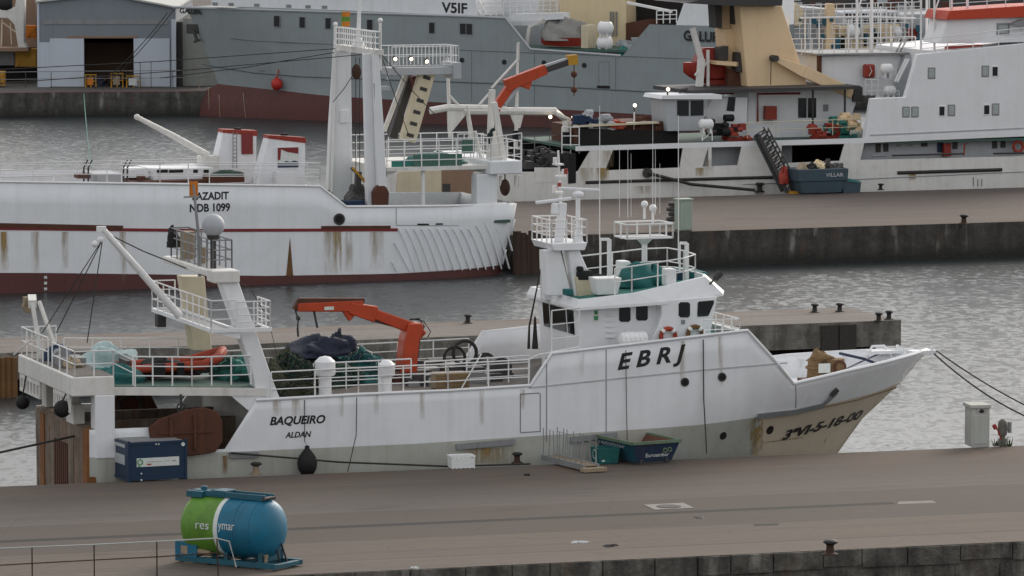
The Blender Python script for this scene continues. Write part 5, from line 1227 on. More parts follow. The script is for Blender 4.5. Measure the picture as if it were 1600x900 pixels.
# manhole with its pale surround
mh = on_quay(1045, 792)
m = MB(); sgn = []
for px, py in ((1006, 789), (1068, 786), (1084, 794), (1023, 797)): a = on_quay(px, py); sgn.append((a[0], a[1], 0.0))
t = Thing(Q, (mh[0], mh[1], QT + .006), 'manhole', 'round manhole cover in a pale square surround on the roadway', 'manhole')
m.v = []; m.sheet([(x, y, QT + .012) for x, y, z in sgn]); m.shift((0, 0, 0)); t.part(m, 'surround', 'new_concrete')
m = MB(); m.cyl((mh[0], mh[1], QT + .012), (mh[0], mh[1], QT + .03), .42, n=24); t.part(m, 'cover', 'steel_dark')
# litter
def scrap(px, py, w_, d_, h, mat, label, seed):
    q = random.Random(seed); c = on_quay(px, py); m = MB()
    for k in range(7): x = c[0] + q.uniform(-w_, w_) / 2; y = c[1] + q.uniform(-d_, d_) / 2; m.lump((x, y, QT), q.uniform(.2, .4) * w_, q.uniform(.2, .5) * d_, h * q.uniform(.5, 1), seed + k, .4, 10, 4)
    return tag(solo(Q, m, 'litter', mat, label, 'litter'), kind=None)
scrap(955, 854, .5, .4, .05, 'black_rubber', 'black rubber scraps lying near the quay edge', 51); scrap(904, 847, .4, .3, .03, 'tower_grey', 'pale bluish plastic scrap on the quay', 52); scrap(1095, 809, .3, .3, .03, 'steel_dark', 'small dark scrap in the roadway below the manhole', 53); scrap(648, 888, .15, .2, .06, 'sign_white', 'tiny white scrap at the nearest quay edge', 54); scrap(824, 743, .15, .2, .06, 'black_rubber', 'tiny dark scrap between bollard and gangway', 55)
# stair railing in the lower left corner
t = Thing(Q, Q.G(150, 905, QT), 'stair_railing', 'thin rusty pipe railing around the stairs at the lower left', 'railing')
gy = Q.G(200, 905, QT)[1]; gy = .35
def qx(px, py): return Q.L(px, py, gy)
X1 = qx(341, 845); m = MB(); base = QT
top = [qx(-60, 862), qx(0, 857), qx(147, 851), qx(245, 846), qx(338, 841)]; mid = [qx(-60, 887), qx(0, 883), qx(147, 875), qx(245, 870), qx(340, 864)]
T3 = [(x, gy, z) for x, z in top]; E1 = [(Q.L(358, 846, gy)[0], gy, Q.L(358, 846, gy)[1]), (Q.L(369, 886, gy)[0], gy, Q.L(369, 886, gy)[1])]
m.tube(T3 + E1, .024, 6); t.part(m, 'top_rail', 'cabinet_grey'); m = MB(); m.tube([(x, gy, z) for x, z in mid] + [(Q.L(365, 873, gy)[0], gy, Q.L(365, 873, gy)[1])], .020, 6); t.part(m, 'middle_rail', 'bollard_rust')
m = MB()
for px, py in ((50, 855), (147, 851), (245, 846)): x, z = qx(px, py); m.tube([(x, gy, z), (x, gy, 1.0)], .022, 6)
x, z = qx(339, 842); m.tube([(x, gy, z), (Q.L(342, 886, gy)[0], gy, 1.3)], .022, 6); t.part(m, 'upright', 'bollard_rust')
# bollards on the finger pier
for px, py, far, lb in ((1273, 488, 1, 'left one of the two black bollards on the far edge of the finger pier'), (1312, 487, 1, 'right one of the two black bollards on the far edge of the finger pier'), (1373, 502, 0, 'black bollard on the finger pier corner, slightly nearer of the pair'), (1389, 499, 0, 'black bollard at the finger pier tip, slightly farther of the pair'), (731, 505, 1, 'lone black bollard on the finger pier behind the orange crane')):
    c0 = on_z(px, py, 1.9); bollard(c0, .72, ('bollard_iron', 'bollard_iron'), lb, 'bollards on the finger pier')
# timber piles at the left end of the pier
for k, px in enumerate((-14, -5, 4, 13, 22)):
    x, z = PM.L(px, 560, -.3); m = MB(); m.cyl((x, -.3, -.8), (x, -.3, 1.75 + .05 * sin(k * 3)), .155, .145, 10)
    solo(PM, m, 'timber_pile', 'pile_wood', 'orange brown timber fender pile against the finger pier at the left edge', 'pile', 'timber piles of the finger pier')

# ================================================================ THE WHITE TRAWLER WITH TWO FUNNELS (behind the finger pier)
c_ = on_z(800, 432, 0)
Z = Fr(c_[0], c_[1], 20.5); ZB = 10.5
zr = empty('factory_trawler', Z.W(0, 0, 0), Z.a, 'long white trawler with red boot, red stripe and two funnels, behind the finger pier', 'fishing boat')
def zp(mb, name, mat, parent=None, **k): return mb.build(name, mat, parent or zr, **k)
ZTOP = [(-58, 7.2), (-40, 6.3)] + [Z.L(0, 284), Z.L(500, 291), Z.L(541, 323), Z.L(700, 322), (0, 3.9), (2, 3.9)]
ZBT = [(-60, 1.6), (-28.5, Z.L(0, 425)[1]), (-14, Z.L(430, 430)[1]), (-7, Z.L(620, 427)[1]), (0, Z.L(800, 418)[1] + .05), (2, .6)]
def zhb(x, z):
    h = ZB / 2; t = min(max((x + 58) / 20, 0), 1); h *= 1 - (1 - t) ** 2.2
    if x > -5: h -= (.9 + .25 * max(0, 2.5 - z)) * max(0, min(1, (x + 5) / 5)) ** 2.2
    return h
def zsy(x, z): return ZB / 2 - zhb(x, z)
def sternx(z): return interp([(-1, -.6), (0, -.15), (1.2, .0), (2.5, .35), (3.9, .62)], z)
def ZH(px, py):
    off = 0.0
    for _ in range(6): x, z = Z.L(px, py, off); off = zsy(x, z)
    return x, z
xs = sorted(set([-58, -55, -52, -48, -44, -40, -34, -30, -26, -22, -18, -14, ZTOP[3][0], ZTOP[4][0], -8, -6.5, -5, -4, -3, -2.2, -1.5, -1, -.5, 0]))
m = MB(); cols = []
for x in xs:
    t = interp(ZTOP, x); b = interp(ZBT, x); col = []
    for z in [-1.2, -.4, .1, b - .02, b + .02, lerp(b, t, .25), lerp(b, t, .5), lerp(b, t, .75), t]:
        X = x if x < -5 else -5 + (sternx(z) + 5) * (x + 5) / 5
        col.append((X, zhb(x, z), z))
    cols.append(col)
n = len(cols[0])
for sg in (-1, 1):
    b = len(m.v); m.v += [(X, ZB / 2 + sg * h, z) for c in cols for X, h, z in c]
    for i in range(len(cols) - 1):
        for j in range(n - 1): m.f.append((b + i * n + j, b + (i + 1) * n + j, b + (i + 1) * n + j + 1, b + i * n + j + 1)); m.m.append(1 if j < 3 else 0)
L0 = [(X, ZB / 2 - h, z) for X, h, z in cols[-1]]; L1 = [(X, ZB / 2 + h, z) for X, h, z in cols[-1]]
for j in range(n - 1): m.sheet([L0[j], L1[j], L1[j + 1], L0[j + 1]], 1 if j < 3 else 0)
zhull = zp(m, 'hull', ['hull_white', 'boot_red'], smooth=35)
so2 = zhull.modifiers.new('plate', 'SOLIDIFY'); so2.thickness = .1; so2.offset = -1
def zstrip(pts, wd, th, mb=None, n=8):
    mb = mb or MB(); P = []
    for a, b in zip(pts, pts[1:]):
        for i in range(n): P.append(ZH(lerp(a[0], b[0], i / n), lerp(a[1], b[1], i / n)))
    P.append(ZH(*pts[-1])); R_ = []
    for i, (x, z) in enumerate(P):
        a = P[max(0, i - 1)]; b = P[min(len(P) - 1, i + 1)]; dx, dz = b[0] - a[0], b[1] - a[1]; l = hypot(dx, dz); nx, nz = -dz / l * wd / 2, dx / l * wd / 2
        R_.append([(x + s * nx, zsy(x + s * nx, z + s * nz) - o, z + s * nz) for s, o in ((-1, -.03), (-1, th), (1, th), (1, -.03))])
    return mb.loft(R_)
def zsub(mb, name, mat, **k): return mb.build(name, mat, zhull, **k)
m = MB(); zstrip([(-300, 360), (0, 357), (300, 360), (621, 359)], .16, .03, m, 12); zsub(m, 'red_stripe', 'stripe_red')
m = MB(); zstrip([(-300, 354), (0, 352), (192, 356)], .24, .05, m); zsub(m, 'dark_stripe', 'rust_brown')
m = MB(); zstrip([(502, 355.5), (610, 355)], .17, .05, m); zsub(m, 'dark_stripe', 'rust_brown')
m = MB()
for k in range(16):                               # slanting rubbing bars round the quarter
    xt = 622 + k * 12.2; yt = 357 - max(0, (k - 9)) * 5.2; L = 64 + max(0, k - 9) * 5; pts = []
    if xt > 812: break
    yt = max(yt, 325)
    for i in range(7):
        f = i / 6; px = xt + 27 * (f ** .8) ; py = lerp(yt, 424 - k * .35, f)
        if px < 806 - f * 6: pts.append((px, py))
    if len(pts) > 2: zstrip(pts, .07, .085, m, 3)
zstrip([(616, 378), (640, 423)], .07, .085, m, 3); zstrip([(612, 408), (620, 424)], .07, .085, m, 3)
zsub(m, 'rubbing_bars', 'hull_white')
m = MB(); zstrip([(619, 325), (619, 352), (741, 353), (741, 325)], .03, .015, m); zsub(m, 'plate_edge', 'seam_grey')
m = MB(); zstrip([(652, 350.5), (670, 350.5)], .08, .02, m, 2); zstrip([(681, 350), (692, 350)], .08, .02, m, 2); zsub(m, 'slot', 'dark_void')
def zdisc(px, py, r, th, mb, n=18):
    x0, z0 = ZH(px, py); f, b = [], []
    for k in range(n): x, z = x0 + r * cos(2 * pi * k / n), z0 + r * sin(2 * pi * k / n); y = zsy(x, z); f.append((x, y - th, z)); b.append((x, y + .03, z))
    mb.loft([b, f])
for px, py in ((530, 342.5), (752.5, 338.5)):
    m = MB(); zdisc(px, py, .32, .04, m); f = zsub(m, 'mooring_port', 'steel_dark'); m = MB(); zdisc(px, py, .22, .05, m); m.build('port_hole', 'dark_void', f)
def zstain(px0, py0, px1, py1, mat):
    mb = MB(); g = [[ZH(lerp(px0, px1, i / 4), lerp(py0, py1, j / 4)) for j in range(5)] for i in range(5)]
    g = [[(x, zsy(x, z) - .012, z) for x, z in r] for r in g]
    for i in range(4):
        for j in range(4): mb.sheet([g[i][j], g[i][j + 1], g[i + 1][j + 1], g[i + 1][j]])
    return zsub(mb, 'rust_stain', mat)
for a in ((505, 362, 522, 432), (520, 362, 535, 428), (538, 362, 552, 425), (576, 362, 600, 420), (0, 362, 14, 425), (48, 362, 62, 425), (96, 362, 108, 420), (186, 362, 198, 440)): zstain(*a, 'faint_stain' if a[0] not in (520, 0) else 'ochre_stain')
m = MB(); P = [ZH(*p) for p in ((453, 370), (458, 431), (447, 431))]; m.sheet([(x, zsy(x, z) - .014, z) for x, z in P]); o = zsub(m, 'rust_patch', 'pile_wood')
m = MB()
for k in range(3): x, z = ZH(71, 433 + k * 9); m.box(x - .08, x + .08, zsy(x, z) - .03, zsy(x, z) - .01, z - .08, z + .06)
zsub(m, 'draught_mark', 'white_letter')
for body, px, py, wpx, hpx in (('LAZADIT', 329, 306, 57, 11.5), ('NDB 1099', 328, 324.5, 63, 12)):
    x, z = ZH(px, py); w_ = ZH(px + wpx / 2, py)[0] - ZH(px - wpx / 2, py)[0]; h_ = ZH(px, py - hpx / 2)[1] - ZH(px, py + hpx / 2)[1]
    lettering(zhull, 'black_letter', body, (x, z), h_ / .70, zsy, 0, width=w_, bold=.032)
m = MB(); P = [p for p in ZTOP if p[0] < 0.2]; m.tube([(x, zsy(x, z) + .02, z) for x, z in [(lerp(P[i][0], P[i + 1][0], k / 5), lerp(P[i][1], P[i + 1][1], k / 5)) for i in range(1, len(P) - 1) for k in range(5)] + [(0, 3.9)]], .08, 5); zsub(m, 'gunwale', 'rail_white')
# decks
m = MB(); dz = ZTOP[2][1] - .25; m.plan([(-57, 4), (-48, 1.8), (-38, .15), (ZTOP[3][0] + .6, .12), (ZTOP[3][0] + .6, ZB - .12), (-38, ZB - .15), (-48, ZB - 1.8), (-57, ZB - 4)], 4.75, 4.95); zp(m, 'boat_deck', 'rust_brown')
m = MB(); m.box(ZTOP[3][0], .1, .5, ZB - .5, 2.9, 3.05); zp(m, 'trawl_deck', 'green_deck')
m = MB(); m.box(ZTOP[3][0], ZTOP[3][0] + .15, .1, ZB - .1, 3, 5.1); zp(m, 'deck_bulkhead', 'aged_white')
DZ = 5.0
def zq(px, py, o): return Z.p(px, py, o)
# railings
m = MB(); rail(m, [(-46, 1.0, DZ + .6), Z.p(0, 287, .2), Z.p(250, 287, .2), Z.p(480, 287, .2)], 1.0, bars=2, step=3.2, r=.025); zp(m, 'railing', 'rail_white')
m = MB(); rail(m, [Z.p(190, 285, .3), Z.p(500, 287, .3), Z.p(500, 287, 3.0)], 1.1, bars=3, step=3.5, r=.03); zp(m, 'railing', 'rail_white')
m = MB(); rail(m, [(-34, ZB - .3, DZ), (-11.5, ZB - .3, DZ)], 1.1, bars=3, step=2.6, r=.03); zp(m, 'railing', 'rail_white')
# funnels
def funnel(px_pts, off, dp, topc, mark):
    P = [Z.L(x, y, off) for x, y in px_pts]; m = MB(); b0, t0, t1, b1 = P; t_ = .12
    m.hexa([(b0[0], off, DZ), (b1[0], off, DZ), (b1[0], off + dp, DZ), (b0[0], off + dp, DZ), (t0[0], off + t_, t0[1]), (t1[0], off + t_, t1[1]), (t1[0], off + dp - t_, t1[1]), (t0[0], off + dp - t_, t0[1])])
    f = zp(m, 'funnel', 'hull_white', bevel=.03)
    m = MB(); h = .24
    m.hexa([(t0[0] - .05, off + t_ - .03, t0[1] - h * .5), (t1[0] + .03, off + t_ - .03, t1[1] - h), (t1[0] + .03, off + dp - t_ + .03, t1[1] - h), (t0[0] - .05, off + dp - t_ + .03, t0[1] - h * .5), (t0[0] - .02, off + t_ - .03, t0[1] + .06), (t1[0] + .03, off + t_ - .03, t1[1] + .06), (t1[0] + .03, off + dp - t_ + .03, t1[1] + .06), (t0[0] - .02, off + dp - t_ + .03, t0[1] + .06)])
    m.build('funnel_top', topc, f)
    m = MB(); xm = (t0[0] + t1[0]) / 2; m.cyl((xm, off + dp / 2, t0[1]), (xm, off + dp / 2, t0[1] + .10), .2); m.build('exhaust_pipe', 'black_rubber', f)
    return f, (b0, t0, t1, b1), off
f1, P1, o1 = funnel([(331, 262), (350, 204), (402, 206), (400, 268)], 5.6, 1.1, 'boat_red', 0)
m = MB(); a, b = Z.L(378, 241, o1), Z.L(395, 208, o1); m.box(a[0], b[0], o1 - .02, o1 + .16, a[1], b[1]); m.build('red_panel', 'stripe_red', f1)
m = MB()
for px in (364, 370): p0, p1 = Z.p(px, 262, o1 - .12), Z.p(px, 206, o1 - .05); m.tube([p0, p1], .025, 5)
for k in range(9): y = 258 - k * 6; m.tube([Z.p(364, y, o1 - .1), Z.p(370, y, o1 - .1)], .02, 4)
m.build('ladder', 'steel_grey', f1)
f2, P2, o2 = funnel([(399, 287), (421, 213), (478, 217), (477, 290)], 2.0, 1.1, 'boat_red', 0)
a, b = Z.L(434, 262, o2), Z.L(466, 230, o2)
def emb(u, v): return (lerp(a[0], b[0], u), lerp(a[1], b[1], v))
m = MB(); m.prism([emb(*p) for p in ((0, 0), (1, 0), (1, 1), (0, 1))], o2 - .01, o2 + .14); eb = m.build('emblem', 'sign_white', f2)
m = MB(); m.prism([emb(*p) for p in ((0, .35), (.12, .40), (.16, .92), (.45, .78), (1, .68), (1, 1), (0, 1))], o2 - .03, o2 - .008); m.build('emblem_red', 'stripe_red', eb)
m = MB(); m.prism([emb(*p) for p in ((0, 0), (1, 0), (1, .26), (.8, .34), (.62, .27), (.4, .33), (.2, .22), (0, .30))], o2 - .03, o2 - .008); m.build('emblem_navy', 'navy_mark', eb)
m = MB(); q0, q1 = Z.p(440, 289, o2 - .5), Z.p(452, 272, o2 - .5); m.box(q0[0] - .3, q1[0] + .3, o2 - .6, o2, DZ, DZ + .9); m.build('funnel_locker', 'hull_white', f2)
# deck house and covers on the boat deck
def zblock(px0, px1, py0, py1, off, dp, name, mat, **k):
    p, q = Z.L(px0, py1, off), Z.L(px1, py0, off); m = MB(); m.box(p[0], q[0], off, off + dp, p[1], q[1]); return zp(m, name, mat, **k)
zblock(240, 333, 262, 284, 4.0, 3.5, 'deck_house', 'hull_white', bevel=.02)
dh = bpy.data.objects['deck_house']
m = MB()
for p0, p1 in ((245, 262), (264, 286), (302, 309), (318, 327)): p, q = Z.L(p0, 270, 4.0), Z.L(p1, 265, 4.0); m.box(p[0], q[0], 3.97, 4.02, p[1], q[1])
m.build('window_slot', 'dark_void', dh)
zblock(203, 232, 264, 278, 4.5, 2.0, 'deck_house', 'hull_white'); zblock(152, 193, 272, 285, 2.0, 3.0, 'hatch_coaming', 'tower_grey'); zblock(205, 330, 281, 290, 3.0, 3.0, 'hatch_coaming', 'rust_brown'); zblock(218, 227, 274, 281, 3.4, .6, 'deck_winch', 'rust_brown')
zblock(332, 382, 275, 286, 2.2, 2.2, 'covered_boat', 'rust_brown'); m = MB(); c = zq(357, 272, 3.0); m.lump((c[0], 3.2, c[2] - .2), .95, .8, .42, 41, .15); zp(m, 'boat_cover', 'net_green', smooth=60)
m = MB(); r0, r1 = zq(325, 243, 6.0), zq(214, 183, 6.0); m.tube([r0, (lerp(r0[0], r1[0], .5), 6, lerp(r0[2], r1[2], .52)), r1], [.20, .17, .13], 10); m.sph(r1, .17); m.box(r0[0] - .5, r0[0] + .5, 5.6, 6.4, DZ, r0[2]); zp(m, 'cargo_boom', 'aged_white', smooth=40)
m = MB()
for px in (131, 138, 193, 199): m.tube([zq(px, 288, .5), zq(px, 262, .6), zq(px + 6, 250, .7)], .05, 5)
zp(m, 'mooring_fairlead', 'steel_dark'); zblock(122, 142, 272, 279, 1.5, .8, 'deck_winch', 'boot_red')
# trawl mast: twin legs and platform
def zleg(pts, off, dp, name, mat):
    rg = []
    for xl, xr, y in pts: p, q = Z.p(xl, y, off), Z.p(xr, y, off); rg.append([(p[0], off, p[2]), (q[0], off, q[2]), (q[0], off + dp, q[2]), (p[0], off + dp, p[2])])
    m = MB(); m.loft(rg); return zp(m, name, mat, bevel=.03)
zleg([(512, 551, 318), (516, 550, 200), (524, 548, 78)], 6.5, .45, 'mast_leg', 'hull_white'); zleg([(574, 605, 322), (572, 599, 220), (569, 592, 84)], 1.2, .4, 'mast_leg', 'hull_white'); zleg([(592, 606, 318), (588, 600, 200), (584, 592, 86)], .7, .4, 'mast_stay', 'deck_white')
ml = zleg([(532, 545, 192), (532, 545, 172)], 6.3, .3, 'mast_box', 'hull_white')
m = MB(); m.tube([zq(519, 300, 6.4), zq(524, 40, 6.4)], .09, 6); m.tube([zq(513, 300, 6.2), zq(520, 80, 6.4)], .03, 5); m.tube([zq(594, 110, .9), zq(594, 32, .9)], .08, 6); m.sph(zq(524, 38, 6.4), .13); m.sph(zq(594, 32, .9), .14); zp(m, 'mast_post', 'rail_white', smooth=50)
c0, c1 = zq(524, 80, 7.2), zq(598, 86, .9); m = MB(); m.hexa([(c0[0], .7, c1[2]), (c1[0], .7, c1[2]), (c1[0], 7.4, c1[2]), (c0[0], 7.4, c1[2]), (c0[0], .7, c1[2] + .3), (c1[0], .7, c1[2] + .3), (c1[0], 7.4, c1[2] + .3), (c0[0], 7.4, c1[2] + .3)]); zp(m, 'mast_platform', 'aged_white'); PZ2 = c1[2] + .3
m = MB(); rail(m, [(c0[0], .8, PZ2), (c1[0] - .2, .8, PZ2), (c1[0] - .2, 7.3, PZ2), (c0[0], 7.3, PZ2), (c0[0], .8, PZ2)], .95, bars=3, step=.75, r=.034); zp(m, 'railing', 'rail_white')
m = MB(); m.tube([zq(560, 70, 4), zq(562, -25, 4)], [.14, .08], 8); m.lathe([(.3, 0), (.42, .25), (.25, .6), (.12, .8)], zq(560, 80, 4), 12); zp(m, 'top_mast', 'rail_white', smooth=45)
t_ = zq(534, 22, 6.6); m = MB()
for k, mt_ in enumerate((0, 1, 0)):
    for j in range(4): a, b = j / 4, (j + 1) / 4; m.hexa([(t_[0] + a * .5, 6.6 + .05 * sin(j * 2), t_[2] - .68 + k * .27), (t_[0] + b * .5, 6.6 + .05 * sin(j * 2 + 2), t_[2] - .68 + k * .27), (t_[0] + b * .5, 6.63 + .05 * sin(j * 2 + 2), t_[2] - .68 + k * .27), (t_[0] + a * .5, 6.63 + .05 * sin(j * 2), t_[2] - .68 + k * .27), (t_[0] + a * .5, 6.6 + .05 * sin(j * 2), t_[2] - .42 + k * .27), (t_[0] + b * .5, 6.6 + .05 * sin(j * 2 + 2), t_[2] - .42 + k * .27), (t_[0] + b * .5, 6.63 + .05 * sin(j * 2 + 2), t_[2] - .42 + k * .27), (t_[0] + a * .5, 6.63 + .05 * sin(j * 2), t_[2] - .42 + k * .27)], mt_)
m.tube([(t_[0], 6.6, t_[2] - .7), (t_[0], 6.6, t_[2] + .2)], .02, 4, 1)
solo(Z, m, 'flag', ['flag_orange', 'tank_green'], 'small orange and green flag on the twin legged mast top', 'flag')
# wires
m = MB()
for a, b in (((524, 76), (-30, 110)), ((580, 84), (-30, 132)), ((522, 82), (250, 122)), ((597, 86), (690, 190)), ((597, 90), (640, 215)), ((556, 90), (556, 270)), ((562, 90), (562, 270)), ((592, 90), (594, 292)), ((520, 160), (556, 110))):
    m.tube([zq(*a, 3.5), zq((a[0] + b[0]) / 2, (a[1] + b[1]) / 2 + 3, 3.5), zq(*b, 3.5)], .022, 4)
zp(m, 'rigging_wire', 'rope_dark')
m = MB(); c = zq(594, 322, .8); m.loft([[(c[0] - w1, .8 - d1, c[2] + z1), (c[0] + w1, .8 - d1, c[2] + z1), (c[0] + w1, .8 + d1, c[2] + z1), (c[0] - w1, .8 + d1, c[2] + z1)] for z1, w1, d1 in ((0, .42, .16), (.75, .45, .18), (1.0, .33, .14), (1.22, .06, .05))]); m.tube([(c[0], .8, c[2] + 1.2), (c[0] - .1, .8, c[2] + 3.2), zq(585, 130, .8)], .05, 5)
solo(Z, m, 'trawl_block', 'rust_brown', 'brown house shaped trawl plate hanging against the white twin legged mast', 'trawl plate', bevel=.02)
m = MB(); c = zq(557, 112, 3); m.sph(c, .28, .18, .42); solo(Z, m, 'pulley_block', 'bollard_rust', 'dark rusty pulley block hanging between the mast legs', 'pulley', smooth=50)
m = MB(); m.tube([zq(549, 262, 4), zq(569, 282, 4)], .09, 6); m.lump(zq(557, 322, 3), .7, 1.2, .9, 44, .2); m.cyl(zq(549, 300, 3), zq(566, 300, 3), .45, n=14); m.bar(zq(557, 318, 2.6), zq(560, 268, 2.6), .3); zp(m, 'derrick_gear', 'steel_dark')
m = MB(); m.bar(zq(551, 262, 2.5), zq(570, 284, 2.5), .12); zp(m, 'derrick_arm', 'yellow_paint')
zblock(540, 570, 314, 324, 1.0, 1.2, 'deck_gear', 'net_blue'); zblock(618, 800, 316, 324, ZB - .8, .5, 'bulwark', 'aged_white')
# aft gallows with lit platform
g0, g1 = zq(604, 105, 4.5), zq(708, 112, 4.5)
m = MB(); m.box(g0[0], g1[0] + .1, 3.6, 5.4, g1[2] - .1, g1[2] + .30); m.box(g1[0] - .35, g1[0] + .12, 3.5, 5.5, g1[2] - .35, g1[2] + .55); m.box(g0[0], g1[0] - .4, 3.55, 3.75, g1[2] + .34, g1[2] + .44); zp(m, 'gallows_platform', 'tower_grey', bevel=.03)
m = MB(); rail(m, [(g0[0], 3.6, g1[2] + .4), (g1[0], 3.6, g1[2] + .4), (g1[0], 5.4, g1[2] + .4), (g0[0], 5.4, g1[2] + .4)], 1.05, bars=2, step=.42, r=.028); zp(m, 'railing', 'rail_white')
m = MB()
for a in ((600, 88), (650, 110)): pass
m.bar(zq(606, 125, 4), zq(622, 92, 4), .16); m.box(g0[0] - .8, g0[0], 3.9, 4.6, g1[2] - .9, g1[2] - .7); zp(m, 'gallows_brace', 'tower_grey')
for px, py in ((616.5, 92), (641.5, 92), (666, 96)):
    m = MB(); c = zq(px, py, 3.45); m.lathe([(.10, 0), (.14, .12), (.05, .24)], (c[0], c[1], c[2] - .05), 10); l_ = zp(m, 'deck_lamp', 'steel_dark'); m = MB(); m.sph((c[0], c[1] - .12, c[2]), .095); m.build('lamp_bulb', 'lamp_glow', l_)
def girder(a, b, wd, off, mat, holes, name):
    m = MB(); p, q = zq(*a, off), zq(*b, off); m.bar(p, q, wd, .5, up=(0, 1, 0)); o = zp(m, name, mat)
    m = MB(); p, q = Vector(p), Vector(q); d = (q - p).normalized(); s_ = Vector((d.z, 0, -d.x))
    for k in range(holes):
        c = p.lerp(q, (k + .5) / holes) + Vector((0, -.26, 0)); m.hexa([c - s_ * wd * .25 - d * .10 + Vector((0, e, 0)) if i in (0, 3) else c + s_ * wd * .25 - d * .10 + Vector((0, e, 0)) for i, e in ((0, 0), (1, 0), (1, .1), (0, .1))] + [c - s_ * wd * .25 + d * .10 + Vector((0, e, 0)) if i in (0, 3) else c + s_ * wd * .25 + d * .10 + Vector((0, e, 0)) for i, e in ((0, 0), (1, 0), (1, .1), (0, .1))])
    m.build('lightening_hole', 'steel_dark', o)
girder((612, 215), (643, 116), .42, 6.0, 'steel_dark', 6, 'gallows_leg'); girder((636, 220), (667, 112), .85, 4.2, 'cream', 6, 'gallows_leg'); 
m = MB(); m.bar(zq(600, 205, 5.4), zq(636, 110, 5.4), .22); m.bar(zq(645, 115, 6.5), zq(640, 190, 6.5), .5); zp(m, 'gallows_leg', 'aged_white'); m = MB(); m.bar(zq(648, 118, 5.5), zq(653, 150, 5.5), .5); zp(m, 'gallows_gear', 'boot_red')
# stern gantry deck with green nets and railings
s0, s1 = zq(603, 262, 1.2), zq(760, 262, 1.2)
m = MB(); m.hexa([(s0[0], 1.0, s0[2] - .2), (s1[0], 1.0, s0[2] - .2), (s1[0], 9.0, s0[2] - .2), (s0[0], 9.0, s0[2] - .2), (s0[0], 1.0, s0[2]), (s1[0], 1.0, s0[2]), (s1[0], 9.0, s0[2]), (s0[0], 9.0, s0[2])]); zp(m, 'gantry_deck', 'aged_white'); GZ = s0[2]
e0, e1 = zq(742, 273, .6), zq(814, 250, .6)
m = MB(); m.box(zq(764, 272, .6)[0], e1[0], .4, 9.6, e0[2], GZ + .25); zp(m, 'gantry_beam', 'hull_white', bevel=.04)
zblock(745, 777, 272, 322, .7, .9, 'gantry_leg', 'hull_white', bevel=.03); zblock(745, 770, 272, 322, 8.6, .9, 'gantry_leg', 'aged_white', bevel=.03)
m = MB(); m.cyl(zq(661, 262, 1.3), zq(661, 322, 1.3), .11); zp(m, 'deck_pillar', 'rail_white'); m = MB(); m.prism([Z.L(*p, 1.3) for p in ((604, 263), (628, 263), (604, 276))], 1.2, 1.4); zp(m, 'deck_bracket', 'aged_white')
m = MB(); rail(m, [(s0[0], 1.05, GZ), (s1[0] + .2, 1.05, GZ), (e1[0], .5, GZ + .25)], 1.5, bars=4, step=.95, r=.034); rail(m, [(s0[0], 8.9, GZ), (e1[0], 8.9, GZ), (e1[0], .6, GZ)], 1.3, bars=3, step=1.0, r=.03); rail(m, [(s1[0] - 1, 3, GZ), (s1[0] + .5, 3, GZ)], 1.6, bars=5, step=.4, r=.03); zp(m, 'railing', 'rail_white')
m = MB(); c = zq(680, 258, 3.5); m.lump((c[0], 3.4, GZ), 1.6, 1.5, .6, 61, .2); net2 = solo(Z, m, 'net_heap', 'teal_cover', 'green net heap behind the railing of the stern gantry deck', 'fishing net', smooth=60)
zblock(646, 722, 240, 262, 1.4, .05, 'net_screen', 'net_screen'); zblock(722, 742, 218, 240, 1.5, .05, 'net_screen', 'net_screen'); zblock(612, 646, 250, 262, 1.6, .05, 'net_screen', 'teal_deck')
m = MB(); m.tube([zq(742, 205, 3), zq(755, 262, 3)], .1, 6); m.tube([zq(730, 165, 3), zq(741, 225, 3)], .07, 6); m.bar(zq(769, 140, 2.5), zq(764, 260, 2.5), .3, .3, w2=.22); m.bar(zq(772, 160, 1.5), zq(789, 262, 1.5), .28, .28); m.prism([Z.L(*p, 2) for p in ((760, 262), (772, 205), (780, 205), (792, 262))], 1.9, 2.3); zp(m, 'stern_posts', 'aged_white')
m = MB(); m.lump(zq(770, 225, 2.3), .25, .25, .8, 62, .3); m.sph(zq(766, 212, 2.2), .18); zp(m, 'post_gear', 'net_dark')
t = Thing(Z, zq(789, 305, .9), 'net_float', 'dark round float hanging under the stern gantry of the two funnel trawler', 'float'); c = zq(789, 293, .9); m = MB(); m.sph(c, .30, .22, .46); t.part(m, 'ball', 'bollard_rust', smooth=60); m = MB(); m.tube([(c[0], c[1], c[2] + .4), (c[0], c[1], c[2] + .95)], .04, 5); t.part(m, 'lanyard', 'rope_dark')
m = MB(); m.bar(zq(782, 275, .9), zq(782, 290, .9), .12); m.bar(zq(806, 274, .9), zq(806, 290, .9), .12); m.bar(zq(812, 274, 3), zq(812, 292, 3), .12); zp(m, 'gantry_guard', 'aged_white')
# green mooring line at the bow and stern pile cluster at the dock corner
dl = 'pale green mooring line rising from the white trawler to the far wharf'
rope([on_z(131, 146, 2.1), Z.W(*zq(143, 262, 1.0))], .032, 'pale green mooring line running from the far wharf down to the white trawler', 'rope_green', None, sag=.6)
for k in range(5):
    x, z = K.L(808 + k * 8, 380, -.5); m = MB(); m.cyl((x, -.6 - .1 * (k % 2), -.8), (x, -.5, 2.35 - .1 * (k % 3)), .26, .24, 10)
    solo(K, m, 'timber_pile', 'pile_dark', 'thick dark brown timber pile at the corner of the second quay', 'pile', 'piles at the second quay corner')

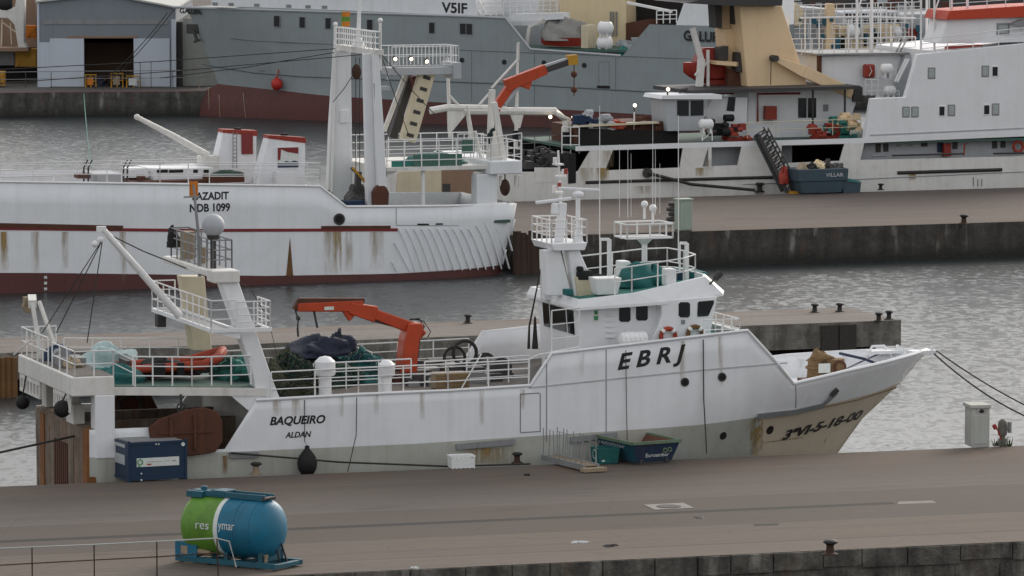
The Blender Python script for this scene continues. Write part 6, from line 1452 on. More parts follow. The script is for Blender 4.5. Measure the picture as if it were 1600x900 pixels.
# ================================================================ THE WHITE SHIP WITH THE BUFF TOWER (behind the second quay)
c_ = on_z(900, 309, 2); WS = Fr(c_[0] - .4, c_[1] + .8, 19.3); WB = 11.5
wr = empty('research_ship', WS.W(0, 0, 0), WS.a, 'white ship with buff tower and red roofed bridge, along the second quay', 'ship')
def wp(mb, name, mat, parent=None, **k): return mb.build(name, mat, parent or wr, **k)
def wq_(px, py, o=0.0): return WS.p(px, py, o)
wl = WS.L(612, 300)[0]
WT = [(wl - .5, 4.6)] + [WS.L(840, 265), WS.L(893, 264), WS.L(900, 232), WS.L(1050, 226), WS.L(1340, 218)]
xe = 62.0
# side plating with openings cut as real gaps: lower strake, upper strake and posts between
hz0 = 2.0
lowtop = [(wl, WS.L(640, 270)[1]), WS.L(900, 268), WS.L(1060, 262), WS.L(1340, 250), WS.L(1600, 244), (xe, WS.L(1600, 244)[1] + .8)]
m = MB()
def strake(mb, bot, top, y0, y1, xs, mi=0):
    for a, b in zip(xs, xs[1:]): mb.hexa([(a, y0, bot(a)), (b, y0, bot(b)), (b, y1, bot(b)), (a, y1, bot(a)), (a, y0, top(a)), (b, y0, top(b)), (b, y1, top(b)), (a, y1, top(a))], mi)
nx = [wl + (xe - wl) * k / 24 for k in range(25)]
for y0, y1 in ((0, .12), (WB - .12, WB)): strake(m, lambda x: -1.0, lambda x: interp(lowtop, x), y0, y1, nx)
m.box(wl - .1, wl + .02, 0, WB, -1, 4.0)
whull = wp(m, 'hull', 'aged_white')
uptop = [WS.L(900, 229), WS.L(1050, 224), WS.L(1340, 216), (xe, WS.L(1600, 205)[1] + .5)]
upbot = [WS.L(900, 236), WS.L(1050, 232), WS.L(1340, 224), WS.L(1600, 213), (xe, WS.L(1600, 213)[1] + .5)]
m = MB(); xu = [WS.L(900, 230)[0] + (xe - WS.L(900, 230)[0]) * k / 20 for k in range(21)]
strake(m, lambda x: interp(upbot, x), lambda x: interp(uptop, x), .005, .10, xu); wp(m, 'upper_strake', 'deck_white')
m = MB()
def wposts(*q): m.prism([WS.L(*p, 0) for p in q], .01, .11)
wposts((925, 231), (960, 229), (945, 268), (902, 270)); wposts((1068, 227), (1108, 225), (1097, 263), (1062, 264)); wposts((1160, 225), (1200, 224), (1196, 260), (1152, 261)); wposts((1322, 217), (1352, 216), (1344, 252), (1312, 252)); wposts((1107, 226), (1112, 226), (1112, 262), (1107, 262)); wposts((1198, 224), (1222, 223), (1220, 258), (1195, 258))
wp(m, 'side_post', 'aged_white')
m = MB(); m.box(WS.L(1100, 240)[0], WS.L(1200, 240)[0], 1.2, 1.3, 2.5, 4.9); m.box(WS.L(1210, 240)[0], WS.L(1262, 240)[0], 2.5, 2.6, 2.5, 4.9); wp(m, 'inner_bulkhead', 'tower_grey')
m = MB(); m.box(wl, xe, .2, WB - .2, 2.6, 2.75); wp(m, 'main_deck', 'green_deck'); m = MB(); m.box(WS.L(905, 230)[0], xe, .1, WB - .1, 4.75, 4.9); wp(m, 'upper_deck', 'green_deck')
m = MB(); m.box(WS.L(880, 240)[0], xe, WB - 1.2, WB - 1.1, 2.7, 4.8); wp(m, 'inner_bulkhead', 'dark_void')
def wline(pts, wd, th, name, mat):
    m = MB(); P = [WS.p(*p, 0) for p in pts]; m.tube([(x, -.02, z) for x, y, z in P], wd / 2, 5); return m.build(name, mat, whull)
wline([(915, 285), (1050, 281), (1200, 277), (1220, 276)], .20, .05, 'rubbing_strake', 'rope_dark'); wline([(1402, 270), (1565, 265)], .22, .05, 'rubbing_strake', 'rope_dark'); wline([(1160, 288), (1600, 268)], .07, .02, 'knuckle_strip', 'tower_grey'); wline([(1362, 244), (1384, 243.5)], .12, .02, 'rubbing_strake', 'steel_grey'); wline([(1394, 243), (1505, 240)], .12, .02, 'rubbing_strake', 'steel_dark'); wline([(1552, 240), (1600, 239)], .12, .02, 'rubbing_strake', 'steel_dark')
m = MB()
for a in ((1521, 277, 1521, 291), (1528, 280, 1528, 291), (1534, 280, 1534, 291)): m.tube([wq_(a[0], a[1], -.02), wq_(a[2], a[3], -.02)], .03, 4)
m.build('draught_mark', 'seam_grey', whull)
def wst(x0, y0, x1, y1, mat):
    m = MB(); a, b = WS.L(x0, y1), WS.L(x1, y0); m.sheet([(a[0], -.012, a[1]), (b[0], -.012, a[1]), (b[0], -.012, b[1]), (a[0], -.012, b[1])]); m.build('rust_stain', mat, whull)
wst(930, 262, 952, 284, 'ochre_stain'); wst(904, 262, 928, 284, 'faint_stain'); wst(1086, 262, 1100, 276, 'ochre_stain'); wst(1100, 250, 1115, 276, 'faint_stain'); wst(990, 290, 1020, 304, 'faint_stain'); wst(1418, 270, 1432, 282, 'ochre_stain'); wst(940, 235, 960, 262, 'faint_stain')
m = MB(); x, z = WS.L(1011, 270); m.cyl((x, -.16, z), (x, .1, z), .30, n=18); fl = m.build('mooring_port', 'steel_dark', whull)
rope([WS.W(x, -.2, z), WS.W(*wq_(1080, 288, -.6)), WS.W(*wq_(1180, 297, -1.4))], .10, 'thick grey mooring line sagging from the white hull to the quay bollard')
# recessed side passage on the right
m = MB(); strake(m, lambda x: 2.7, lambda x: interp(upbot, x) + .1, 1.0, 1.1, [WS.L(1352, 230)[0], 30, 45, xe]); rc = wp(m, 'passage_wall', 'tower_grey')
for px0, px1, py0, py1, mt_ in ((1368, 1376, 224, 238, 'steel_dark'), (1380, 1388, 224, 237, 'steel_dark'), (1439, 1449, 221, 229, 'steel_dark'), (1464, 1473, 221, 238, 'box_navy'), (1488, 1496, 220, 233, 'steel_dark'), (1550, 1558, 218, 232, 'steel_dark'), (1563, 1571, 218, 231, 'steel_dark'), (1400, 1408, 226, 229, 'steel_grey'), (1418, 1426, 226, 229, 'steel_grey')):
    a, b = WS.L(px0, py1, 1.0), WS.L(px1, py0, 1.0); m = MB(); m.box(a[0], b[0], .96, 1.02, a[1], b[1]); m.build('window' if py1 - py0 > 5 else 'vent_slot', mt_, rc)
m = MB(); a, b = WS.L(1474, 244, .7), WS.L(1485, 224, .7); m.box(a[0], b[0], .6, .9, a[1], b[1]); m.tube([wq_(1506, 243, .3), wq_(1507, 226, .3), wq_(1511, 224, .3)], .05, 5); wp(m, 'hose_reel', 'boat_red')
c = WS.p(1591, 229, .3); t = Thing(WS, (c[0], c[1], c[2] - .4), 'lifebuoy', 'red lifebuoy in the side passage at the right edge', 'lifebuoy'); m = MB(); m.torus(c, .32, .10, 'y', 20, 8); t.part(m, 'ring', 'boat_red', smooth=60)
# superstructure block
def wpoly(q, y0, y1, name, mat, parent=None, **k):
    m = MB(); m.prism([WS.L(*p, y0) for p in q], y0, y1); return wp(m, name, mat, parent, **k)
sup = wpoly([(1351, 218), (1362, 154), (1415, 152), (1434, 85), (1600, 68), (1720, 56), (1720, 200), (1600, 207)], .02, .5, 'superstructure', 'deck_white', bevel=.03)
wpoly([(1478, 214), (1478, 82), (1600, 70), (1720, 58), (1720, 200), (1600, 209)], .5, WB - .02, 'superstructure', 'deck_white')
def wwin(x0, y0, x1, y1, pane, off=.02):
    a, b = WS.L(x0, y1, off), WS.L(x1, y0, off); m = MB(); m.box(a[0] - .07, b[0] + .07, off - .03, off + .03, a[1] - .07, b[1] + .07); f = m.build('window', 'steel_grey' if pane == 'pane_curtain' else 'deck_white', sup, bevel=.05); m = MB(); m.box(a[0], b[0], off - .045, off + .02, a[1], b[1]); m.build('pane', pane, f, bevel=.03)
for x0, x1, y0, y1, pn in ((1451, 1460, 107, 122, 'pane_curtain'), (1535, 1544, 104, 119, 'pane_curtain'), (1550, 1559, 104, 119, 'glass'), (1411, 1420, 168, 182, 'pane_curtain'), (1425, 1434, 168, 182, 'pane_curtain'), (1467, 1476, 166, 181, 'glass'), (1482, 1491, 165, 180, 'pane_curtain'), (1537, 1546, 164, 179, 'glass'), (1551, 1560, 163, 179, 'pane_curtain'), (1640, 1649, 160, 175, 'glass')): wwin(x0, y0, x1, y1, pn)
m = MB(); a, b = WS.L(1360, 211, 0), WS.L(1600, 200, 0); m.bar((a[0], -.0, a[1]), (b[0], .0, b[1]), .06, .06); m.build('knuckle_strip', 'tower_grey', sup)
# bridge
br = wpoly([(1468, 68), (1481, 30), (1600, 26), (1720, 22), (1720, 60), (1600, 66)], 1.6, 4.2, 'bridge', 'deck_white', bevel=.03)
wpoly([(1478, 31), (1484, 17), (1600, 9), (1720, 4), (1720, 22), (1600, 27)], 1.2, 4.6, 'bridge_roof', 'roof_red', bevel=.03)
a, b = WS.L(1557, 55, 1.6), WS.L(1577, 36, 1.6); m = MB(); m.box(a[0], b[0], 1.55, 1.65, a[1], b[1]); f = m.build('window', 'steel_grey', br); m = MB(); m.box(a[0] + .12, b[0] - .12, 1.53, 1.6, a[1] + .12, b[1] - .12); m.build('pane', 'pane_curtain', f)
wpoly([(1481, 77), (1483, 73), (1535, 70), (1535, 72)], .8, 1.4, 'deck_locker', 'boat_red'); wpoly([(1582, 38), (1600, 31), (1640, 30), (1640, 44), (1600, 43)], .9, 1.6, 'bridge_wing', 'steel_grey')
m = MB(); rail(m, [WS.p(1440, 84, .2), WS.p(1600, 66, .2)], .9, bars=3, step=1.6, r=.03); rail(m, [WS.p(1484, 16, 1.4), WS.p(1600, 8, 1.4), WS.p(1700, 2, 1.4)], .8, bars=2, step=1.3, r=.03); wp(m, 'railing', 'rail_white')
m = MB()
for px, y0, y1 in ((1487, 17, -25), (1511, 16, -30), (1460, 84, -20), (1439, 84, -20)): m.tube([wq_(px, y0, 3), wq_(px, y1, 3)], .07, 5)
m.tube([wq_(1460, 20, 3), wq_(1475, -25, 3)], .05, 5); wp(m, 'signal_mast', 'rail_white')
# middle deckhouses
mid = wpoly([(1168, 218), (1170, 142), (1345, 140), (1318, 216)], 5.5, 9.5, 'deckhouse', 'deck_white', bevel=.02)
for x0, x1, y0, y1 in ((1247, 1260, 153, 184), (1262, 1275, 153, 184)):
    a, b = WS.L(x0, y1, 5.5), WS.L(x1, y0, 5.5); m = MB(); m.box(a[0], b[0], 5.46, 5.52, a[1], b[1]); m.build('window', 'glass', mid)
m = MB(); a, b = WS.L(1286, 174, 5.5), WS.L(1294, 163, 5.5); m.box(a[0], b[0], 5.46, 5.52, a[1], b[1]); m.build('window', 'steel_grey', mid)
m = MB(); m.tube([wq_(1184, 190, 5.4), wq_(1184, 147, 5.4), wq_(1250, 146, 5.4)], .06, 5); m.build('fire_pipe', 'boat_red', mid)
wpoly([(1196, 187), (1197, 166), (1214, 166), (1214, 187)], 5.0, 5.4, 'fire_cabinet', 'boat_red')
m = MB(); rail(m, [WS.p(1168, 216, 1.5), WS.p(1345, 210, 1.5)], .95, bars=2, step=1.8, r=.026); wp(m, 'railing', 'cream')
wpoly([(1075, 147), (1075, 141), (1345, 134), (1345, 139)], 3.5, 9.5, 'platform_edge', 'steel_dark'); m = MB(); m.tube([wq_(1062, 148, 4), wq_(1064, 141, 4), wq_(1075, 140, 4)], .12, 6); wp(m, 'platform_pipe', 'steel_dark')
m = MB()
for px in (1270, 1320): m.tube([wq_(px, 215, 4), wq_(px, 140, 4)], .07, 5)
wp(m, 'platform_post', 'steel_dark')
wall = wpoly([(1283, 148), (1283, 88), (1352, 86), (1432, 84), (1418, 150)], 6.5, 10.5, 'deckhouse', 'deck_white', bevel=.02)
wpoly([(1280, 150), (1280, 85), (1284, 85), (1284, 150)], 6.2, 6.6, 'rusty_edge', 'rust_brown'); wpoly([(1276, 87), (1276, 84), (1434, 82), (1434, 85)], 6.0, 10.6, 'deck_edge', 'steel_grey')
wpoly([(1396, 150), (1416, 86), (1432, 86), (1415, 151)], 5.8, 6.4, 'side_screen', 'tower_grey')
c = WS.p(1358, 111, 5.9); t = Thing(WS, (c[0], c[1], c[2] - .5), 'lifebuoy_box', 'red float box on the white wall left of the stacked rafts', 'box'); m = MB(); m.box(c[0] - .34, c[0] + .34, 5.7, 6.2, c[2] - .42, c[2] + .42); t.part(m, 'case', 'boat_red', bevel=.08); m = MB(); m.tube([(c[0] - .1, 5.66, c[2] - .3), (c[0] + .08, 5.66, c[2]), (c[0] - .04, 5.66, c[2] + .3)], .03, 4); t.part(m, 'rope_loop', 'sign_white')
m = MB(); rail(m, [WS.p(1352, 150, 4.5), WS.p(1372, 150, 4.5)], 1.0, bars=3, step=.5, r=.03); m.tube([wq_(1398, 128, 4.5), wq_(1416, 92, 4.5)], .09, 5); m.tube([wq_(1402, 128, 4.0), wq_(1420, 92, 4.0)], .09, 5); wp(m, 'stair', 'rail_white')
for px, py, lb in ((1385, 108, 'upper of two white life rafts on racks left of the superstructure'), (1390, 142, 'lower of two white life rafts on racks left of the superstructure')): c = WS.p(px, py, 4.8); raft(WS, c, .32, .6, lb, 'rafts on racks of the white ship', 3)
m = MB(); rail(m, [WS.p(1372, 122, 4.8), WS.p(1400, 122, 4.8)], .5, bars=2, step=.4, r=.03); rail(m, [WS.p(1372, 152, 4.8), WS.p(1405, 152, 4.8)], .4, bars=2, step=.4, r=.03); wp(m, 'raft_rack', 'rail_white')
# buff tower
tw = wpoly([(1168, 136), (1156, 9), (1222, 9), (1262, 135)], 6.0, 9.5, 'tower', 'buff', bevel=.05)
wpoly([(1140, 136), (1132, 46), (1156, 44), (1166, 136)], 7.5, 9.2, 'tower_annex', 'buff', bevel=.03); wpoly([(1128, 45), (1128, 8), (1156, 8), (1156, 45)], 8.0, 9.0, 'tower_annex', 'buff')
wpoly([(1119, 44), (1117, 8), (1128, 8), (1128, 44)], 7.4, 8.6, 'tower_shutter', 'steel_dark'); wpoly([(1146, 38), (1146, 8), (1157, 8), (1157, 38)], 7.0, 7.6, 'tower_shutter', 'steel_dark'); wpoly([(1151, 112), (1152, 82), (1166, 82), (1166, 112)], 6.6, 7.4, 'tower_ladder', 'steel_dark'); wpoly([(1124, 94), (1124, 74), (1138, 72), (1138, 94)], 7.0, 7.8, 'tower_machinery', 'steel_dark'); wpoly([(1138, 145), (1138, 106), (1154, 110), (1158, 145)], 7.0, 7.5, 'tower_machinery', 'rust_brown'); wpoly([(1120, 101), (1120, 95), (1154, 97), (1154, 104)], 6.6, 8.6, 'tower_bracket', 'buff')
wpoly([(1070, 5), (1096, 0), (1096, -14), (1224, -14), (1222, 9), (1140, 9)], 5.0, 10.5, 'tower_crown', 'steel_dark')
m = MB(); p0, p1, p2 = wq_(1209, 91, 5.7), wq_(1256, 112, 5.6), wq_(1331, 146, 5.5); m.bar(p0, p1, .3, .30, w2=.45, h2=.75); m.bar(p1, p2, .45, .72, w2=.5, h2=.66); wp(m, 'tower_boom', 'buff', bevel=.03)
m = MB(); m.cyl((p0[0], 5.3, p0[2]), (p0[0], 6.0, p0[2]), .20); m.tube([wq_(1205, 92, 5.6), wq_(1204, 132, 5.6)], .03, 4); m.box(p2[0], p2[0] + .6, 5.2, 5.9, p2[2] - .5, p2[2] + .4); wp(m, 'boom_sheave', 'steel_dark')
# control cabin, life raft, gear on the working deck
cab = wpoly([(1043, 205), (1038, 156), (1100, 154), (1100, 204)], 2.0, 4.5, 'control_cabin', 'tower_grey', bevel=.02)
wpoly([(1033, 155), (1036, 149), (1128, 148), (1128, 155)], 1.7, 4.8, 'cabin_roof', 'hull_white')
for q in ([(1058, 181), (1058, 157), (1076, 157), (1076, 181)], [(1079, 181), (1079, 157), (1099, 157), (1099, 180)]):
    m = MB(); m.prism([WS.L(*p, 2.0) for p in q], 1.96, 2.02); m.build('window', 'glass', cab)
sc = wpoly([(1103, 182), (1113, 152), (1168, 152), (1166, 205), (1120, 205)], 4.6, 5.2, 'side_screen', 'deck_white'); m = MB(); m.prism([WS.L(*p, 4.6) for p in ((1135, 173), (1138, 152), (1149, 152), (1147, 174))], 4.55, 4.62); m.build('window', 'glass', sc)
c = WS.p(1103, 194, .8); raft(WS, c, .30, .75, 'ribbed white life raft on a stand before the grey control cabin', None, 5); m = MB(); m.bar(wq_(1097, 220, .8), wq_(1098, 203, .8), .07); m.bar(wq_(1113, 220, .8), wq_(1112, 203, .8), .07); m.bar(wq_(1098, 218, .8), wq_(1112, 206, .8), .05); wp(m, 'raft_stand', 'rail_white')
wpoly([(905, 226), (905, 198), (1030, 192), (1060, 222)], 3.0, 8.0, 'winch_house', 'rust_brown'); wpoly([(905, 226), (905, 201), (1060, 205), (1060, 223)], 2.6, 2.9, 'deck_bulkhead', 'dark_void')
wpoly([(900, 199), (900, 196), (1030, 190), (1030, 193)], 2.4, 3.0, 'deck_edge', 'cream')
q = random.Random(9); gear = [('net_blue', 912, 178, 'dark blue net bundle on the working deck of the white ship', 2), ('tower_grey', 938, 182, 'grey tapered net drum on the working deck of the white ship', 3), ('rib_orange', 960, 184, 'bright orange float bundle on the working deck of the white ship', 1), ('rust_brown', 1010, 190, 'rusty brown chain heap left of the grey control cabin', 3), ('black_rubber', 1126, 190, 'black rubber hose heap right of the white raft stand', 3), ('boat_red', 1150, 198, 'red fishing gear heap under the white side screen', 2), ('boat_red', 1288, 204, 'red winch heap behind the rail below the buff boom', 3), ('teal_deck', 1312, 210, 'green net heap at the end of the buff boom', 3), ('buff', 1327, 182, 'buff post with round head beside the green net', 2)]
for mt_, px, py, lb, s_ in gear:
    c = WS.p(px, py + 14, 3.2); m = MB(); z0 = max(4.9, c[2] - .3); wd_ = .22 * s_ + .2
    for k in range(9 + 3 * s_):
        x, y, z, d = c[0] + q.uniform(-wd_, wd_), 3.2 + q.uniform(-.6, .6), z0 + q.uniform(0, .22 * s_ + .25), q.uniform(.08, .24)
        if k % 3 == 0: m.cyl((x - d, y, z + d), (x + d * 1.5, y + .1, z + d), d, n=10)
        elif k % 3 == 1: m.box(x - d, x + d, y - d, y + d, z, z + 2 * d)
        else: m.lump((x, y, z), d * 1.6, d * 1.4, d * 1.3, k + int(px), .2, 12, 6)
    m.box(c[0] - wd_, c[0] + wd_, 2.9, 3.5, z0, z0 + .2); solo(WS, m, 'deck_gear', mt_, lb, 'fishing gear', 'gear heaped on the white ship')
m = MB()
for k in range(40):
    x = lerp(WS.L(820, 250)[0], WS.L(905, 250)[0], q.random()); y = q.uniform(1.5, 6); s_ = q.uniform(.15, .5); m.box(x, x + s_, y, y + s_ * 1.5, 3.6, 3.7 + s_ * q.uniform(.5, 2.2))
m.torus(wq_(845, 245, 2.0), .6, .06, 'y'); m.torus(wq_(858, 250, 2.2), .5, .06, 'y'); wp(m, 'deck_winch', 'steel_dark')
wpoly([(836, 286), (836, 262), (872, 262), (872, 284)], -.02, .1, 'stern_bulwark', 'aged_white'); wpoly([(888, 287), (888, 240), (900, 240), (900, 286)], -.04, .12, 'roller_guide', 'black_rubber')
# stern gantry with orange crane
GY = 4.5
def gq(px, py): return WS.p(px, py, GY)
m = MB(); m.tube([gq(672, 173), gq(700, 168), gq(790, 170)], .22, 8); m.tube([gq(724, 173), gq(868, 174), gq(885, 187), gq(886, 240)], [.24, .25, .28, .30], 8); m.prism([WS.L(*p, GY) for p in ((699, 172), (733, 172), (706, 205), (700, 205))], GY - .1, GY + .1); m.prism([WS.L(*p, GY) for p in ((796, 176), (818, 176), (812, 200), (806, 200))], GY - .1, GY + .1)
m.tube([gq(699, 90), gq(703, 215)], .11, 6); m.tube([gq(703, 150), gq(722, 170)], .08, 6); m.tube([gq(768, 142), gq(748, 165)], .08, 6); m.tube([gq(768, 138), gq(810, 92), gq(810, 66)], .08, 6); m.tube([gq(809, 68), gq(806, 240)], [.07, .13], 6); m.tube([gq(730, 172), gq(742, 250)], .14, 6); wp(m, 'stern_gantry', 'aged_white', smooth=40)
m = MB(); m.cyl(gq(886, 206), gq(885, 236), .34, n=12); m.bar(gq(805, 204), gq(805, 220), .3); wp(m, 'gantry_joint', 'black_rubber')
m = MB(); rail(m, [WS.p(878, 240, 2), WS.p(905, 240, 2)], 1.6, bars=3, step=.5, r=.035); wp(m, 'railing', 'rail_white')
kc = bpy.data.objects.new('deck_crane', None); COL.objects.link(kc); kc.parent = wr
m = MB(); m.bar(gq(776, 166), gq(803, 126), .42, .5); m.bar(gq(776, 168), gq(768, 178), .5, .5); m.build('crane_column', 'crane_orange', kc, bevel=.03); m = MB(); m.bar(gq(790, 134), gq(852, 108), .55, .75, h2=.6); m.bar(gq(812, 128), gq(828, 134), .4, .5); m.build('lower_boom', 'crane_orange', kc, bevel=.03)
m = MB(); m.bar(gq(788, 163), gq(808, 138), .22); m.bar(gq(850, 104), gq(888, 92), .3, .2); m.build('lift_cylinder', 'tower_grey', kc); m = MB(); m.bar(gq(850, 110), gq(888, 97), .34, .36); m.build('extension_boom', 'steel_dark', kc); m = MB(); m.bar(gq(886, 94), gq(901, 93), .5, .6); m.build('boom_head', 'yellow_paint', kc)
m = MB(); m.tube([gq(897, 98), gq(897, 150)], .035, 4); m.sph(gq(897, 116), .2); m.sph(gq(897, 140), .2); m.build('crane_hook', 'rust_brown', kc)
m = MB(); rail(m, [WS.p(812, 245, 7), WS.p(905, 240, 7)], 1.2, bars=3, step=.9, r=.03); wp(m, 'railing', 'steel_grey')
for px, py, o, lb in ((1043, 142, 2, 0), (991, 167, 3, 0), (859, 185, 4, 0), (895, 185, 4, 0)):
    m = MB(); c = WS.p(px, py, o); m.cyl((c[0], o, c[2] - .3), (c[0], o, c[2]), .05); l_ = wp(m, 'deck_lamp', 'steel_dark'); m = MB(); m.sph((c[0], o - .1, c[2] + .1), .11); m.build('lamp_bulb', 'lamp_glow', l_)
m = MB()
for px, y0 in ((991, 167), (1043, 148)): m.tube([wq_(px, 210, 3), wq_(px, y0, 3)], .05, 5)
wp(m, 'lamp_post', 'rail_white')
# cream house side seen under the two funnel trawler's gantry
ch = wpoly([(618, 308), (622, 268), (690, 266), (690, 307)], -.03, .15, 'aft_plating', 'cream'); wpoly([(690, 307), (690, 262), (740, 260), (740, 306)], -.05, .15, 'aft_door', 'yard_brown'); m = MB(); m.prism([WS.L(*p, 0) for p in ((691, 304), (691, 287), (703, 287), (703, 304))], -.08, -.02); m.build('hatch', 'steel_dark', ch)
# orange lifeboat in white davits (between this ship and the grey one)
t = Thing(WS, WS.p(1100, 138, 8.5), 'lifeboat', 'orange red lifeboat hung in white davits left of the buff tower', 'lifeboat'); c = WS.p(1105, 112, 8.5); m = MB(); rg = []
for x, hw, zb in ((-1.6, .05, .35), (-1.3, .5, .1), (-.5, .85, -.35), (.5, .9, -.4), (1.4, .7, -.2), (1.6, .3, 0)): rg.append([(c[0] + x, 8.5 - hw, c[2] + .6), (c[0] + x, 8.5 - hw * .8, c[2] + zb), (c[0] + x, 8.5, c[2] + zb - .35), (c[0] + x, 8.5 + hw * .8, c[2] + zb), (c[0] + x, 8.5 + hw, c[2] + .6)])
m.loft(rg); t.part(m, 'boat_hull', 'boat_red', smooth=40); m = MB(); a = c; m.hexa([(c[0] - .9, 7.9, c[2] + .6), (c[0] + 1.5, 7.8, c[2] + .6), (c[0] + 1.5, 9.2, c[2] + .6), (c[0] - .9, 9.1, c[2] + .6), (c[0] - .4, 8.1, c[2] + 1.5), (c[0] + 1.4, 8.0, c[2] + 1.5), (c[0] + 1.4, 9.0, c[2] + 1.5), (c[0] - .4, 8.9, c[2] + 1.5)]); t.part(m, 'canopy', 'boat_red', bevel=.05)
m = MB(); m.box(c[0] + .0, c[0] + 1.6, 8.0, 9.0, c[2] - 1.4, c[2] - .5); t.part(m, 'cradle', 'boat_red')
m = MB(); m.bar(wq_(1092, 142, 7.2), wq_(1096, 92, 7.2), .35, .4, w2=.3); m.bar(wq_(1096, 95, 7.2), wq_(1082, 44, 7.2), .32, .3); m.bar(wq_(1106, 142, 7.2), wq_(1106, 78, 7.2), .16); m.bar(wq_(1086, 118, 7.2), wq_(1106, 96, 7.2), .14); wp(m, 'boat_davit', 'aged_white')
# masts and rails above the deckhouse
m = MB()
for px, y0, y1, r in ((1339, 86, -20, .09), (1362, 86, -20, .11), (1376, 100, 10, .05), (1392, 86, 40, .05), (1326, 86, 30, .05), (1258, 86, 20, .05), (1280, 86, 40, .05), (1232, 86, 20, .05), (1448, 60, -20, .08)): m.tube([wq_(px, y0, 8), wq_(px, y1, 8)], r, 5)
m.tube([wq_(1339, 20, 8), wq_(1352, -20, 8)], .06, 5); m.tube([wq_(1250, 28, 8), wq_(1350, 26, 8), wq_(1430, 28, 8)], .06, 5); wp(m, 'signal_mast', 'rail_white')
m = MB(); rail(m, [WS.p(1285, 86, 6.6), WS.p(1430, 82, 6.6)], 1.0, bars=3, step=.8, r=.03); rail(m, [WS.p(1236, 86, 8), WS.p(1285, 85, 8)], 1.0, bars=3, step=.8, r=.03); wp(m, 'railing', 'rail_white')
m = MB(); m.bar(wq_(1398, 85, 7), wq_(1412, 60, 7), .08); m.bar(wq_(1404, 85, 7), wq_(1418, 60, 7), .08); wp(m, 'stair', 'steel_grey')

# ---- things on the second quay
def on_dock(px, py): return K.G(px, py, 2.0)
a, b = on_z(1232, 301, 2), None
t = Thing(WS, (WS.L(1232, 300, -1.2)[0], -1.2, 2.0), 'gangway', 'dark lattice gangway leaning from the second quay up to the white ship', 'gangway')
p0, p1 = WS.p(1226, 300, -1.6), WS.p(1183, 212, -.5); m = MB()
for y in (-.35, .35): m.bar((p0[0], p0[1] + y, p0[2]), (p1[0], p1[1] + y, p1[2]), .12, .2); m.bar((p0[0] + .55, p0[1] + y, p0[2] + .8), (p1[0] + .55, p1[1] + y, p1[2] + .5), .08, .08)
n = 10
for k in range(n):
    q0 = Vector(p0).lerp(Vector(p1), k / n); q1 = Vector((p0[0] + .55, p0[1], p0[2] + .8)).lerp(Vector((p1[0] + .55, p1[1], p1[2] + .5)), (k + .5) / n)
    for y in (-.35, .35): m.bar(q0 + Vector((0, y, 0)), q1 + Vector((0, y, 0)), .06); m.bar(q1 + Vector((0, y, 0)), Vector(p0).lerp(Vector(p1), (k + 1) / n) + Vector((0, y, 0)), .06)
t.part(m, 'lattice', 'steel_dark'); m = MB(); m.hexa([(p0[0], p0[1] - .3, p0[2] + .05), (p0[0] + .1, p0[1] - .3, p0[2] + .12), (p0[0] + .1, p0[1] + .3, p0[2] + .12), (p0[0], p0[1] + .3, p0[2] + .05), (p1[0], p1[1] - .3, p1[2] + .05), (p1[0] + .1, p1[1] - .3, p1[2] + .1), (p1[0] + .1, p1[1] + .3, p1[2] + .1), (p1[0], p1[1] + .3, p1[2] + .05)]); t.part(m, 'treads', 'net_dark')
m = MB(); m.lump((p0[0] - .2, p0[1] - .3, 2.6), .3, .3, .9, 71, .3); t.part(m, 'rope_coil', 'boat_red'); m = MB(); m.box(p0[0] + .1, p0[0] + 1.5, p0[1] - .8, p0[1] + .2, 2.0, 2.15); t.part(m, 'foot_plate', 'yellow_paint')
b0 = on_z(1254, 304, 2); sf = Fr(b0[0], b0[1], 22, 2.0); wd = sf.L(1320, 302, 0)[0]; hh = sf.L(1250, 265, 0)[1]
t = Thing(sf, (0, 0, 0), 'rubbish_skip', 'dark slate blue skip heaped with rubbish on the second quay', 'skip')
m = MB(); hx = hh * .52; m.hexa([(0, 0, .05), (wd * .92, 0, .05), (wd * .92, 1.7, .05), (0, 1.7, .05), (-.2, -.1, hx), (wd + .05, -.1, hx), (wd + .05, 1.8, hx), (-.2, 1.8, hx)]); m.hexa([(-.32, -.16, hx), (wd + .12, -.16, hx), (wd + .12, 1.9, hx), (-.32, 1.9, hx), (-.36, -.2, hh), (wd + .16, -.2, hh), (wd + .16, 1.95, hh), (-.36, 1.95, hh)]); t.part(m, 'bin', 'skip_slate', bevel=.03)
vs, fs = text_mesh('VILLAR', .5, bold=.02, width=wd * .42); m = MB(); m.add([(wd * .72 + x, -.22 + y, (hx + hh) / 2 + z * .62) for x, y, z in vs], fs); t.part(m, 'lettering', 'tower_grey')
rub = [('timber', .35, .55, 'brown cardboard scrap heaped at the left of the rubbish skip'), ('black_rubber', .95, .75, 'black rubbish sack in the middle of the rubbish skip'), ('factory_cream', 1.45, 1.0, 'tan foam lump on top of the rubbish skip'), ('rope_dark', 2.0, .75, 'dark round coil standing in the rubbish skip'), ('steel_dark', 2.55, .4, 'grey scrap at the right end of the rubbish skip')]
for mt_, x, h, lb in rub:
    m = MB()
    for k in range(7): d = q.uniform(.12, .26); xx, yy, zz = x + q.uniform(-.25, .25), .7 + q.uniform(-.35, .35), hh - .12 + q.uniform(0, max(.02, h - .4)) * (k / 6); (m.lump((xx, yy, zz), d * 1.4, d * 1.2, d * 1.2, k + int(x * 10), .3, 12, 6) if k % 2 else m.bar((xx - d, yy - d, zz), (xx + d, yy + d, zz + d * 1.3), d, d * .8))
    m.lump((x, .7, hh - .2), .4, .5, h * .6, int(x * 100), .25, 14, 6)
    solo(sf, m, 'rubbish', mt_, lb, 'rubbish', 'rubbish heaped in the far skip')
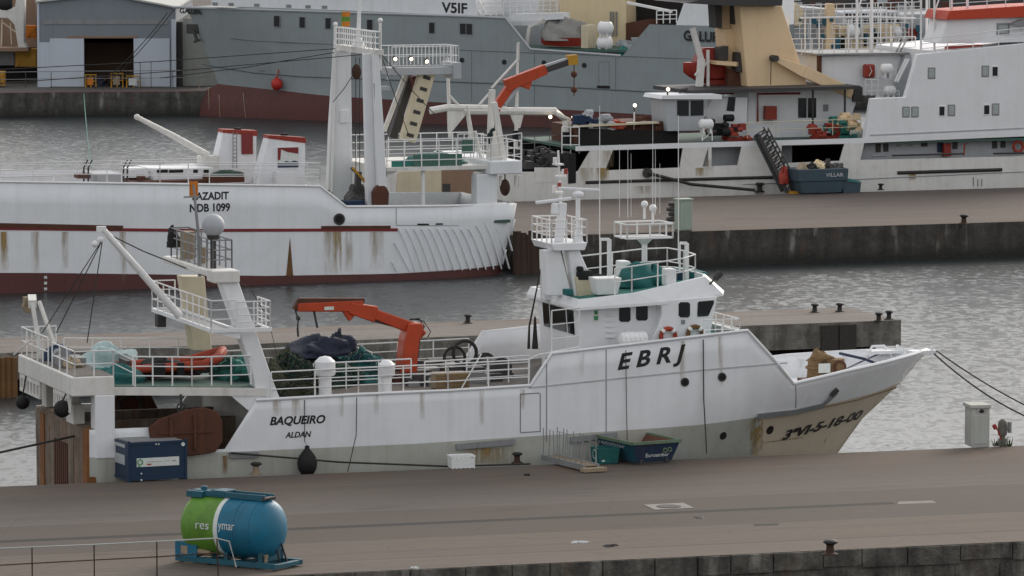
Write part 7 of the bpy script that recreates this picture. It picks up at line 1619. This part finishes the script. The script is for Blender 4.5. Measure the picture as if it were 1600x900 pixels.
b1 = on_z(1318, 302, 2); bf2 = Fr(b1[0], b1[1], 22, 2.0); m = MB(); m.hexa([(0, 0, 0), (1.1, 0, 0), (1.1, 1.0, 0), (0, 1.0, 0), (-.05, -.05, .75), (1.15, -.05, .6), (1.15, 1.05, .6), (-.05, 1.05, .75)]); t = Thing(bf2, (0, 0, 0), 'covered_bin', 'low dark teal bin with sloping lid right of the rubbish skip', 'bin'); t.part(m, 'tub', 'skip_slate'); m = MB(); m.hexa([(-.1, -.1, .76), (1.2, -.1, .61), (1.2, 1.1, .61), (-.1, 1.1, .76), (0, .1, .98), (1.1, .1, .72), (1.1, .9, .72), (0, .9, .98)]); t.part(m, 'lid', 'teal_cover')
c0 = on_z(1187, 300, 2); bollard(c0, 1.0, ('bollard_iron', 'bollard_iron'), 'black bollard on the second quay left of the dark gangway', 'bollards on the second quay'); c0 = on_z(1376, 297, 2); bollard(c0, .7, ('bollard_iron', 'bollard_iron'), 'small dark bollard on the second quay right of the rubbish skip', 'bollards on the second quay'); c0 = on_z(1506, 350, 2); bollard(c0, .95, ('bollard_rust', 'bollard_iron'), 'rusty bollard on the near edge of the second quay', 'bollards on the second quay')
b2 = on_z(1062, 362, 2); lf = Fr(b2[0], b2[1], 20, 2.0); wd = lf.L(1082, 362, 0)[0]; hh = lf.L(1066, 311, 0)[1]; t = Thing(lf, (0, 0, 0), 'utility_cabinet', 'tall green grey cabinet on the second quay behind the aerials', 'cabinet'); m = MB(); m.box(0, wd, 0, .8, .06, hh - .08); t.part(m, 'cabinet_body', 'locker_green', bevel=.02); m = MB(); m.box(-.06, wd + .06, -.06, .86, hh - .08, hh); t.part(m, 'cap', 'locker_green'); m = MB(); m.box(.06, wd - .06, -.025, .0, .15, hh - .2); t.part(m, 'door', 'locker_green'); m = MB(); m.box(.03, wd - .03, .03, .77, 0, .07); t.part(m, 'plinth', 'steel_dark')
b3 = on_z(1052, 352, 2); tf2 = Fr(b3[0], b3[1], 20, 2.0); m = MB()
for k in range(4): m.torus((0.12 * (k % 2), 0, .35 + k * .28), .3, .12, 'z', 16, 7)
solo(tf2, m, 'rope_stack', 'steel_dark', 'dark coiled hose stacked beside the green grey cabinet', 'hose', smooth=60)

# ================================================================ THE GREY SHIP
gq0 = on_z(265, 182, 0); G = Fr(gq0[0], gq0[1], -25); GB = 14.0
gr = empty('reefer_ship', G.W(0, 0, 0), G.a, 'big grey ship with red boot and portholes, across the far basin', 'ship')
def gp(mb, name, mat, parent=None, **k): return mb.build(name, mat, parent or gr, **k)
GST = [(-1, .35), (0, .0), (.8, -.1), (1.5, .05), (2.2, .9), (2.7, 3.0)] + [G.L(318, 128, GB / 2), G.L(302, 95, GB / 2), G.L(283, 50, GB / 2), G.L(262, 5, GB / 2), (12, -2.5)]
def gL(px, py): return G.L(px, py, 0)
GS0 = [(z, x) for z, x in [(-1, 1.2), (0, .6), (1.0, .5), (1.6, .8), (2.2, 2.0), (2.8, 3.2), (4.3, 2.5), (6.3, 1.6), (8.5, .5), (10, -.2)]]
GS0 = [(-1, gL(270, 187)[0]), (0.0, gL(266, 182)[0]), (.9, gL(268, 165)[0]), (1.7, gL(285, 150)[0]), (2.3, gL(318, 136)[0])] + sorted([(gL(*p)[1], gL(*p)[0]) for p in ((318, 128), (304, 95), (285, 50), (268, 12))]) + [(11, gL(262, 0)[0] - .5)]
def ghb(x, z):
    t = min(max((x - interp(GS0, z)) / lerp(16, 10, min(max(z / 8, 0), 1)), 0), 1); return GB / 2 * (1 - (1 - t) ** 2.0)
def gsy(x, z): return (GB / 2 - ghb(x, z)) * .35         # the bow is full: its side stays near the side plane
def gside(x, z): return gsy(x, z)
def GH(px, py):
    off = 0.0
    for _ in range(6): x, z = G.L(px, py, off); off = gsy(x, z)
    return x, z
GTOP = [GH(*p) for p in ((272, 11), (420, 14), (560, 19), (740, 27), (790, 29), (829, 78), (900, 83), (972, 88), (1015, 38), (1130, 41))] + [(49, gL(1130, 41)[1])]
GBT = [(gL(318, 133)[0], gL(318, 133)[1]), GH(430, 140), GH(520, 150), GH(800, 166), GH(1000, 178), (50, GH(1000, 178)[1] - .2)]
m = MB(); cols = []
gxs = sorted(set([GTOP[0][0] + .01] + [4 + k * 2 for k in range(23)] + [p[0] for p in GTOP[1:]]))
gxs = [x for x in gxs if x >= 3.5]
rowsf = lambda t, b: [-1.2, 0, .5 * b, b - .02, b + .02, lerp(b, t, .25), lerp(b, t, .5), lerp(b, t, .75), t]
def stemcol():
    t = GTOP[0][1]; b = GBT[0][1]; return [(interp(GS0, z), GB / 2 - .4 if False else 0, z) for z in rowsf(t, b)]
c0_ = []
t = GTOP[0][1]; b = GBT[0][1]
for z in rowsf(t, b): x = interp(GS0, z); c0_.append((x, gsy(x, z), z))
cols.append(c0_)
for X in gxs:
    t = interp(GTOP, X); b = interp(GBT, X); cc = []
    for z in rowsf(t, b):
        x = X if X > 12 else lerp(interp(GS0, z), 12, (X - 3.5 + .6) / (12 - 3.5 + .6))
        cc.append((x, gsy(x, z), z))
    cols.append(cc)
n = len(cols[0])
for sg in (0, 1):
    b = len(m.v); m.v += [((x, y, z) if sg == 0 else (x, GB - y, z)) for c in cols for x, y, z in c]
    for i in range(len(cols) - 1):
        for j in range(n - 1): m.f.append((b + i * n + j, b + (i + 1) * n + j, b + (i + 1) * n + j + 1, b + i * n + j + 1)); m.m.append(1 if j < 3 else 0)
P0 = cols[0]                                          # rounded stem closing the bow
for j in range(n - 1):
    a, b = P0[j], P0[j + 1]
    ra = [(a[0] - 1.2 * sin(pi * k / 6) * 0 , a[1] + (GB - 2 * a[1]) * k / 6, a[2]) for k in range(7)]; rb = [(b[0], b[1] + (GB - 2 * b[1]) * k / 6, b[2]) for k in range(7)]
    for k in range(6): m.sheet([ra[k], rb[k], rb[k + 1], ra[k + 1]], 1 if j < 3 else 0)
ghull = gp(m, 'hull', ['ship_grey', 'boot_red'], smooth=35)
def gsub(mb, name, mat, **k): return mb.build(name, mat, ghull, **k)
def gline(pts, wd, name, mat, n=10):
    m = MB(); P = []
    for a, b in zip(pts, pts[1:]):
        for i in range(n): P.append(GH(lerp(a[0], b[0], i / n), lerp(a[1], b[1], i / n)))
    P.append(GH(*pts[-1])); m.tube([(x, gsy(x, z) - .01, z) for x, z in P], wd / 2, 5); return gsub(m, name, mat)
gline([(315, 100), (400, 114), (480, 120), (800, 131), (1060, 146)], .13, 'rubbing_strake', 'grey_line'); gline([(360, 60), (400, 64), (740, 79), (1080, 92)], .06, 'plate_seam', 'grey_line'); gline([(737, 80), (737, 160)], .04, 'plate_seam', 'grey_line'); gline([(962, 90), (962, 145)], .04, 'plate_seam', 'grey_line'); gline([(835, 80), (835, 165)], .04, 'plate_seam', 'grey_line')
gline([(270, 11), (740, 26), (790, 28), (829, 77), (970, 87)], .22, 'gunwale', 'tower_grey')
def gbox(x0, y0, x1, y1, name, mat, th=.05, par=None, bevel=0):
    a, b = GH(x0, y1), GH(x1, y0); y = gsy((a[0] + b[0]) / 2, (a[1] + b[1]) / 2); m = MB(); m.box(a[0], b[0], y - th, y + .2, a[1], b[1]); return m.build(name, mat, par or ghull, bevel=bevel)
for px, py, w_, h_ in ((433, 33, 8, 16), (472.5, 35, 8, 16), (513, 36.5, 8, 16), (578, 39, 8, 16), (675, 43.5, 8, 16), (723.5, 45, 8.5, 16), (733.5, 45.5, 8.5, 16)): f = gbox(px - w_ / 2 - 1, py - h_ / 2 - 1, px + w_ / 2 + 1, py + h_ / 2 + 1, 'window', 'steel_grey', .04); gbox(px - w_ / 2, py - h_ / 2, px + w_ / 2, py + h_ / 2, 'pane', 'glass', .06, f)
for px, py in ((722, 94), (788, 97), (850, 98), (913, 102), (1160, 105)): x, z = GH(px, py); y = gsy(x, z); m = MB(); m.cyl((x, y - .05, z), (x, y + .1, z), .20, n=16); gsub(m, 'porthole', 'glass')
for a in ((935, 96, 936, 131), (951, 96, 952, 131)): gbox(*a, 'door_outline', 'steel_grey', .03)
gbox(935, 95.5, 952, 96.5, 'door_outline', 'steel_grey', .03); gbox(933, 134, 953, 138, 'vent_grille', 'dark_void', .04)
gbox(405, 104, 418, 110, 'vent_grille', 'steel_grey', .04)
for a in (((312, 130), (309, 187)), ((342, 140), (344, 186)), ((380, 145), (384, 185)), ((326, 136), (327, 170))): gline([a[0], a[1]], .07, 'draught_line', 'timber', 3)
x, z = GH(303, 46); y = gsy(x, z); m = MB(); m.box(x - .6, x + .5, y - .25, y + .1, z - .35, z + .45); m.bar((x + .1, y - .3, z), (x + .5, y - .4, z - .9), .25); m.bar((x + .2, y - .4, z - 1.0), (x + .8, y - .4, z - .8), .2); gsub(m, 'anchor', 'steel_dark', bevel=.05)
for body, px, py, wpx, hpx in (('GALUPA', 300, 18, 34, 7), ('GALUPA', 1102, 57, 66, 15)):
    x, z = GH(px, py); w_ = GH(px + wpx / 2, py)[0] - GH(px - wpx / 2, py)[0]; h_ = GH(px, py - hpx / 2)[1] - GH(px, py + hpx / 2)[1]
    lettering(ghull, 'black_letter', body, (x, z), h_ / .70, lambda X, Z: gsy(X, Z) - .12, -.03, width=w_, bold=.035)
# white bulwark and house above the hull
def gpoly(q, y0, y1, name, mat, parent=None, **k): m = MB(); m.prism([G.L(*p, y0) for p in q], y0, y1); return gp(m, name, mat, parent, **k)
wb_ = gpoly([(330, 9), (332, -40), (738, -40), (746, 25), (740, 25), (560, 17), (420, 12)], .25, 5, 'bulwark', 'hull_white')
x, z = G.L(710, 12.5, .25); w_ = G.L(730, 12, .25)[0] - G.L(690, 12, .25)[0]; h_ = G.L(710, 5, .25)[1] - G.L(710, 20.5, .25)[1]; lettering(wb_, 'black_letter', 'V5IF', (x, z), h_ / .7, .25, -.02, width=w_, bold=.03)
for px in (335, 360, 400, 450, 480, 506): m = MB(); a = G.p(px, 6 + (px - 335) * .03, .25); m.box(a[0] - .15, a[0] + .3, .2, .3, a[2] - .12, a[2] + .12); m.build('freeing_port', 'steel_grey', wb_)
m = MB(); rail(m, [G.p(745, 26, .8), G.p(870, 22, .8)], 1.05, bars=3, step=.6, r=.04); m.bar(G.p(738, 0, .6), G.p(752, 25, .6), .15); m.bar(G.p(748, 0, .6), G.p(760, 22, .6), .1); gp(m, 'railing', 'rail_white')
m = MB(); m.box(G.L(740, 28)[0], G.L(1000, 28)[0], .6, GB - .6, G.L(800, 31)[1] - .1 - 2.3, G.L(800, 31)[1] - 2.2); gp(m, 'boat_deck', 'green_deck')
gpoly([(765, 40), (765, -30), (845, -30), (838, 40)], 6, 10, 'deckhouse', 'hull_white'); gpoly([(790, 34), (800, 22), (880, 20), (880, 30)], 1.0, 2.2, 'boat_platform', 'hull_white')
gpoly([(812, 85), (822, 45), (870, 30), (892, 85)], 5, 6, 'deckhouse', 'tower_grey')
gpoly([(874, 90), (874, -40), (978, -40), (978, 90)], 7.0, 12, 'deckhouse', 'factory_cream', bevel=.03)
gpoly([(978, 60), (978, -30), (1080, -30), (1064, 60)], 9, 12, 'funnel', 'dark_void'); gpoly([(980, 90), (978, 36), (1012, 30), (1030, 90)], 6.8, 8.9, 'winch_house', 'rust_brown')
gpoly([(1056, 40), (1068, 6), (1076, -20), (1180, -20), (1180, 44)], 1.0, 9, 'deckhouse', 'hull_white')
m = MB(); rail(m, [G.p(1026, 37, 2), G.p(1057, 36, 2)], 1.0, bars=3, step=.5, r=.045); m.bar(G.p(980, 4, 3), G.p(1050, 18, 3), .2); gp(m, 'railing', 'rail_white')
m = MB()
for k in range(30): px = R.uniform(960, 1010); py = R.uniform(58, 84); c = G.p(px, py, R.uniform(1, 5)); s_ = R.uniform(.1, .45); m.box(c[0], c[0] + s_, c[1], c[1] + s_, c[2] - s_, c[2])
gp(m, 'deck_machinery', 'tower_grey'); m = MB(); c = G.p(975, 80, 1.2); m.lump((c[0], 1.2, c[2] - .3), .5, .4, .6, 77, .3); gp(m, 'hose_heap', 'teal_deck')
m = MB()
for px, y0 in ((954, 56), (963, 55), (958, 55)): m.bar(G.p(px, 56, 6.9), G.p(px, 18, 6.9), .1)
gp(m, 'ladder', 'steel_grey')
# covered boat, rafts and fender of the grey ship
t = Thing(G, G.p(880, 76, 1.6), 'covered_lifeboat', 'lifeboat under a grey cover on the boat deck of the grey ship', 'lifeboat'); c = G.p(882, 56, 1.6); m = MB(); m.lump((c[0], 1.7, c[2] - .35), 2.0, 1.2, 1.75, 81, .22, 28, 14); t.part(m, 'cover', 'grey_cover', smooth=50)
m = MB(); rg = []
for x, hw, zb in ((-2.0, .2, .3), (-1.6, .8, -.1), (0, 1.15, -.3), (1.5, 1.0, -.2), (2.2, .5, .1)): rg.append([(c[0] + x, 1.7 - hw, c[2] - .1), (c[0] + x, 1.7 - hw * .7, c[2] - .7 + zb * .4), (c[0] + x, 1.7 + hw * .7, c[2] - .7 + zb * .4), (c[0] + x, 1.7 + hw, c[2] - .1)])
m.loft(rg); t.part(m, 'boat_hull', 'boat_red'); m = MB(); m.box(c[0] + 1.75, c[0] + 2.35, .9, 2.4, c[2] - .9, c[2] + .9); t.part(m, 'end_frame', 'cream'); m = MB(); m.bar(G.p(822, 78, 1.0), G.p(828, 40, 1.0), .25); m.bar(G.p(828, 42, 1), G.p(850, 30, 1), .2); t.part(m, 'davit', 'aged_white')
for px, py, lb in ((946, 44, 'upper of two big white life raft drums beside the covered boat'), (945, 67, 'lower of two big white life raft drums beside the covered boat')): c = G.p(px, py, 1.2); raft(G, c, .50, .95, lb, 'raft drums of the grey ship', 2)
t = Thing(G, G.p(437, 140, -.5), 'fender_buoy', 'bright red round buoy hanging on the grey hull', 'buoy'); x, z = GH(437, 131); y = gsy(x, z) - .5; m = MB(); m.sph((x, y, z), .47, .47, .5, 18, 12); t.part(m, 'ball', 'buoy_red', smooth=60); m = MB(); m.tube([(x, y, z + .45), (x, y + .35, z + 1.2)], .05, 5); m.cyl((x, y, z + .42), (x, y, z + .62), .12); t.part(m, 'lanyard', 'boat_red')

# ================================================================ WAREHOUSE AND YARD ON THE FAR WHARF
wy = on_z(60, 136, 2); HF = Fr(*wy[:2], 0.0, 2.0)
W1 = HF.L(275, 136)[0]; hW = HF.L(60, 66)[1]; hE = HF.L(60, 4)[1]; hR = HF.L(155, -8)[1]
wk = empty('warehouse', HF.W(0, 0, 0), 0, 'grey gabled warehouse with white doors on the far wharf', 'warehouse')
def hp(mb, name, mat, parent=None, **k): return mb.build(name, mat, parent or wk, **k)
d0, d1 = HF.L(132, 136)[0], HF.L(209, 136)[0]; dt = HF.L(132, 60)[1]
m = MB(); m.box(0, d0, 0, .2, 0, hW); m.box(d1, W1, 0, .2, 0, hW); m.box(d0, d1, 0, .2, dt, hW); m.prism([(0, hW), (W1, hW), (W1, hE * .93), (W1 / 2, hR), (0, hE)], 0, .2); m.box(0, .2, .2, 24, 0, hE); m.box(W1 - .2, W1, .2, 24, 0, hE * .93); m.box(0, W1, 23.8, 24, 0, hE * .9); wl_ = hp(m, 'wall', 'warehouse_grey')
m = MB(); m.box(0.1, W1 - .1, .3, 23.7, -.02, .02); hp(m, 'floor', 'steel_dark'); m = MB(); m.box(.3, W1 - .3, 9, 9.2, 0, hW); hp(m, 'inner_partition', 'yard_brown')
m = MB(); m.hexa([(-.2, -.3, hE), (W1 / 2, -.3, hR), (W1 / 2, 24.3, hR), (-.2, 24.3, hE), (-.2, -.3, hE + .15), (W1 / 2, -.3, hR + .15), (W1 / 2, 24.3, hR + .15), (-.2, 24.3, hE + .15)]); m.hexa([(W1 / 2, -.3, hR), (W1 + .2, -.3, hE * .93), (W1 + .2, 24.3, hE * .93), (W1 / 2, 24.3, hR), (W1 / 2, -.3, hR + .15), (W1 + .2, -.3, hE * .93 + .15), (W1 + .2, 24.3, hE * .93 + .15), (W1 / 2, 24.3, hR + .15)]); hp(m, 'roof', 'cabinet_grey')
m = MB(); m.box(-.06, .12, -.08, .1, 0, hE); m.box(W1 - .35, W1 + .02, -.08, .1, 0, HF.L(268, 30)[1]); hp(m, 'corner_post', 'warehouse_pale')
for x0, x1 in ((HF.L(78, 60)[0], d0 - .02), (d1 + .02, HF.L(265, 60)[0])): m = MB(); m.box(x0, x1, -.10, -.03, .05, dt); hp(m, 'sliding_door', 'warehouse_pale')
m = MB(); m.box(.12, HF.L(78, 60)[0], -.03, .0, 0, HF.L(70, 66)[1]); hp(m, 'lower_panel', 'warehouse_pale'); m = MB(); m.box(HF.L(105, 57)[0], HF.L(215, 57)[0], -.12, -.02, dt + .03, dt + .2); hp(m, 'door_rail', 'yard_brown'); m = MB(); m.box(HF.L(68, 34)[0], HF.L(262, 34)[0], -.06, .0, HF.L(68, 38)[1], HF.L(68, 31)[1]); hp(m, 'ledge', 'steel_grey'); m = MB(); m.box(W1 + .03, W1 + .45, 1, 20, 0, HF.L(275, 35)[1]); hp(m, 'side_pillar', 'steel_dark')
a = HF.L(284, 136)[0]; m = MB(); m.box(a, a + 3.4, 2, 2.3, 0, HF.L(284, 30)[1]); solo(HF, m, 'shed_wall', 'cabinet_grey', 'pale shed wall between the warehouse and the grey bow', 'shed')
# railing along the wharf and barriers before the open door
t = Thing(HF, (0, -2.0, 0), 'wharf_railing', 'thin pipe railing along the edge of the far wharf', 'railing'); m = MB(); y0 = WH.inv if False else None
lr = [HF.p(-60, 114, -1.2), HF.p(60, 112, -1.2), HF.p(275, 110, -1.2), HF.p(330, 109, -1.2)]; m.tube(lr, .03, 5); m.tube([(x, y, z - .6) for x, y, z in lr], .025, 5); t.part(m, 'rails', 'steel_grey'); m = MB()
for px in (0, 40, 80, 132, 219, 236, 270): x, y, z = HF.p(px, 112, -1.2); m.tube([(x, y, 0), (x, y, z)], .03, 5)
t.part(m, 'posts', 'steel_dark'); m = MB(); x0, _, z0 = HF.p(219, 97, -1.2); x1 = HF.p(236, 97, -1.2)[0]; m.tube([(x0, -1.2, 0), (x0, -1.2, z0), (x1, -1.2, z0), (x1, -1.2, 0)], .03, 5); t.part(m, 'gate_frame', 'steel_dark')
def barrier(px0, px1, py0, mat, plate, label):
    x0 = HF.L(px0, 136, -.7)[0]; x1 = HF.L(px1, 136, -.7)[0]; h = HF.L(px0, py0, -.7)[1]; t = Thing(HF, ((x0 + x1) / 2, -.7, 0), 'barrier', label, 'barrier', 'barriers before the warehouse door'); m = MB(); m.tube([(x0, -.7, 0), (x0, -.7, h), (x1, -.7, h), (x1, -.7, 0)], .07, 6); m.tube([(x0, -.7, h * .5), (x1, -.7, h * .5)], .05, 6); m.tube([((x0 + x1) / 2, -.7, 0), ((x0 + x1) / 2, -.7, h)], .05, 6); t.part(m, 'frame', mat)
    if plate: m = MB(); m.box(lerp(x0, x1, .15), lerp(x0, x1, .75), -.78, -.72, h * .2, h * .82); t.part(m, 'panel', plate)
barrier(134, 150, 117, 'yellow_paint', 'flag_orange', 'yellow barrier with orange panel at the left of the open warehouse door'); barrier(174, 192, 115, 'yellow_paint', 'timber', 'yellow barrier with tan panel in front of the dark warehouse door'); barrier(198, 219, 119, 'yellow_paint', 'sign_white', 'yellow barrier with white panel right of the warehouse door')
m = MB(); m.lump((HF.L(152, 136, 1)[0], 1, 0), .7, .6, .8, 91, .3); solo(HF, m, 'cargo_heap', 'blue_cover', 'blue covered heap inside the open warehouse door', 'heap')
rope([on_z(148, 138, 2), G.W(*G.p(262, 20, 3))], .035, 'left of two mooring lines rising from the far wharf to the grey bow', 'rope_dark', 'bow lines of the grey ship', sag=.4); rope([on_z(160, 138, 2), G.W(*G.p(272, 15, 3))], .035, 'right of two mooring lines rising from the far wharf to the grey bow', 'rope_dark', 'bow lines of the grey ship', sag=.3)
# loading crane foot and yard things at the upper left corner
t = Thing(HF, HF.p(10, 74, 6), 'loading_crane', 'white arched foot of a loading crane at the upper left corner', 'crane'); m = MB(); m.prism([HF.L(*p, 6) for p in ((30, 74), (24, 38), (14, 28), (-40, 26), (-40, 14), (24, 12), (26, 2), (30, -40), (40, -40), (39, 66), (44, 74))], 5.2, 6.8); t.part(m, 'arch_leg', 'aged_white', bevel=.05); m = MB(); m.prism([HF.L(*p, 6) for p in ((-40, 74), (46, 74), (46, 79), (-40, 79))], 4.8, 7.4); t.part(m, 'base_beam', 'yard_brown')
m = MB(); m.lathe([(.5, -.6), (.62, -.2), (.62, .2), (.5, .6)], HF.p(8, 7, 5.6), 16, axis='x'); t.part(m, 'cable_drum', 'black_rubber'); m = MB(); m.bar(HF.p(2, 72, 5.6), HF.p(3, 30, 5.6), .12); m.bar(HF.p(3, 34, 5.6), HF.p(24, 50, 5.6), .1); m.bar(HF.p(18, 70, 5.6), HF.p(16, 36, 5.6), .08); t.part(m, 'brace', 'cream')
m = MB(); a, b = HF.L(-60, 140, 9)[0], HF.L(59, 140, 9)[0]; m.box(a, b, 9, 9.3, 0, HF.L(0, 74, 9)[1]); solo(HF, m, 'yard_shed', 'dark_void', 'dark open shed behind the railing left of the warehouse', 'shed')
m = MB(); m.box(HF.L(-60, 60, 16)[0], HF.L(57, 60, 16)[0], 16, 22, 0, HF.L(40, -30, 16)[1]); solo(HF, m, 'brick_building', 'yard_brown', 'plain brown building behind the white crane foot', 'building')
def yblock(px0, px1, py0, py1, off, mat, name, label, cat):
    a, b = HF.L(px0, py1, off), HF.L(px1, py0, off); m = MB(); m.box(a[0], b[0], off, off + 1.2, a[1], b[1]); m.box(a[0] + .1, b[0] - .1, off - .1, off, a[1] + .2, b[1] - .25); m.bar((a[0], off - .1, a[1]), (b[0], off - .1, b[1]), .12); return solo(HF, m, name, mat, label, cat)
yblock(40, 57, 40, 60, 8, 'flag_orange', 'loader_cab', 'orange loader cab between crane foot and warehouse', 'loader'); yblock(24, 57, 76, 104, 7, 'yellow_paint', 'machine_crate', 'yellow machinery crate beside the warehouse corner', 'machine'); yblock(-20, 23, 78, 102, 7.5, 'steel_grey', 'machine_crate', 'grey machinery crate under the white crane foot', 'machine'); yblock(-6, 7, 112, 134, -.3, 'yellow_paint', 'safety_post', 'thick yellow safety post at the far left of the wharf', 'post')

# ================================================================ THE CREAM AND WHITE SHIP BEYOND
bx = on_z(1330, 110, 2); B = Fr(bx[0], bx[1] + 4, 10, 0.0)
bsh = empty('distant_ship', B.W(0, 0, 0), B.a, 'cream and white ship beyond, behind the masts at the upper right', 'ship')
def bp_(q, y0, y1, name, mat, parent=None, **k): m = MB(); m.prism([B.L(*p, y0) for p in q], y0, y1); return m.build(name, mat, parent or bsh, **k)
hu = bp_([(1180, 150), (1180, 84), (1640, 82), (1640, 150)], 0, 12, 'hull', 'ship_grey')
bp_([(1218, 84), (1224, 10), (1296, 14), (1296, 84)], 2, 8, 'deckhouse', 'tower_grey', bevel=.05); ch2 = bp_([(1312, 84), (1312, 42), (1406, 38), (1406, 84)], 1, 8, 'deckhouse', 'factory_cream', bevel=.05); bp_([(1318, 42), (1318, 20), (1406, 18), (1406, 40)], 2, 8, 'deckhouse', 'warehouse_pale', bevel=.05); bp_([(1408, 84), (1408, 24), (1480, 20), (1480, 84)], 1.5, 8, 'deckhouse', 'tower_grey', bevel=.05)
bp_([(1290, 84), (1293, 6), (1304, 6), (1306, 84)], .4, 1.4, 'mast', 'buff'); bp_([(1236, 40), (1244, 4), (1256, 16), (1252, 40)], .8, 1.6, 'ventilator', 'factory_cream')
for x0, x1, y0, y1, mt_ in ((1348, 1356, 52, 60, 'boot_red'), (1366, 1378, 52, 58, 'dark_void'), (1350, 1358, 64, 72, 'dark_void'), (1366, 1374, 62, 70, 'dark_void'), (1314, 1320, 56, 78, 'dark_void'), (1380, 1386, 60, 80, 'steel_grey')): f = bp_([(x0, y1), (x0, y0), (x1, y0), (x1, y1)], .9, 1.05, 'window', mt_)
for x0, x1, y0, y1 in ((1418, 1436, 45, 60), (1422, 1434, 60, 84), (1461, 1476, 35, 56)): bp_([(x0, y1), (x0, y0), (x1, y0), (x1, y1)], 1.2, 1.6, 'door', 'boat_red')
m = MB(); q = random.Random(11)
for k in range(26): px = 1322 + k * 3.2; c = B.p(px, 24 + (k % 2) * 8, 1.95); m.box(c[0] - .05, c[0] + .12 + .1 * q.random(), 1.9, 2.05, c[2] - .2, c[2] + .15)
m.build('window_row', 'dark_void', bsh)
bp_([(1306, 90), (1306, 58), (1313, 58), (1313, 90)], .2, .9, 'tank', 'tank_frame')
m = MB()
for px, y0, y1 in ((1330, 84, 30), (1346, 84, 10), (1372, 84, 5), (1385, 84, 12), (1398, 84, 20), (1414, 84, -15), (1425, 84, -15), (1452, 60, -15), (1238, 84, 28), (1266, 84, 28), (1280, 84, 20), (1230, 60, -10)): m.tube([B.p(px, y0, .6), B.p(px, y1, .6)], .07, 5)
m.tube([B.p(1414, 0, .6), B.p(1425, 12, .6), B.p(1414, 24, .6)], .05, 5); m.build('mast', 'rail_white', bsh)
m = MB(); rail(m, [B.p(1222, 30, .8), B.p(1440, 24, .8)], 1.2, bars=3, step=.7, r=.04); rail(m, [B.p(1300, 60, .3), B.p(1420, 58, .3)], 1.3, bars=3, step=.7, r=.04); m.bar(B.p(1398, 84, .3), B.p(1412, 60, .3), .12); m.bar(B.p(1392, 84, .3), B.p(1406, 60, .3), .12); m.build('railing', 'rail_white', bsh)
m = MB()
for k in range(22): px = q.uniform(1224, 1470); py = q.uniform(30, 82); c = B.p(px, py, q.uniform(.2, .8)); s_ = q.uniform(.15, .45); m.box(c[0], c[0] + s_, c[1], c[1] + .3, c[2], c[2] + s_ * 1.5)
m.build('deck_gear', 'tank_frame', bsh)
m = MB(); rail(m, [B.p(1222, 60, .8), B.p(1290, 60, .8)], 1.3, bars=3, step=.8, r=.04); rail(m, [B.p(1318, 40, .8), B.p(1440, 36, .8)], 1.2, bars=3, step=.8, r=.04); rail(m, [B.p(1310, 84, .4), B.p(1460, 82, .4)], 1.3, bars=3, step=.9, r=.04); m.build('railing', 'rail_white', bsh)
for px, py, r, mt_ in ((1330, 48, .45, 'raft_white'), (1338, 50, .4, 'raft_white'), (1403, 50, .4, 'raft_white')): c = B.p(px, py, .6); m = MB(); m.sph(c, r, r, r * 1.3); m.build('ventilator', mt_, bsh, smooth=60)
bp_([(1216, 8), (1216, -40), (1640, -40), (1640, 12), (1470, 14), (1300, 12)], 14, 16, 'far_gantry', 'steel_dark')
m = MB()
for k in range(60): px = q.uniform(1220, 1480); py = q.uniform(-10, 40); c = B.p(px, py, q.uniform(9, 12)); s_ = q.uniform(.1, .6); m.box(c[0], c[0] + s_ * 1.5, c[1], c[1] + s_, c[2], c[2] + s_)
m.build('deck_gear', 'tower_grey', bsh)
m = MB()
for k in range(40): px = q.uniform(1220, 1480); py = q.uniform(-10, 30); c = B.p(px, py, q.uniform(8, 11)); s_ = q.uniform(.1, .5); m.box(c[0], c[0] + s_ * 1.5, c[1], c[1] + s_, c[2], c[2] + s_)
m.build('deck_gear', 'rust_brown', bsh)
